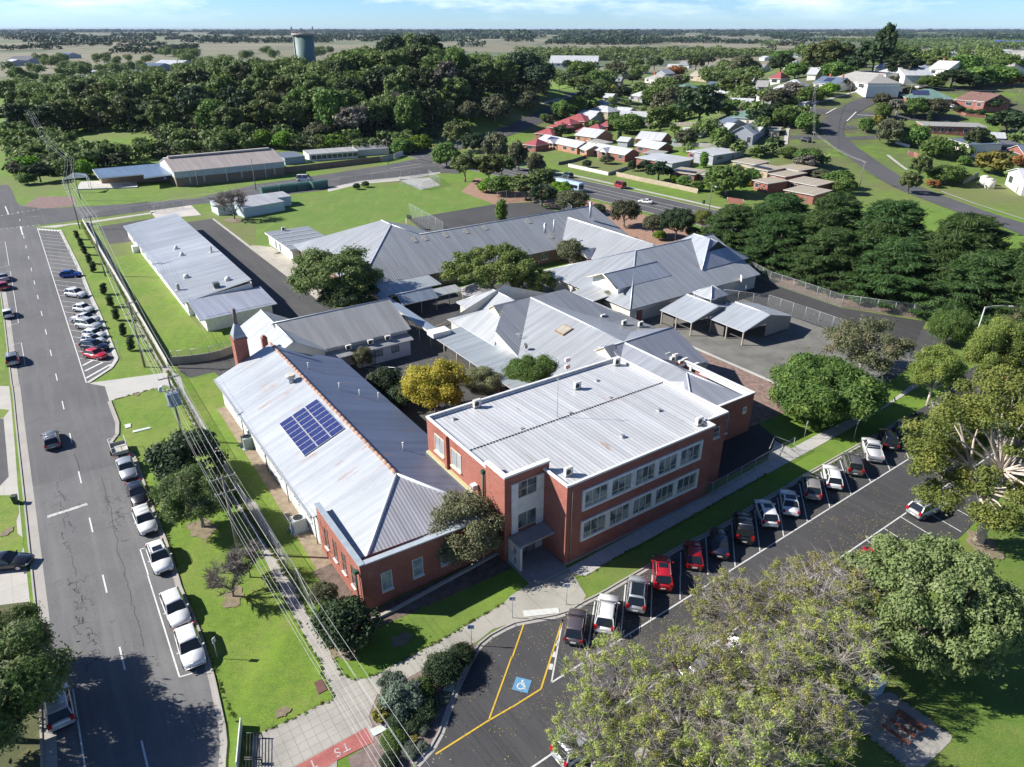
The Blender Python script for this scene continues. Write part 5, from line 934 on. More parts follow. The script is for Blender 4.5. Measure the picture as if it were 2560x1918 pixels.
def mkcar(ty,col,roofopt='',metal=0.):
    key=(ty,col,roofopt)
    if key in CARS: return copy_tree(CARS[key])
    L,W,Hh_,bz,hz,nz,tl,gr,gf,rr,rf,wr=TY[ty]; w=W/2; PM=paintm(col,metal)
    r=empty('parked_car',(0,0,0)); X=lambda f:-L/2+f*L
    # lower body: rounded rings from tail to nose
    st=[(0,.80,.40,tl*.8),(.015,.9,.30,tl*.97),(.06,.97,.24,tl if ty!='ute' else tl),(.2,1,.22,bz if ty not in('sedan',) else tl),(.36,1,.22,bz),(.6,1,.22,bz),(gf,1,.22,hz),(gf+.1,.985,.23,(hz*.75+nz*.25)),(.93,.93,.26,nz*1.02),(.975,.86,.3,nz*.92),(1,.72,.38,nz*.72)]
    b=MB(); rings=[]
    for f,ww,zb,zt in st:
        a=w*ww; x=X(f); rings.append([(x,-a*.88,zb),(x,-a,zb+.12),(x,-a,(zb+zt)/2+.05),(x,-a*.985,zt-.14),(x,-a*.9,zt-.02),(x,0,zt+.025),(x,a*.9,zt-.02),(x,a*.985,zt-.14),(x,a,(zb+zt)/2+.05),(x,a,zb+.12),(x,a*.88,zb)])
    b.loft(rings)
    # roof skin and pillars
    zt=Hh_; a0,a1=w*.93,w*.76; zb=bz-.02
    if ty=='sedan': zrb=tl
    bx0,bx1,tx0,tx1=X(gr),X(gf),X(rr),X(rf)
    n=7; top=[]
    for k in range(n):
        f=k/(n-1); x=tx0+(tx1-tx0)*f; e=.05*(2*abs(f-.5))**3; top.append([(x,-a1-.02,zt-.075-e),(x,-a1*.9,zt-.02-e),(x,0,zt-e),(x,a1*.9,zt-.02-e),(x,a1+.02,zt-.075-e),(x,a1*.9,zt-.1-e),(x,-a1*.9,zt-.1-e)])
    b.loft(top)
    for sy in (-1,1):
        for (xa,xb,th) in ((bx0+.02,tx0+.02,.09),(bx1-.04,tx1-.02,.06),((bx0+bx1)/2-.1,(tx0+tx1)/2-.1,.05)):
            b.loft([[(xa-th,sy*(a0+.012),zb),(xa+th,sy*(a0+.012),zb),(xa+th,sy*(a0-.06),zb),(xa-th,sy*(a0-.06),zb)],[(xb-th*.8,sy*(a1+.022),zt-.08),(xb+th*.8,sy*(a1+.022),zt-.08),(xb+th*.8,sy*(a1-.05),zt-.08),(xb-th*.8,sy*(a1-.05),zt-.08)]],sm=False)
    for sx,fx in ((-1,.16 if ty!='ute' else .2),(1,.80)):
        for sy in (-1,1):
            cx=X(fx); b.poly([(cx+(wr+.07)*math.cos(k*math.pi/6),sy*(w+.004),max(.2,wr+(wr+.07)*math.sin(k*math.pi/6))) for k in range(12)][::-sy],1)
    b.poly([(X(.02),-w*.7,.2),(X(.98),-w*.7,.2),(X(.98),w*.7,.2),(X(.02),w*.7,.2)][::-1],1)
    b.box(X(0)-.02,X(.03),-w*.75,w*.75,.3,.45,1)
    if ty=='ute':
        b.box(X(.02),X(.345),-w*.9,w*.9,.62,.66,1)
    b.build('body',[PM,BLK],r)
    # glasshouse: windscreen, rear window, side windows
    def pane(name,q,par=r): g=MB(); g.poly(q); g.build(name,CGL,par)
    zt2=zt-.085; i=.012
    pane('windscreen',[(bx1,-a0*.94,hz+.0),(bx1,a0*.94,hz),(tx1+.02,a1*.97,zt2+.03),(tx1+.02,-a1*.97,zt2+.03)])
    pane('rear_window',[(bx0-.005,a0*.92,bz+.03 if ty!='sedan' else tl),(bx0-.005,-a0*.92,bz+.03 if ty!='sedan' else tl),(tx0-.02,-a1*.95,zt2+.02),(tx0-.02,a1*.95,zt2+.02)])
    mx=(bx0+bx1)/2-.1; mt=(tx0+tx1)/2-.1
    for sy in (-1,1):
        for (p0,p1,t0,t1) in ((bx0+.05,mx,tx0,mt),(mx,bx1-.05,mt,tx1)):
            q=[(p0,sy*(a0+.004),zb+.02),(p1,sy*(a0+.004),zb+.02),(t1,sy*(a1+.006),zt2),(t0,sy*(a1+.006),zt2)]
            pane('side_window',q if sy<0 else q[::-1])
    b=MB(); b.loft([[(bx0+.04,-a0+.03,zb),(bx1-.06,-a0+.03,zb),(bx1-.06,a0-.03,zb),(bx0+.04,a0-.03,zb)],[(tx0+.03,-a1+.03,zt-.11),(tx1-.03,-a1+.03,zt-.11),(tx1-.03,a1-.03,zt-.11),(tx0+.03,a1-.03,zt-.11)]],sm=False); b.build('cabin',BLK,r)
    for fx in ((.16 if ty!='ute' else .2),.80):
        for sy in (-1,1):
            wb=MB(); wb.tube([(X(fx),sy*(w-.2),wr),(X(fx),sy*(w+.02),wr)],wr,14,sm=False); wo=wb.build('wheel',TYR,r)
            rb=MB(); rb.tube([(X(fx),sy*(w-.05),wr),(X(fx),sy*(w+.028),wr)],wr*.62,10,sm=False); rb.build('rim',RIM,wo)
    for sy in (-1,1):
        b=MB(); b.loft([[(X(.955),sy*w*.62,nz*.72),(X(.955),sy*w*.93,nz*.74),(X(.955),sy*w*.93,nz*.92),(X(.955),sy*w*.62,nz*.9)],[(X(1)-.02,sy*w*.5,nz*.62),(X(.985),sy*w*.80,nz*.66),(X(.985),sy*w*.80,nz*.84),(X(.992),sy*w*.5,nz*.8)]],sm=False); b.build('headlight',HLM,r)
        b=MB(); x0=X(0)-.012; b.box(x0,x0+.2,min(sy*w*.66,sy*w*.95),max(sy*w*.66,sy*w*.95),tl*.74,tl*(.98 if ty in('hatch','sedan','wagon') else 1.15)); b.build('taillight',TLM,r)
        b=MB(); b.loft([[(bx1-.3,sy*(w-.02),bz+.02),(bx1-.3,sy*(w+.17),bz+.05),(bx1-.3,sy*(w+.17),bz+.17),(bx1-.3,sy*(w-.02),bz+.15)],[(bx1-.18,sy*(w-.02),bz+.03),(bx1-.2,sy*(w+.14),bz+.06),(bx1-.2,sy*(w+.14),bz+.15),(bx1-.18,sy*(w-.02),bz+.14)]],sm=False); b.build('mirror',PM,r)
    b=MB(); b.box(X(0)-.03,X(0),-.24,.24,.5 if ty!='hatch' else .45,.62); b.build('number_plate',PLT,r); b=MB(); b.box(X(1)-.03,X(1)+.02,-.45,.45,nz*.4,nz*.62); b.build('grille',BLK,r)
    if 'r' in roofopt:
        for sy in (-1,1): b=MB(); b.tube([(tx0+.15,sy*a1*.93,zt-.05),(tx0+.3,sy*a1*.93,zt+.04),(tx1-.3,sy*a1*.93,zt+.04),(tx1-.12,sy*a1*.93,zt-.06)],.025,5); b.build('roof_rail',BLK if 'k' in roofopt else RIM,r)
    if 'x' in roofopt:
        for f in (.3,.72): b=MB(); b.tube([(tx0+(tx1-tx0)*f,-a1*.95,zt+.07),(tx0+(tx1-tx0)*f,a1*.95,zt+.07)],.03,5); b.build('roof_bar',RIM,r)
    if 's' in roofopt: b=MB(); b.box(tx1-.95,tx1-.22,-a1*.62,a1*.62,zt-.02,zt+.006); b.build('sunroof',CGL,r)
    if 'p' in roofopt: b=MB(); b.box(tx0+.25,tx1-.12,-a1*.78,a1*.78,zt-.02,zt+.008); b.build('glass_roof',CGL,r)
    if 't' in roofopt:
        b=MB(); x0,x1=X(0)-.1,X(.35); b.box(x0,x1,-w,w,.84,.9,0); 
        for q in ((x0,x1,-w,-w+.05),(x0,x1,w-.05,w),(x0,x0+.05,-w+.05,w-.05),(x1-.05,x1,-w+.05,w-.05)): b.box(q[0],q[1],q[2],q[3],.9,1.18,0)
        b.build('tray',plain((.6,.6,.6),.4,.3),r); b=MB(); b.tube([(x1-.03,-w*.9,1.18),(x1-.03,-w*.9,1.78),(x1-.03,w*.9,1.78),(x1-.03,w*.9,1.18)],.03,5,sm=False); b.tube([(x1-.03,-w*.9,1.45),(x1-.03,w*.9,1.45)],.02,4); b.build('headboard',plain((.6,.6,.6)),r)
    if 'q' in roofopt:
        b=MB(); x0,x1=X(0.01),X(.36); b.box(x0,x1,-w*.98,-w*.9,.7,1.12); b.box(x0,x1,w*.9,w*.98,.7,1.12); b.box(x0,x0+.06,-w*.9,w*.9,.7,1.1); b.build('tub_side',PM,r)
    if 'b' in roofopt:
        b=MB(); xx=X(1)+.1; b.tube([(xx-.15,-w*.5,.45),(xx,-w*.5,.6),(xx,-w*.42,1.02),(xx,w*.42,1.02),(xx,w*.5,.6),(xx-.15,w*.5,.45)],.035,6); b.tube([(xx,-w*.9,.55),(xx,w*.9,.55)],.05,6); b.build('bull_bar',RIM,r)
    CARS[key]=r; return r
def car(ty,col,t,xr,yr,xf,yf,label,opt='',metal=0.,grp=None,name='parked_car',hh=.75,terr=False,cat='car'):
    "rear and front ends as seen in the photograph, at mid height"
    L=TY[ty][0]
    if terr: a=G(t,xr,yr,hh); c=G(t,xf,yf,hh)
    else: a=P(t,xr,yr,hh); c=P(t,xf,yf,hh)
    d=(c-a); d.z=0; m=(a+c)/2; r=mkcar(ty,col,opt,metal); r.location=(m.x,m.y,(tz(m.x,m.y)+.1 if terr else .015)); r.rotation_euler=(0,0,math.atan2(d.y,d.x)); r.name=name
    for k in ('group',): 
        if k in r.keys(): del r[k]
    return tag(r,label,cat,grp)
WH=(.74,.74,.73); SIL=(.42,.43,.45); GRY=(.13,.125,.13); BLKC=(.014,.014,.018); NAV=(.015,.02,.045); RED=(.42,.012,.022); DRED=(.3,.008,.015)
GL_='cars parked in the angled bays on the left street'; GK='cars parked along the kerb beside the lawn'; GR='cars parked along the brick school building'; GW='cars on the far left side of the street'
car('hatch',(.01,.06,.33),'10',520,708,695,700,'bright blue hatchback parked alone, farthest of the angled row','',.2,GL_)
car('suv',WH,'10',555,860,755,885,'white wagon-style car, next after the gap below the blue hatchback','r',0,GL_)
car('hatch',(.7,.71,.7),'10',622,985,818,1012,'pale two-door off-roader above the white utility','r',0,GL_)
car('ute',WH,'10',590,1085,872,1100,'white dual-cab utility with open tub in the angled row','q',0,GL_,cat='utility')
car('big',(.6,.61,.6),'10',635,1125,898,1165,'large silver four-wheel drive beside the white utility','xr',.3,GL_)
car('hatch',WH,'10',700,1205,925,1235,'white hatchback just below the large four-wheel drive','',0,GL_)
car('hatch',(.73,.74,.74),'10',682,1255,925,1285,'white small car with dark rear glass next to the navy car','s',0,GL_)
car('suv',NAV,'10',692,1310,938,1340,'dark navy hatch-style car right behind the red hatchback','',.2,GL_)
car('hatch',(.55,.012,.03),'10',718,1375,930,1415,'bright red hatchback nearest the white hatched corner','',0,GL_)
car('sedan',SIL,'10',45,765,12,695,'silver sedan next to the red car at the left picture edge','',.4,GW)
car('hatch',RED,'10',42,830,8,775,'red hatchback at the left picture edge beside the silver sedan','',0,GW)
car('hatch',WH,'10',75,1082,55,1000,'white hatchback seen from behind at the left kerb','',0,GW)
car('suv',(.3,.32,.34),'10',112,1480,95,1385,'silver-blue off-roader with dark rear window at the left kerb','xr',.4,GW)
car('wagon',(.2,.2,.21),'20',455,535,425,400,'grey wagon driving up the middle of the left street','xr',.4,None,'moving_car')
car('sedan',BLKC,'20',-90,1535,185,1510,'shiny black sedan nosing out of the driveway at the left edge','',.2,GW)
car('sedan',(.48,.49,.5),'20',1055,625,1125,815,'silver sedan parked in front of the box trailer','',.5,GK)
car('sedan',BLKC,'20',1145,845,1225,1030,'black sedan between the silver sedan and a white off-roader','',.2,GK)
car('suv',WH,'20',1200,1055,1300,1290,'white off-roader with roof bars, right behind the black sedan','x',0,GK)
car('suv',(.76,.76,.75),'20',1325,1360,1430,1630,'white off-roader with black sunroof and roof rails','sr',0,GK)
car('wagon',WH,'30',1445,115,1580,440,'white plain-roofed wagon second from the bottom of the kerb row','',0,GK)
car('suv',(.77,.77,.76),'30',1580,425,1700,810,'white off-roader with bull bar at the bottom of the kerb row','b',0,GK)
car('suv',(.5,.51,.53),'30',530,1270,470,960,'silver off-roader half hidden under the tree, bottom left','x',.4,GW)
car('hatch',(.13,.11,.125),'32',525,575,575,275,'brown-grey hatchback nearest the yellow disabled bay','',.4,GR)
car('suv',WH,'32',790,490,840,155,'white off-roader second from the disabled bay','rk',0,GR)
car('suv',(.42,.44,.47),'32',1065,300,1095,0,'silver car with long black glass roof, third from the disabled bay','p',.4,GR)
car('suv',RED,'22',1305,1745,1290,1490,'bright red off-roader with small sunroof in front of the brick building','sr',.1,GR)
car('hatch',DRED,'22',1580,1575,1555,1345,'dark red hatchback parked right of the red off-roader','',.2,GR)
car('sedan',NAV,'22',1795,1480,1790,1230,'dark blue sedan with pale rear glass between red and black cars','',.2,GR)
car('big',BLKC,'22',2010,1370,1985,1090,'large black off-roader with silver roof bars','x',.2,GR)
car('suv',WH,'22',2245,1240,2145,970,'white off-roader with two sunroofs beside the large black car','s',0,GR)
car('sedan',(.75,.75,.74),'23',205,1135,165,885,'white fastback with full black glass roof','p',0,GR)
car('suv',(.3,.28,.25),'23',395,1000,355,765,'beige-grey boxy off-roader with ribbed roof','r',.3,GR)
car('wagon',(.76,.76,.76),'23',585,905,530,675,'white wagon between the beige and the grey off-roader','rk',0,GR)
car('suv',GRY,'23',765,785,700,575,'dark grey off-roader beside the white tray utility','rk',.3,GR)
car('ute',(.55,.56,.58),'23',935,670,860,450,'white utility with flat open tray','t',.1,GR,cat='utility')
car('wagon',BLKC,'23',1075,548,1010,375,'black wagon right of the tray utility','r',.2,GR)
car('wagon',(.35,.36,.4),'23',1235,460,1170,305,'silver-grey wagon at the edge of the gum tree shade','',.4,GR)
car('sedan',BLKC,'23',1410,370,1340,245,'black sedan partly behind gum leaves right of the silver-grey wagon','',.2,GR); car('suv',(.3,.3,.33),'23',1520,300,1460,150,'grey off-roader half hidden behind the gum tree limbs','',.3,GR)
car('wagon',WH,'13',1960,1660,1880,1560,'white car seen through gum leaves at the right','',0,GR); car('hatch',RED,'13',2080,1600,2000,1530,'red hatchback seen through the gum leaves at the right','',0,GR); car('suv',WH,'13',2240,1560,2160,1450,'white off-roader at the right edge behind the gum','',0,GR)
GP='cars parked on the park side of the street'
car('suv',SIL,'23',1275,1100,1460,1020,'silver off-roader with dark sunroof on the park side','s',.4,GP); car('hatch',RED,'23',790,1535,935,1450,'red car almost hidden by the light green tree crown','',0,GP)
car('suv',(.35,.36,.38),'32',1560,830,1740,745,'dark silver car under the thin yellow-green tree','r',.4,GP); car('wagon',(.5,.52,.55),'32',2000,580,2150,500,'pale grey car under the thin trees nearer the green crown','',.3,GP)
car('big',(.5,.52,.56),'32',430,1570,800,1310,'large silver car at the bottom, partly under thin branches','',.3,GP)
car('sedan',WH,'12',1215,85,1095,70,'white sedan driving on the highway','',0,None,'moving_car'); car('van',DRED,'02',985,1620,882,1585,'dark red people mover driving on the highway','',.1,None,'moving_car',cat='van'); car('big',(.02,.06,.07),'02',525,1525,432,1500,'dark green off-roader parked by the highway footpath','',.2,None)
car('van',WH,'01',345,1535,492,1535,'white ambulance van on the cross street','',0,None,'moving_van',cat='van',hh=1.1)
car('suv',(.45,.47,.5),'00',90,1050,10,1075,'light blue car at the far left edge among trees','',.3,None,terr=True); car('hatch',(.6,.35,.01),'02',2085,1580,2000,1600,'yellow car in front of the tan-roofed unit','',0,None); car('suv',BLKC,'03',345,1210,300,1200,'black car parked on the verge of the curved road','',.2,None,terr=True)
car('ute',(.55,.55,.53),'03',1085,735,1005,740,'pale utility parked on the verge at the top of the curved road','q',0,None,terr=True,cat='utility'); car('hatch',WH,'03',1560,930,1640,905,'white hatchback in the driveway of the brown tiled house','',0,None,terr=True); car('hatch',WH,'03',1310,755,1285,745,'small white car by the shrubs at the top of the curved road','',0,None,terr=True)
# ambulance stripe, bus, truck, trailer
for o in list(D.objects):
    if o.parent is None and o.get('label','').startswith('white ambulance'):
        b=MB(); b.box(-2.0,1.2,-1.02,-.995,1.0,1.18); b.build('blue_stripe',plain((.05,.1,.4)),o)
bus=empty('bus',G('02',485,1640),math.radians(-50),'pale blue and white bus half hidden by trees on the highway','bus')
b=MB(); b.loft([[(x,-1.25*k,.4),(x,-1.25*k,2.2),(x,-1.2*k,2.9),(x,-.9*k,3.1),(x,.9*k,3.1),(x,1.2*k,2.9),(x,1.25*k,2.2),(x,1.25*k,.4)] for x,k in ((-6,.96),(-5.9,1),(5.8,1),(6,.95))],sm=False); b.build('body',plain((.4,.55,.7),.3),bus); b=MB(); b.box(-5.5,5.5,-1.27,-1.255,1.4,2.4); b.box(-5.5,5.5,1.255,1.27,1.4,2.4); b.box(6.0,6.02,-1.0,1.0,1.2,2.5); b.build('window',CGL,bus)
for x in (-3.6,3.8):
    for y in (-1.1,1.1): b=MB(); b.tube([(x,y-.15,.48),(x,y+.2,.48)],.48,12); b.build('wheel',TYR,bus)
tk=empty('flatbed_trailer',P('12',2090,350),math.radians(128),'red flatbed semi-trailer with white end gate emerging from the cypress','trailer')
b=MB(); b.box(-4,5,-1.25,1.25,1.1,1.45); b.build('bed',plain((.35,.02,.02)),tk); b=MB(); b.box(4.9,5,-1.2,-.2,1.45,4.1); b.box(4.9,5,.2,1.2,1.45,4.1); b.box(4.88,5.02,-1.25,1.25,1.45,1.6); b.build('end_gate',plain((.55,.57,.6)),tk)
for x in (4.0,2.8,1.6): b=MB(); b.tube([(x,-1.25,.52),(x,-.9,.52)],.5,12); b.tube([(x,1.25,.52),(x,.9,.52)],.5,12); b.build('wheel',TYR,tk)
a,c=P('20',1120,575,.6),P('20',960,600,.6); tr=empty('box_trailer',P('20',1040,600),math.radians(-55),'cage trailer behind the silver sedan','trailer')
b=MB(); b.box(-1.6,1.2,-.9,.9,.5,.56); 
for q in ((-1.6,1.2,-.92,-.88),(-1.6,1.2,.88,.92),(-1.62,-1.58,-.9,.9),(1.18,1.22,-.9,.9)): b.box(*q,.5,.95)
b.build('tray',plain((.4,.39,.35),.7),tr); b=MB()
for x in (-1.6,-.2,1.2):
    for y in (-.9,.9): b.tube([(x,y,.9),(x,y,1.6)],.03,4)
for y in (-.9,.9): b.tube([(-1.6,y,1.6),(1.2,y,1.6)],.03,4)
for x in (-1.6,1.2): b.tube([(x,-.9,1.6),(x,.9,1.6)],.03,4)
b.build('cage',plain((.5,.5,.48)),tr); b=MB(); b.tube([(-.2,-1.1,.3),(-.2,-.92,.3)],.3,10); b.tube([(-.2,1.1,.3),(-.2,.92,.3)],.3,10); b.build('wheel',TYR,tr); b=MB(); b.tube([(1.2,0,.5),(2.5,0,.45)],.05,5); b.build('drawbar',BLK,tr)
# ---------------------------------------------------------------- poles and wires
PG=plain((.2,.185,.165),.85,var=.25); PW=plain((.5,.5,.49),.6); INS=plain((.45,.42,.38),.4)
def topped(t,x,y,h,terr=False):
    "base point of a pole whose top (height h) is seen at the point"
    return G(t,x,y,h) if terr else (lambda p:Vector((p.x,p.y,0)))(P(t,x,y,h))
poles=[]
def pole(p,h,ang,label,arms=((-.3,2.4),(-2.0,2.0)),name='power_pole',r=.17,top=None):
    o=empty(name,p,ang,label,'power pole','timber power poles'); b=MB(); b.tube([(0,0,-.2),(0,0,h)],r,8,r2=r*.62); b.build('post',PG,o); att=[]
    for dz,w in arms:
        b=MB(); b.box(-.06,.06,-w/2,w/2,h+dz-.06,h+dz+.06); ao=b.build('crossarm',PG,o)
        for k in (-.48,-.2,.2,.48): b=MB(); b.tube([(0,k*w,h+dz+.05),(0,k*w,h+dz+.25)],.05,6); b.build('insulator',INS,ao); att.append((k*w,h+dz+.25))
    o['_a']=1; del o['_a']; poles.append((o,p,h,ang,att)); return o
SA=A0
main=[]
for (t,x,y,h,l) in (('10',770,200,13.2,'tall power pole by the second gap in the hedge shrubs on the verge'),('10',1105,945,11.0,'power pole beside the footpath halfway along the long classroom'),('10',1448,1585,9.5,'power pole carrying a grey transformer above the driveway'),('20',1915,790,9.6,'power pole with two crossarms over the footpath by the dark tree')):
    p=topped(t,x,y,h); main.append((pole(p,h,SA+math.pi/2,l),p,h))
# wires run along the fence line, arms across it
for o,p,h in main: o.rotation_euler=(0,0,SA-math.pi/2)
p6=main[3][1]+(main[3][1]-main[2][1]).normalized()*38; p6=Vector((p6.x+1.5,p6.y,0))
p1=P('10',690,320); o1=pole(p1,12.5,SA-math.pi/2,'power pole on the corner where the verge meets the cross street'); 
pm=P('00',675,1625); 
far=[(topped('00',600,1370,12.5,True),12.5,'power pole standing beside the white shade sail'),(topped('00',390,1190,12,True),12,'power pole rising from the bushes left of the green clearing'),(topped('00',270,985,12,True),12,'far power pole among the trees near the left edge')]
fo=[(pole(p,h,SA-math.pi/2,l),p,h) for p,h,l in far]
fo.append((pole(G('00',140,960),11,SA-math.pi/2,'farthest power pole on the far left lawn'),G('00',140,960),11))
tr_=[o for o,p,h in main][2]; b=MB(); b.box(.2,1.0,-.75,.75,5.6,7.4); b.box(-.1,.3,-.9,.9,5.5,5.62); b.build('transformer',plain((.2,.26,.33),.5),tr_); 
b=MB(); 
for k in (-.5,0,.5): b.tube([(.6,k,7.4),(.6,k,7.9)],.08,6)
b.build('bushing',INS,tr_); b=MB(); b.tube([(-.9,-1.1,7.2),(-.9,-1.1,7.9)],.25,10); b.tube([(-.9,-1.1,7.5),(0,0,7.5)],.05,4); b.build('drum',plain((.5,.52,.54)),tr_)
WIR=plain((.5,.5,.52),.4); WIRD=plain((.06,.06,.06),.6)
def wire(a,c,sag,r,label,m,grp='overhead wires along the left street'):
    b=MB(); n=14; b.tube([a.lerp(c,k/n)-Vector((0,0,sag*4*(k/n)*(1-k/n))) for k in range(n+1)],r,4); o=b.build('overhead_wire',m); return tag(o,label,'wire',grp)
chain=[(p6,10.)]+[(p,h) for o,p,h in main[::-1]]+[(p1,12.5)]+[(p,h) for o,p,h in fo]
acr=Vector((math.cos(SA),math.sin(SA),0))
for i in range(len(chain)-1):
    (a,ha),(c,hc)=chain[i],chain[i+1]
    for w_,dz in ((-1.15,-.05),(-.5,-.05),(.5,-.05),(1.15,-.05),(-.95,-1.75),(-.4,-1.75),(.4,-1.75),(.95,-1.75)):
        if i>4 and dz<-1: continue
        dist=(a.y+c.y)/2
        wire(a+acr*w_+Vector((0,0,ha+dz)),c+acr*w_+Vector((0,0,hc+dz)),.5,.0095 if dist<90 else .017,'pale overhead wire strung between the power poles of the left street',WIR)
# street lamps and sign posts
def lamp(p,h,ang,arm,label,col=PW):
    o=empty('street_lamp',p,ang,label,'street lamp'); b=MB(); b.tube([(0,0,0),(0,0,h)],.13,8,r2=.08); b.build('post',col,o); b=MB(); b.tube([(0,0,h-.3),(arm*.3,0,h+.15),(arm*.7,0,h+.2),(arm,0,h+.05)],.05,6); b.tube([(0,0,h),(arm*.35,0,h+.18)],.03,5); b.build('arm',col,o); b=MB(); b.loft([[(arm-.1,-.12,h-.02),(arm-.1,.12,h-.02),(arm-.1,.1,h+.14),(arm-.1,-.1,h+.14)],[(arm+.6,-.17,h-.05),(arm+.6,.17,h-.05),(arm+.6,.1,h+.1),(arm+.6,-.1,h+.1)]],sm=False); b.build('lantern',plain((.6,.6,.6),.4),o); return o
lamp(P('13',1740,1415)+Vector((0,0,0)),8.5,.05,4.0,'tall white street lamp beside the gum tree at the right')
lamp(P('01',1140,1420),9,2.6,1.2,'grey street lamp pole in front of the curved fence on the cross street',PG); lamp(P('12',1697,190),8,-1.2,1.5,'street lamp pole beside the highway footpath',PG)
pole(P('00',2209,1640),10,.6,'power pole on the grass in front of the pink-roofed hall',arms=((-.2,1.2),))
def signpost(p,h,label,ang=0.,w=.55,hh=.45,m=None,txt=None):
    o=empty('sign_post',p,ang,label,'sign'); b=MB(); b.tube([(0,0,0),(0,0,h)],.035,6); b.build('post',plain((.4,.42,.43),.5,.3),o); b=MB(); b.box(-w/2,w/2,-.07,-.035,h-hh,h); q=b.build('panel',m or WHP,o)
    b=MB(); b.box(-w*.36,-w*.08,-.078,-.072,h-hh*.75,h-hh*.3); b.box(w*.02,w*.36,-.078,-.072,h-hh*.4,h-hh*.3); b.build('symbol',plain((.03,.06,.4)),q); return o
signpost(P('32',468,255),2.6,'white parking sign on a post by the kerb ramp'); signpost(P('32',3,370),2.6,'white parking sign between the path and the kerb in front of the entrance'); signpost(P('31',1860,610),2.5,'pale blue parking sign on a post at the head of the round garden bed',m=plain((.45,.5,.62)))
signpost(P('30',1880,720),2.4,'narrow metal sign post beside the lowest white car',1.2,.35,.5); signpost(P('10',1050,1455),3.4,'thin sign post near the hatched corner on the verge',1.2,.25,.3); signpost(P('10',565,365),3.,'thin sign post at the top corner of the verge',1.2,.3,.4); signpost(P('23',735,490),2.8,'thin grey post on the verge beside the tray utility',.6,.2,.3); signpost(P('23',310,470),2.6,'thin grey post by the garden beside the path',.6,.2,.3)
fp=empty('flood_light_pole',P('12',70,1657),0,'thin white pole with two flood lights in the garden behind the brick block','light pole'); fp.location=EN(53,64.5,0); b=MB(); b.tube([(0,0,0),(0,0,9.5)],.07,6); b.build('post',PW,fp)
for z_ in (9.0,10.0): b=MB(); b.obox((0,-.1,z_-.4),.7,.3,.5,.5); b.build('flood_light',WHP,fp)
# wheelie bin
wb=empty('wheelie_bin',P('20',140,1030),.3,'dark green wheelie bin on the left kerb','bin'); b=MB(); b.loft([[(-.24*k,-.28*k,z),(.24*k,-.28*k,z),(.24*k,.28*k,z),(-.24*k,.28*k,z)] for z,k in ((.05,.8),(1.0,1.05))],sm=False); b.build('tub',plain((.02,.05,.03)),wb); b=MB(); b.box(-.28,.28,-.34,.3,1.0,1.08); b.build('lid',plain((.03,.06,.03)),wb); b=MB(); b.tube([(-.27,.26,.1),(.27,.26,.1)],.1,8); b.build('wheel',BLK,wb)
wb=empty('wheelie_bin',P('12',1652,105),.3,'dark wheelie bin on the verge across the highway','bin'); b=MB(); b.loft([[(-.3*k,-.33*k,z),(.3*k,-.33*k,z),(.3*k,.33*k,z),(-.3*k,.33*k,z)] for z,k in ((.05,.8),(1.1,1.05))],sm=False); b.build('tub',plain((.02,.05,.03)),wb); b=MB(); b.box(-.33,.33,-.36,.34,1.1,1.18); b.build('lid',plain((.03,.06,.03)),wb)
# ---------------------------------------------------------------- fences
FM=meshm(); FMG=plain((.4,.42,.43),.5,.3)
def fence(pts,h,label,sp=3.,m=None,solid=None,pr=.035,rail=True,cat='fence'):
    o=empty('fence',pts[0],0,label,cat); org=Vector(pts[0]); b=MB(org); pb=[]
    for i in range(len(pts)-1):
        a,c=Vector(pts[i]),Vector(pts[i+1]); L=(c-a).length; n=max(1,round(L/sp))
        if rail: b.tube([a+Vector((0,0,h)),c+Vector((0,0,h))],.025,4)
        for k in range(n+(1 if i==len(pts)-2 else 0)):
            q=a.lerp(c,k/n); pb.append(q)
    if rail: b.build('rail',FMG,o)
    for q in pb[:100]: bb=MB(org); bb.tube([q,q+Vector((0,0,h))],pr,5); bb.build('post',FMG,o)
    b=MB(org)
    for i in range(len(pts)-1):
        a,c=Vector(pts[i]),Vector(pts[i+1])
        if solid:
            d=(c-a).normalized(); n=Vector((-d.y,d.x,0))*.04; b.prism([((a-n).x,(a-n).y),((c-n).x,(c-n).y),((c+n).x,(c+n).y),((a+n).x,(a+n).y)],[a.z,c.z,c.z,a.z],[a.z+h,c.z+h,c.z+h,a.z+h])
        else: b.poly([a,c,c+Vector((0,0,h)),a+Vector((0,0,h))])
    b.build('panel' if solid else 'mesh',solid or FM,o); return o
fence([EN(13.0,228),EN(13.0,170),EN(12.8,115)],1.15,'white railing wall running beside the long footpath',3.2,solid=plain((.48,.46,.42),.8),rail=True)
fence([EN(12.6,113),EN(12.2,75),EN(12.9,55.5)]+[P('31',590,530)],1.6,'chain-link fence between the footpath and the low hall',2.6)
fence([EN(55.9,43),EN(56.8,42.3),EN(73,43.2)],1.9,'grey chain-link fence in the shadow at the right end of the brick building',2.8,)
fence([EN(86.3,86.2),EN(94,86.2)]+[EN(108.5,86.2),EN(113.3,90),EN(113.3,96)],2.6,'tall netting fence in front of the gymnasium',3.2)
fence([EN(128.2,95),EN(125.4,87),EN(124.8,70),EN(132.5,57)],2.6,'tall netting fence between the tennis court and the cypress row',2.9)
fence([EN(108.5,85),EN(113,78),EN(113.2,70),EN(112.5,50)],2.6,'tall netting fence on the near side of the tennis court',3.)
fence([EN(102,86.1),EN(107,85.6)],2.2,'short netting fence behind the raised pyramid roof',2.5)
fence([EN(87,157.5),EN(89.5,181)],4.2,'high ball-stop net at the left end of the back court',4.5); fence([EN(90,156.8),EN(105,156.4),EN(128,156)],2.2,'netting fence along the near side of the back court',4.)
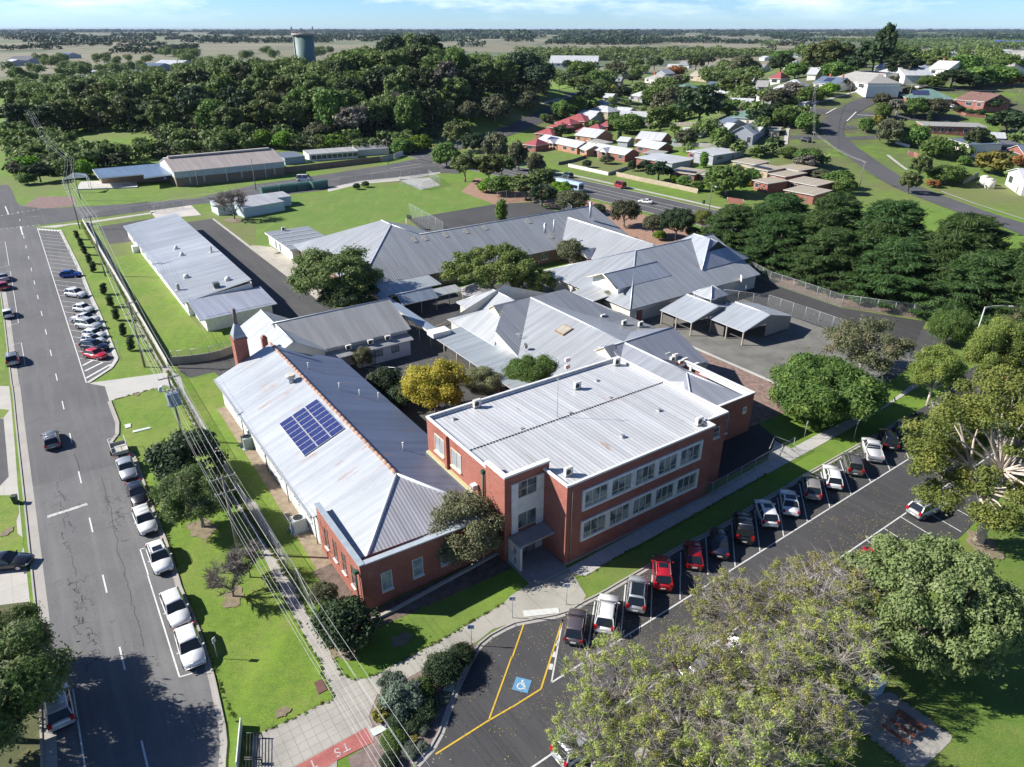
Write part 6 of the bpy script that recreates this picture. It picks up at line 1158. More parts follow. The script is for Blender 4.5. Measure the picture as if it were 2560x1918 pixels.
fence([EN(128,156.5),EN(131,165),EN(131,184),EN(121,184)],3.2,'tall netting fence at the right end of the back court',4.)
fence([P('12',1790,410),P('12',1960,455),P('12',2140,540)],2.3,'netting fence near the cypress row and the highway verge',3.5)
fence([P('10',850,215),P('10',1300,130)],1.8,'netting fence on the verge of the cross street by the corner pole',5.); fence([P('01',720,1590),P('01',1000,1560),P('01',1250,1535),P('01',1590,1485)],2.4,'netting fence along the oval beside the cross street',5.)
fence([P('10',1340,190),P('10',1590,140)],2.2,'steel gate fence at the concrete apron of the cross street',2.6); fence([P('01',1240,1590),P('01',1440,1640),P('01',1590,1600),P('01',1490,1530),P('01',1330,1545)],2.6,'netting cage of the small cricket pitch on the oval',3.)
fence([P('01',0,1525),P('01',1080,1395)],2.1,'long brown brick wall beside the white ambulance',6,solid=BRD,rail=False); fence([P('01',1080,1398),P('01',1190,1375)],2.1,'short grey timber fence joining the brick wall',6,solid=boardm((.34,.34,.33),.3,.3),rail=False); fence([P('01',1195,1372),P('01',1270,1345)],2.1,'short white fence at the end of the cross street wall',6,solid=WHP,rail=False)
# curved retaining wall
rw=smooth_pts([P('10',1490,1490),P('10',1640,1480),P('10',1850,1450),P('10',2000,1400),P('10',2110,1335)],2); b=MB(); n=len(rw)
for i in range(n-1):
    a,c=rw[i],rw[i+1]; d=(c-a).normalized(); nn=Vector((-d.y,d.x))*.12; b.prism([(a-nn)[:],(c-nn)[:],(c+nn)[:],(a+nn)[:]],0,1.35)
o=b.build('retaining_wall',concm((.27,.25,.21),0,34.5,.6)); tag(o,'curved concrete retaining wall below the long classroom lawn','wall'); fence([Vector((p.x,p.y,1.35)) for p in rw[::3]],1.,'light pipe railing above the curved concrete wall',2.4)
b=MB(); b.prism([(p.x,p.y) for p in PX('31',1000,412,1190,320,2209,-240,2209,-262,1185,300,990,390)],0,.28); tag(b.build('garden_wall',concm((.4,.37,.33),1.,36)),'low stone edging round the dark bed at the brick hall front','wall')
b=MB(); b.tube([P('23',10,560),P('23',10,560,1.0),P('23',60,450,1.1),P('23',195,500,1.1)],.035,5); 
for x,y in ((60,540),(130,580),(195,560),(190,520)): b.tube([P('23',x,y),P('23',x,y,1.05)],.03,5)
tag(b.build('handrail',plain((.5,.51,.52),.4,.4)),'pale pipe handrail at the steps near the mulch garden','handrail')
b=MB(); pp=[P('11',940,1530),P('11',950,1500,.9),P('11',1200,1515,.9),P('11',1205,1590)]
b.tube(pp,.04,5); b.tube([P('11',1050,1508),P('11',1050,1508,.9)],.04,5); b.tube([P('11',950,1525,.45),P('11',1200,1540,.45)],.03,4); tag(b.build('handrail',plain((.5,.51,.52),.4,.4)),'grey pipe ramp railing in front of the timber classroom wing','handrail')
# white entry wall and black bike gate at the bottom
a,c=P('30',2090,1300),P('30',2055,1690); fence([a,c],.95,'low white painted wall at the bottom of the left street corner',8,solid=WHP,rail=False,cat='wall')
g=empty('black_gate',P('30',2110,1370),0,'black steel barred grate lying at the path entrance','gate'); b=MB(g.location)
for k in range(6): 
    x=2105+k*28; b.tube([P('30',x,1365+0*k,.6),P('30',x-6,1570,.6)],.03,4); b.tube([P('30',x-8,1585,.6),P('30',x-16,1800,.6)],.03,4)
b.build('bars',BLK,g); b=MB(g.location)
for y in (1362,1572,1590): b.tube([P('30',2098,y,.6),P('30',2255,y,.6)],.05,4)
for x,y in ((2100,1362),(2255,1362),(2095,1580),(2250,1585)): b.tube([P('30',x,y,0.6),P('30',x,y,.6)-Vector((0,0,.6))],.05,4)
b.build('frame',BLK,g)
# basketball hoops
for (t,x,y,h,rz,l,bd) in (('12',2010,895,3.9,A0+2.4,'white basketball hoop on the tennis court by the gymnasium',WHP),('11',1300,330,3.6,A0+.3,'dark backboard basketball hoop on the back court',DK)):
    p=P(t,x,y); o=empty('basketball_hoop',p,rz,l,'basketball hoop'); b=MB(); b.tube([(0,0,0),(0,0,h-.6),(1.2,0,h-.3)],.08,6); b.build('post',WHP,o); b=MB(); b.box(1.2,1.26,-.9,.9,h-.9,h+.2); b.build('backboard',bd,o); b=MB(); b.tube([(1.5+.23*math.cos(k*.7854),.23*math.sin(k*.7854),h-.7) for k in range(9)],.02,4); b.build('ring',plain((.5,.1,.03)),o)
# outdoor cooling cabinets by the hall wall
for (t,x,y,l) in (('21',375,1250,'large white fan cooling unit in a wire cage beside the hall wall'),('20',2150,540,'pale green cooling cabinet on a slab beside the hall wall')):
    p=P(t,x,y); o=empty('cooling_unit',p,A0,l,'cooling unit'); b=MB(); b.box(-.7,.7,-.6,.6,.1,1.5); b.box(-.9,.9,-.8,.8,0,.1); b.build('case',plain((.52,.55,.53) if t=='21' else (.3,.37,.36)),o); b=MB(); b.tube([(0,0,1.5),(0,0,1.56)],.5,14); b.build('fan',BLK,o)
    if t=='21':
        b=MB(); 
        for sx in (-1.1,1.1):
            for sy in (-1.0,1.0): b.tube([(sx,sy,0),(sx,sy,1.9)],.03,4)
        for z in (.05,1.9):
            for q in (((-1.1,-1,z),(1.1,-1,z)),((1.1,-1,z),(1.1,1,z)),((1.1,1,z),(-1.1,1,z)),((-1.1,1,z),(-1.1,-1,z))): b.tube(q,.025,4)
        b.build('cage',FMG,o)
# picnic table, benches and grey cabinet in the park
WD=plain((.19,.075,.05),.7,var=.3)
ta=P('33',1110,1170,.75); tb_=P('33',1350,1330,.75); dv=(tb_-ta); an=math.atan2(dv.y,dv.x); L=dv.length
def slats(name,label,cat,p,an,L,z,ws,back=False):
    o=empty(name,(p.x,p.y,0),an,label,cat); b=MB()
    for (y,w_) in ws: b.box(0,L,y,y+w_,z-.05,z)
    b.build('top' if cat=='table' else 'seat',WD,o)
    for x in (L*.15,L*.85): b=MB(); b.box(x-.05,x+.05,ws[0][0]+.05,ws[-1][0]+ws[-1][1]-.05,0,z-.05); b.build('leg',plain((.3,.31,.32)),o)
    return o
slats('picnic_table','brown slatted picnic table on the paved pad','table',ta,an,L,.75,((-.42,.25),(-.14,.25),(.14,.25)))
n_=Vector((math.sin(an),-math.cos(an),0)); slats('picnic_bench','brown bench in front of the picnic table','bench',P('33',985,1290,.45),an,L,.45,((-.18,.17),(.02,.17))); slats('picnic_bench','brown bench close against the picnic table','bench',ta+n_*.85,an,L*.9,.45,((-.18,.17),(.02,.17)))
cb=empty('park_cabinet',P('33',915,1010),.5,'grey-blue metal cabinet at the corner of the picnic pad','cabinet'); b=MB(); b.box(-.55,.55,-.4,.4,0,1.25); b.build('case',plain((.25,.33,.38),.5),cb); b=MB(); b.prism([(-.6,-.46),(.6,-.46),(.6,.46),(-.6,.46)],1.25,[1.3,1.3,1.42,1.42]); b.build('lid',plain((.3,.38,.43),.5),cb)
# water tower on the wooded hill
wtp=Vector((-128,470,0)); wt=empty('water_tower',wtp,0,'tall green cylindrical water tower with antennas above the wood','water tower'); 
wt_b=G('01',430,600)
wp=(lambda q:(q[0]*480/q[1]*1.0,480))(ray('01',415,400)[:2]); wt.location=(wp[0],480,7.5); 
b=MB(); R0,R1=6.4,6.1; b.tube([(0,0,0),(0,0,36.5)],R0,36,r2=R1); b.build('tank',boardm((.13,.2,.19),2.3,.12),wt); b=MB(); b.tube([(0,0,36.3),(0,0,37.6)],6.7,24); b.build('crown',plain((.33,.28,.25),.8),wt)
b=MB()
for k in range(22): a=k*2*math.pi/22; b.tube([(6.5*math.cos(a),6.5*math.sin(a),37.6),(6.5*math.cos(a),6.5*math.sin(a),38.8)],.06,4,caps=False)
b.tube([(6.5*math.cos(k*math.pi/12),6.5*math.sin(k*math.pi/12),38.8) for k in range(25)],.06,4); b.build('railing',plain((.4,.37,.35)),wt)
for a,h_ in ((3.3,4.2),(3.0,2.6),(-1.4,3.4),(-1.1,2.4),(0.1,4.3),(.4,2.8),(1.8,3)):
    b=MB(); b.tube([(6.2*math.cos(a),6.2*math.sin(a),37),(6.2*math.cos(a),6.2*math.sin(a),37+h_)],.12,5); b.box(6.2*math.cos(a)-.35,6.2*math.cos(a)+.35,6.2*math.sin(a)-.2,6.2*math.sin(a)+.2,37+h_-1.8,37+h_); b.build('antenna',plain((.4,.38,.36)),wt)
b=MB(); b.tube([(-4.7,-4.4,0),(-4.7,-4.4,36)],.25,5); b.build('ladder',plain((.06,.09,.09)),wt)
# ---------------------------------------------------------------- trees
def leaves(name,clumps,n,ls,mat,seed,fray=.55,flat=.75,asp=1.6,up=.4,out=.8,rad=False,core=.5,spread=1.):
    r=np.random.RandomState(seed); C=np.array(clumps,float); w=C[:,3]**2; w/=w.sum(); i=r.choice(len(C),n,p=w); c=C[i]
    d=r.normal(size=(n,3)); d/=np.linalg.norm(d,axis=1)[:,None]; d[:,2]=np.where(r.rand(n)<.35,np.abs(d[:,2]),d[:,2])
    rr=c[:,3]*(core+(1-core)*r.rand(n)**.6)*spread*(1+fray*(r.rand(n)<.22)*r.rand(n)); pos=c[:,:3]+d*rr[:,None]*np.array([1,1,flat])
    nm=d*out+r.normal(size=(n,3))*.55+np.array([0,0,up]); nm/=np.linalg.norm(nm,axis=1)[:,None]
    if rad:
        ax=pos.copy(); ax[:,2]=0; ax/=np.linalg.norm(ax,axis=1)[:,None]+1e-6; t=ax+r.normal(size=(n,3))*.35+np.array([0,0,.18]); t-=nm*(t*nm).sum(1)[:,None]
    else: t=np.cross(nm,r.normal(size=(n,3)))
    t/=np.linalg.norm(t,axis=1)[:,None]+1e-9; b=np.cross(nm,t); s=ls*(.6+.8*r.rand(n))[:,None]; t=t*s*asp*.5; b=b*s*.5
    k=(r.rand(n)-.5)[:,None]*.5*b
    V=np.stack([pos-t,pos-b*.9+k,pos+t,pos+b*.9+k],1).reshape(-1,3)
    me=D.meshes.new(name); me.vertices.add(4*n); me.vertices.foreach_set('co',V.ravel()); me.loops.add(4*n); me.loops.foreach_set('vertex_index',np.arange(4*n)); me.polygons.add(n); me.polygons.foreach_set('loop_start',np.arange(0,4*n,4)); me.polygons.foreach_set('loop_total',np.full(n,4)); me.materials.append(mat); me.update(calc_edges=True); me.validate()
    return me
def domeclumps(seed,n,R,Hc,zc,cr,shell=.55,low=-.25,jit=.1,lean=(0,0)):
    r=random.Random(seed); C=[]; tries=0
    while len(C)<n and tries<9000:
        tries+=1; a=r.uniform(0,2*math.pi); z=r.uniform(low,1); q=math.sqrt(max(0,1-z*z)); k=(shell+(1-shell)*r.random()**.5)
        R_=R-cr; p=(q*math.cos(a)*k*R_+lean[0]*(z+.2),q*math.sin(a)*k*R_+lean[1]*(z+.2),zc+z*k*(Hc-cr*.6)); c=cr*r.uniform(.7,1.25)
        if all((p[0]-o[0])**2+(p[1]-o[1])**2+(p[2]-o[2])**2>(min(c,o[3])*.75)**2 for o in C): C.append((*p,c))
    return C
def trunkmesh(name,C,fork,r0,mat,seed,nl=5,twig=0,thin=.3,lean=(0,0),base=0.):
    r=random.Random(seed); b=MB(); top=Vector((lean[0]*.3,lean[1]*.3,fork)); b.tube([(0,0,-.3),(r.uniform(-.1,.1),r.uniform(-.1,.1),fork*.5),top],r0*1.15,8,r2=r0*.75)
    cl=[Vector(c[:3]) for c in C]; r.shuffle(cl); heads=[]
    for h in cl:
        if len(heads)<nl and all((h-k).length>2 for k in heads): heads.append(h)
    mids={}
    for i,h in enumerate(heads):
        m=top.lerp(h,.5)+Vector((r.uniform(-.5,.5),r.uniform(-.5,.5),r.uniform(-.2,.3))); b.tube([top,top.lerp(m,.5)+Vector((0,0,.15)),m],r0*.62,6,r2=r0*.42,caps=False); mids[i]=m
    for c in cl:
        i=min(range(len(heads)),key=lambda k:(heads[k]-c).length); m=mids[i]; q=m.lerp(c,.55)+Vector((r.uniform(-.3,.3),r.uniform(-.3,.3),r.uniform(0,.35))); b.tube([m,q,c],r0*.36,5,r2=r0*.08,caps=False)
        for _ in range(twig):
            d=Vector((r.gauss(0,1),r.gauss(0,1),abs(r.gauss(0,.8))+.1)).normalized()*r.uniform(.7,1.7); s0=q.lerp(c,r.random()); md=s0+d*.55+Vector((r.uniform(-.2,.2),r.uniform(-.2,.2),.0)); b.tube([s0,md,s0+d],thin*.06,3,r2=thin*.02,caps=False)
    o=b.build(name,mat); me=o.data; D.objects.remove(o); return me
F_GUM=leafm((.095,.125,.034),(.06,.09,.027),(.14,.16,.05)); F_BR=leafm((.11,.2,.015),(.075,.15,.012),(.17,.24,.02),.35); F_DK=leafm((.028,.05,.018),(.018,.035,.014),(.045,.07,.02),.2); F_OL=leafm((.085,.09,.045),(.06,.068,.035),(.11,.11,.06)); F_PIN=leafm((.022,.042,.02),(.014,.03,.015),(.035,.055,.02),.15); F_CYP=leafm((.038,.075,.016),(.022,.048,.012),(.055,.1,.022),.2,.65,.07); F_YEL=leafm((.42,.36,.045),(.3,.3,.04),(.12,.15,.03),.4); F_THIN=leafm((.26,.29,.07),(.18,.22,.05),(.32,.29,.07),.4); F_SIL=leafm((.17,.22,.085),(.11,.17,.055),(.23,.27,.13),.3); F_EUC=leafm((.165,.21,.045),(.105,.15,.035),(.25,.27,.06),.38); F_GRY=leafm((.12,.11,.09),(.09,.085,.07),(.15,.14,.1),.2); F_LIM=leafm((.1,.17,.03),(.07,.13,.025),(.15,.2,.04),.35); F_MEL=leafm((.085,.145,.03),(.05,.095,.022),(.15,.21,.045),.35); F_AUT=leafm((.3,.13,.04),(.2,.09,.03),(.15,.12,.04),.3)
BK=barkm(); BKP=barkm((.34,.29,.24),(.55,.48,.42)); BKD=barkm((.06,.05,.04),(.13,.11,.09)); BKG=barkm((.2,.19,.18),(.34,.32,.3))
PROTO={}
def proto(kind,var):
    key=(kind,var)
    if key in PROTO: return PROTO[key]
    s=hash(kind)%1 if False else sum(ord(c) for c in kind)*7+var*131
    nt_=0; tw=0; th=.3
    if kind=='gum': R,Ht=8,13; C=domeclumps(s,34,R,4.6,8.3,2.1,.6,-.35); n,ls,mat,bk=9000,.5,F_GUM,BK; fork,r0=4.2,.38
    elif kind=='dark': R,Ht=8.5,11; C=domeclumps(s,70,R,4.6,6.2,1.35,.45,-.45); n,ls,mat,bk=24000,.24,F_GUM if var%2 else F_DK,BKD; fork,r0=2.8,.38
    elif kind=='campus': R,Ht=9,10.5; C=domeclumps(s,66,R,4.3,6.0,1.2,.45,-.3); n,ls,mat,bk=22000,.24,leafm((.1,.125,.028),(.065,.09,.022),(.15,.165,.04),.3),BK; fork,r0=2.6,.36
    elif kind=='bush': R,Ht=4,5.5; C=domeclumps(s,26,R,2.7,2.7,1.25,.6,-.7); n,ls,mat,bk=7000,.26,F_GUM,BK; fork,r0=1.,.2
    elif kind=='round': R,Ht=4.5,7; C=domeclumps(s,26,R,3.2,3.9,1.4,.6,-.6); n,ls,mat,bk=7500,.28,F_OL,BKG; fork,r0=1.4,.24
    elif kind=='darkbush': R,Ht=4,5; C=domeclumps(s,26,R,2.4,2.6,1.2,.6,-.7); n,ls,mat,bk=9000,.22,F_DK,BKD; fork,r0=1.,.18
    elif kind=='bright': R,Ht=4,5.5; C=domeclumps(s,26,R,2.7,2.7,1.3,.6,-.7); n,ls,mat,bk=6000,.32,F_BR,BK; fork,r0=1,.2
    elif kind=='mel': R,Ht=8,8; C=domeclumps(s,50,R,3.9,3.9,1.9,.6,-.6); n,ls,mat,bk=60000,.17,F_MEL,BKD; fork,r0=2,.35; 
    elif kind=='fgum': R,Ht=8,15; C=domeclumps(s,44,R,5.8,9,1.6,.5,-.7); n,ls,mat,bk=5200,.72,(F_GUM,leafm((.06,.085,.03),(.045,.065,.025),(.08,.1,.035)),F_GUM,leafm((.1,.125,.04),(.07,.095,.03),(.13,.15,.05)))[var],BK; fork,r0=4.5,.4
    elif kind=='fdark': R,Ht=8,15; C=domeclumps(s,40,R,5.8,9,1.7,.5,-.7); n,ls,mat,bk=4600,.8,F_DK,BKD; fork,r0=4.5,.4
    elif kind=='fgrey': R,Ht=7,13; C=domeclumps(s,22,R,5,8,2.1,.6,-.7); n,ls,mat,bk=1700,.9,F_GRY,BKG; fork,r0=4,.35; tw=5; th=1.2
    elif kind=='fbright': R,Ht=5,6.5; C=domeclumps(s,20,R,3.1,3.1,1.6,.6,-.7); n,ls,mat,bk=3400,.55,F_BR,BK; fork,r0=1.5,.25
    elif kind=='folive': R,Ht=5,7; C=domeclumps(s,20,R,3.3,3.6,1.6,.6,-.7); n,ls,mat,bk=4000,.5,F_OL,BK; fork,r0=1.5,.25
    elif kind=='fgreen': R,Ht=5,7.5; C=domeclumps(s,22,R,3.6,3.9,1.7,.6,-.7); n,ls,mat,bk=4200,.5,F_MEL,BK; fork,r0=1.5,.25
    elif kind=='fyel': R,Ht=4,6; C=domeclumps(s,14,R,2.8,3.2,1.4,.6,-.6); n,ls,mat,bk=1300,.6,leafm((.2,.19,.03),(.14,.14,.03),(.22,.2,.05),.35),BK; fork,r0=1.2,.2
    elif kind=='faut': R,Ht=4,6; C=domeclumps(s,14,R,2.8,3.2,1.4,.6,-.6); n,ls,mat,bk=1100,.6,F_AUT,BK; fork,r0=1.2,.2
    elif kind=='pine': R,Ht=11,24; C=domeclumps(s,34,R,7.5,16,2.9,.6,-.15); n,ls,mat,bk=7500,.85,F_PIN,BKD; fork,r0=9,.7
    elif kind=='cyp':
        R,Ht=8.5,12.5; r=random.Random(s); C=[]
        for k in range(340):
            z=r.uniform(.4,11.3); rm=R*(1-(max(0,z-2.5)/10.6)**1.4); a=r.uniform(0,6.283); q=rm*r.uniform(.45,1)
            C.append((q*math.cos(a),q*math.sin(a),z,r.uniform(.8,1.45)))
        me=leaves('crown',C,72000,.13,F_CYP,s,.75,.26,7.,.6,.5,True,.1); n=0; bk=BKD; fork,r0=5,.4; mat=F_CYP; ls=0
    elif kind=='thin': R,Ht=5.2,8.5; C=domeclumps(s,130,R,3.3,5.2,.42,.3,-.5); n,ls,mat,bk=8500,.105,F_THIN,barkm((.26,.23,.2),(.46,.42,.37)); fork,r0=1.6,.2; tw=16; th=.26
    elif kind=='sil': R,Ht=7.6,9.5; C=domeclumps(s,120,R,4.3,5,1.05,.55,-.6); n,ls,mat,bk=90000,.165,F_SIL,BK; fork,r0=2.4,.4
    elif kind=='euc': R,Ht=9,17; C=domeclumps(s,125,R,7.6,9.8,1.1,.4,-.8); n,ls,mat,bk=72000,.15,F_EUC,BKP; fork,r0=4.2,.42; tw=2
    elif kind=='euc2': R,Ht=7,13; C=domeclumps(s,40,R,5,8,1.6,.5,-.6); n,ls,mat,bk=42000,.18,F_EUC,BKP; fork,r0=3.6,.35; tw=2
    elif kind=='gnarl': R,Ht=8,10; C=domeclumps(s,46,R,4,5.8,1.4,.5,-.5); n,ls,mat,bk=19000,.19,leafm((.13,.15,.07),(.09,.11,.05),(.2,.17,.1),.3),BKG; fork,r0=2.2,.35; tw=7; th=.5
    elif kind=='casu': R,Ht=6.5,9; C=domeclumps(s,52,R,3.8,5.2,1.35,.5,-.6); n,ls,mat,bk=30000,.14,leafm((.085,.13,.03),(.05,.085,.025),(.16,.17,.09),.3),BKG; fork,r0=2,.3; tw=8; th=.4
    elif kind=='yellow': R,Ht=5.2,8; C=domeclumps(s,44,R,3.6,4.4,1.15,.5,-.7); n,ls,mat,bk=22000,.18,F_YEL,BK; fork,r0=1.8,.22; tw=3
    elif kind=='olive': R,Ht=4.6,7.5; C=domeclumps(s,44,R,3.4,4.1,1.15,.55,-.7); n,ls,mat,bk=32000,.125,leafm((.15,.155,.075),(.09,.1,.05),(.2,.18,.1),.25),BK; fork,r0=1.6,.22
    elif kind=='hedge': R,Ht=2,2.3; C=domeclumps(s,22,R,1.1,1.15,.75,.6,-.8); n,ls,mat,bk=9000,.11,F_DK if var==0 else F_MEL,BKD; fork,r0=.4,.08
    elif kind=='sage': R,Ht=2.2,2.6; C=domeclumps(s,22,R,1.2,1.3,.6,.5,-.7); n,ls,mat,bk=7000,.13,leafm((.11,.14,.1),(.07,.1,.07),(.14,.16,.1),.25),BKG; fork,r0=.5,.08; tw=2
    elif kind=='column': R,Ht=1.1,3.0; C=[(0.25*math.cos(k*2.4),.25*math.sin(k*2.4),.5+k*.28,.55) for k in range(8)]; n,ls,mat,bk=2600,.14,F_DK,BKD; fork,r0=.5,.05
    elif kind=='bigcolumn': R,Ht=2,6.5; C=[(0.5*math.cos(k*2.4),.5*math.sin(k*2.4),1.+k*.42,1.2*(1-abs(k-5)*.06)) for k in range(12)]; n,ls,mat,bk=5000,.28,F_LIM,BK; fork,r0=1,.12
    elif kind=='bare': R,Ht=5.5,8.5; C=domeclumps(s,60,R,4,5,.8,.45,-.3); n,ls,mat,bk=60,.15,F_GRY,barkm((.14,.125,.11),(.24,.21,.19)); fork,r0=1.6,.2; tw=22; th=.9
    root=empty('tree',(0,0,0))
    if kind!='cyp': me=leaves('crown',C,n,ls,mat,s,asp=1.7 if kind not in('mel','casu') else 3.2,core=.22 if kind in('sil','euc','euc2','casu','thin','gnarl','yellow','mel','campus','dark','olive','fgum','fdark') else .45)
    if kind!='bare': co=D.objects.new('crown',me); COL.objects.link(co); co.parent=root
    if kind!='cyp' : tm=trunkmesh('trunk',C,fork,r0,bk,s,6,tw,th)
    else: tm=trunkmesh('trunk',C[::6],fork,r0,bk,s,6,0,th)
    to=D.objects.new('trunk',tm); COL.objects.link(to); to.parent=root
    PROTO[key]=[root,R,Ht,False]; return PROTO[key]
TREES=[]
def proj(p):
    zc=p[1]*cp+(H-p[2])*sp
    if zc<=1: return (-9999,-9999)
    return ((1280+F*p[0]/zc)*2212/2560,(959+F*((H-p[2])*cp-p[1]*sp)/zc)*1657/1918)
def plant(kind,p,R,Ht,label=None,var=None,name='tree',cat='tree',desc=None):
    NV={'gum':3,'fgum':4,'fdark':3,'fgreen':3,'folive':2,'fbright':2,'thin':4,'cyp':3,'dark':2,'bush':2,'round':2,'darkbush':2,'pine':2,'hedge':2,'euc2':1}.get(kind,1)
    var=(random.randrange(NV) if var is None else var%NV); pr=proto(kind,var)
    if pr[3]: r=copy_tree(pr[0])
    else: r=pr[0]; pr[3]=True
    r.location=p; r.rotation_euler=(0,0,random.uniform(0,6.28)); sx=R/pr[1]; r.scale=(sx*random.uniform(.9,1.06),sx*random.uniform(.86,1.08),Ht/pr[2]); r.rotation_euler[0]=random.uniform(-.05,.05); r.name=name
    for k in ('label','group','category'):
        if k in r.keys(): del r[k]
    tag(r,label,cat); TREES.append((r,kind,label,Vector(p),R,Ht)); return r
def tp(kind,t,x,y,R,Ht,label=None,zf=.5,**k):
    "tree whose crown centre is seen at the image point"
    p=G(t,x,y,Ht*zf); return plant(kind,p,R,Ht,label,**k)
def tb(kind,t,x,y,R,Ht,label=None,**k): return plant(kind,G(t,x,y),R,Ht,label,**k)
# near right
tb('euc','23',1815,1360,10.8,19,'large gum tree with pale trunk and clumped yellow-green leaves at the right')
tp('euc2','13',2000,1250,4.6,13,'smaller gum crown beside the white street lamp',.75); tp('euc2','23',1640,420,4.4,10.5,'slender pale-trunked gum between the parked cars and the large gum',.6); tp('euc2','13',1480,1480,4,9.5,'low gum crown over the footpath left of the street lamp',.7)
tp('sil','D',2015,1295,7.5,11,'dense silvery light green tree above the picnic pad',.55)
for (x,y,R,h,l) in ((1320,1470,4.8,8.3,'thin yellow-green tree leaning over the road, leftmost of the sparse park trees'),(1465,1330+230,5.,8.,'thin sparse tree at the bottom edge over the silver car'),(1510,1440,4.4,7.6,'thin sparse tree between the leftmost one and the dark silver car'),(1590,1310,4.6,7.6,'thin yellow-green tree over the street, top one of the sparse park trees'),(1785,1290,6.2,8.6,'yellowish tree touching the left side of the silvery dense tree'),(1665,1450,4.6,8.,'brown twiggy tree in the middle of the sparse park trees'),(1790,1400,4.9,8.2,'olive sparse tree above the grey park cabinet'),(1600,1610,5.,8.,'brown twiggy tree at the bottom edge left of the picnic pad'),(1750,1560,4.2,7.2,'almost leafless tree shading the park path left of the picnic pad'),(1285,1590,3.8,7.,'low thin tree over the rear of the large silver car at the bottom'),(1390,1610,3.6,6.5,'low sparse tree at the bottom edge, nearest the double road line')): tp('thin','D',x,y,R*.93,h,l,.6)
tp('mel','D',1782,848,8.2,8.6,'big bright feathery green tree over the footpath right of the brick end',.45); tp('gnarl','D',1868,748,7.8,9.5,'gnarled grey-pink tree with twisting limbs in front of the tennis court',.55)
tp('gnarl','13',1580,920,3.6,6,'small grey tree left of the dark green one behind the netting',.5); tp('mel','13',1580,1160,4,6.5,'round green tree left of the street lamp',.5); tp('fbright','13',1810,900,3.6,5.5,'yellow-green bush top at the right behind the street lamp',.5); tp('gnarl','13',2060,950,4.6,6.5,'grey-green tree right of the street lamp head',.5); tp('gnarl','13',2200,1120,4,6,'grey tree at the right edge below the lamp arm',.5)
tp('euc2','13',2180,1330,5,12,'yellow-green gum crown at the right edge level with the lamp base',.7)
for i,(e,n,h,R_) in enumerate(((137,107,12,9.5),(145,100,15,10.5),(136,93,13,10),(145,87,17.5,11),(135.5,80,12.5,9.5),(145,74,18.5,11.5),(137,67,13,10),(146,60,18,11.5),(139,53,13.5,10),(147,47,17,11),(141,39,13,10),(149,33,16,11),(141,101,13,9),(141,86,15,9.5),(141,73,15,9.5),(142,60,15.5,9.5),(143,46,15,9.5))): plant('cyp',EN(e,n),R_,h,('dark green cypress in the wind-swept row behind the netting, %s from the left' if i<12 else 'dark green cypress standing between the near and far cypresses, %s from the left')%(['first','second','third','fourth','fifth','sixth','seventh','eighth','ninth','tenth','eleventh','twelfth'][i] if i<12 else ['first','second','third','fourth','fifth'][i-12]))
# campus trees
tp('dark','D',722,600,9.8,11.5,'broad dark evergreen between the long classroom and the rear block',.5,var=1); tp('dark','D',750,640,7,7,'lower dark evergreen mass in front of the broad one',.5,var=0); tp('campus','D',1062,582,9.6,10.5,'wide spreading green tree in the courtyard before the rear block',.55); tp('campus','D',1150,612,6.,7.,'smaller green tree joined to the right of the wide courtyard tree',.55)
tp('round','12',510,520,3.8,6.4,'small round green tree by the rear wing wall',.55,var=1); tp('yellow','D',940,838,5.4,8.,'yellow autumn tree in the courtyard behind the two-storey block',.5); tp('darkbush','D',832,822,3.2,3.6,'dark low shrub left of the yellow autumn tree',.5); tp('darkbush','D',870,855,2.6,3,'dark shrub at the foot of the yellow autumn tree',.5); tp('olive','D',1040,825,3.4,4.2,'olive green shrub right of the yellow autumn tree',.5); tp('mel','D',1152,805,4.8,5.2,'bright green round tree just behind the flat ribbed roof',.5)
tp('olive','D',782,772,2.2,3.8,'small grey-green tree in front of the timber classroom wing',.5); tp('olive','12',830,930,2.6,4.,'small grey-green tree by the gymnasium gable',.5)
tb('olive','31',1180+620,-130,4.5,7.6,'olive-brown tree at the corner of the hall and the entrance'); 
tp('darkbush','D',408,985,5.,6.2,'dark spreading tree over the footpath under the power lines, upper one',.55); tb('casu','20',1750,1235,4.4,7.2,'dark feathery tree on the verge, lower one under the power lines'); tb('bare','30',2015,185,2.8,4.6,'small sparse dark tree on the verge near the white wagons')
tp('bare','30',2130,-120,2.4,4.0,'small twiggy shrub beside the footpath under the wires',.5)
tp('darkbush','31',770,430,2.9,4.1,'round dark shrub at the end of the chain-link fence',.5); tp('round','31',580,180,1.7,2.4,'small light shrub by the mulch beside the hall corner',.5)
tb('casu','30',60,1420,6.6,9.5,'grey-green feathery tree at the bottom left corner shading the street'); tp('casu','30',20,600,3.8,7,'upper green tree at the left edge above the feathery one',.6)
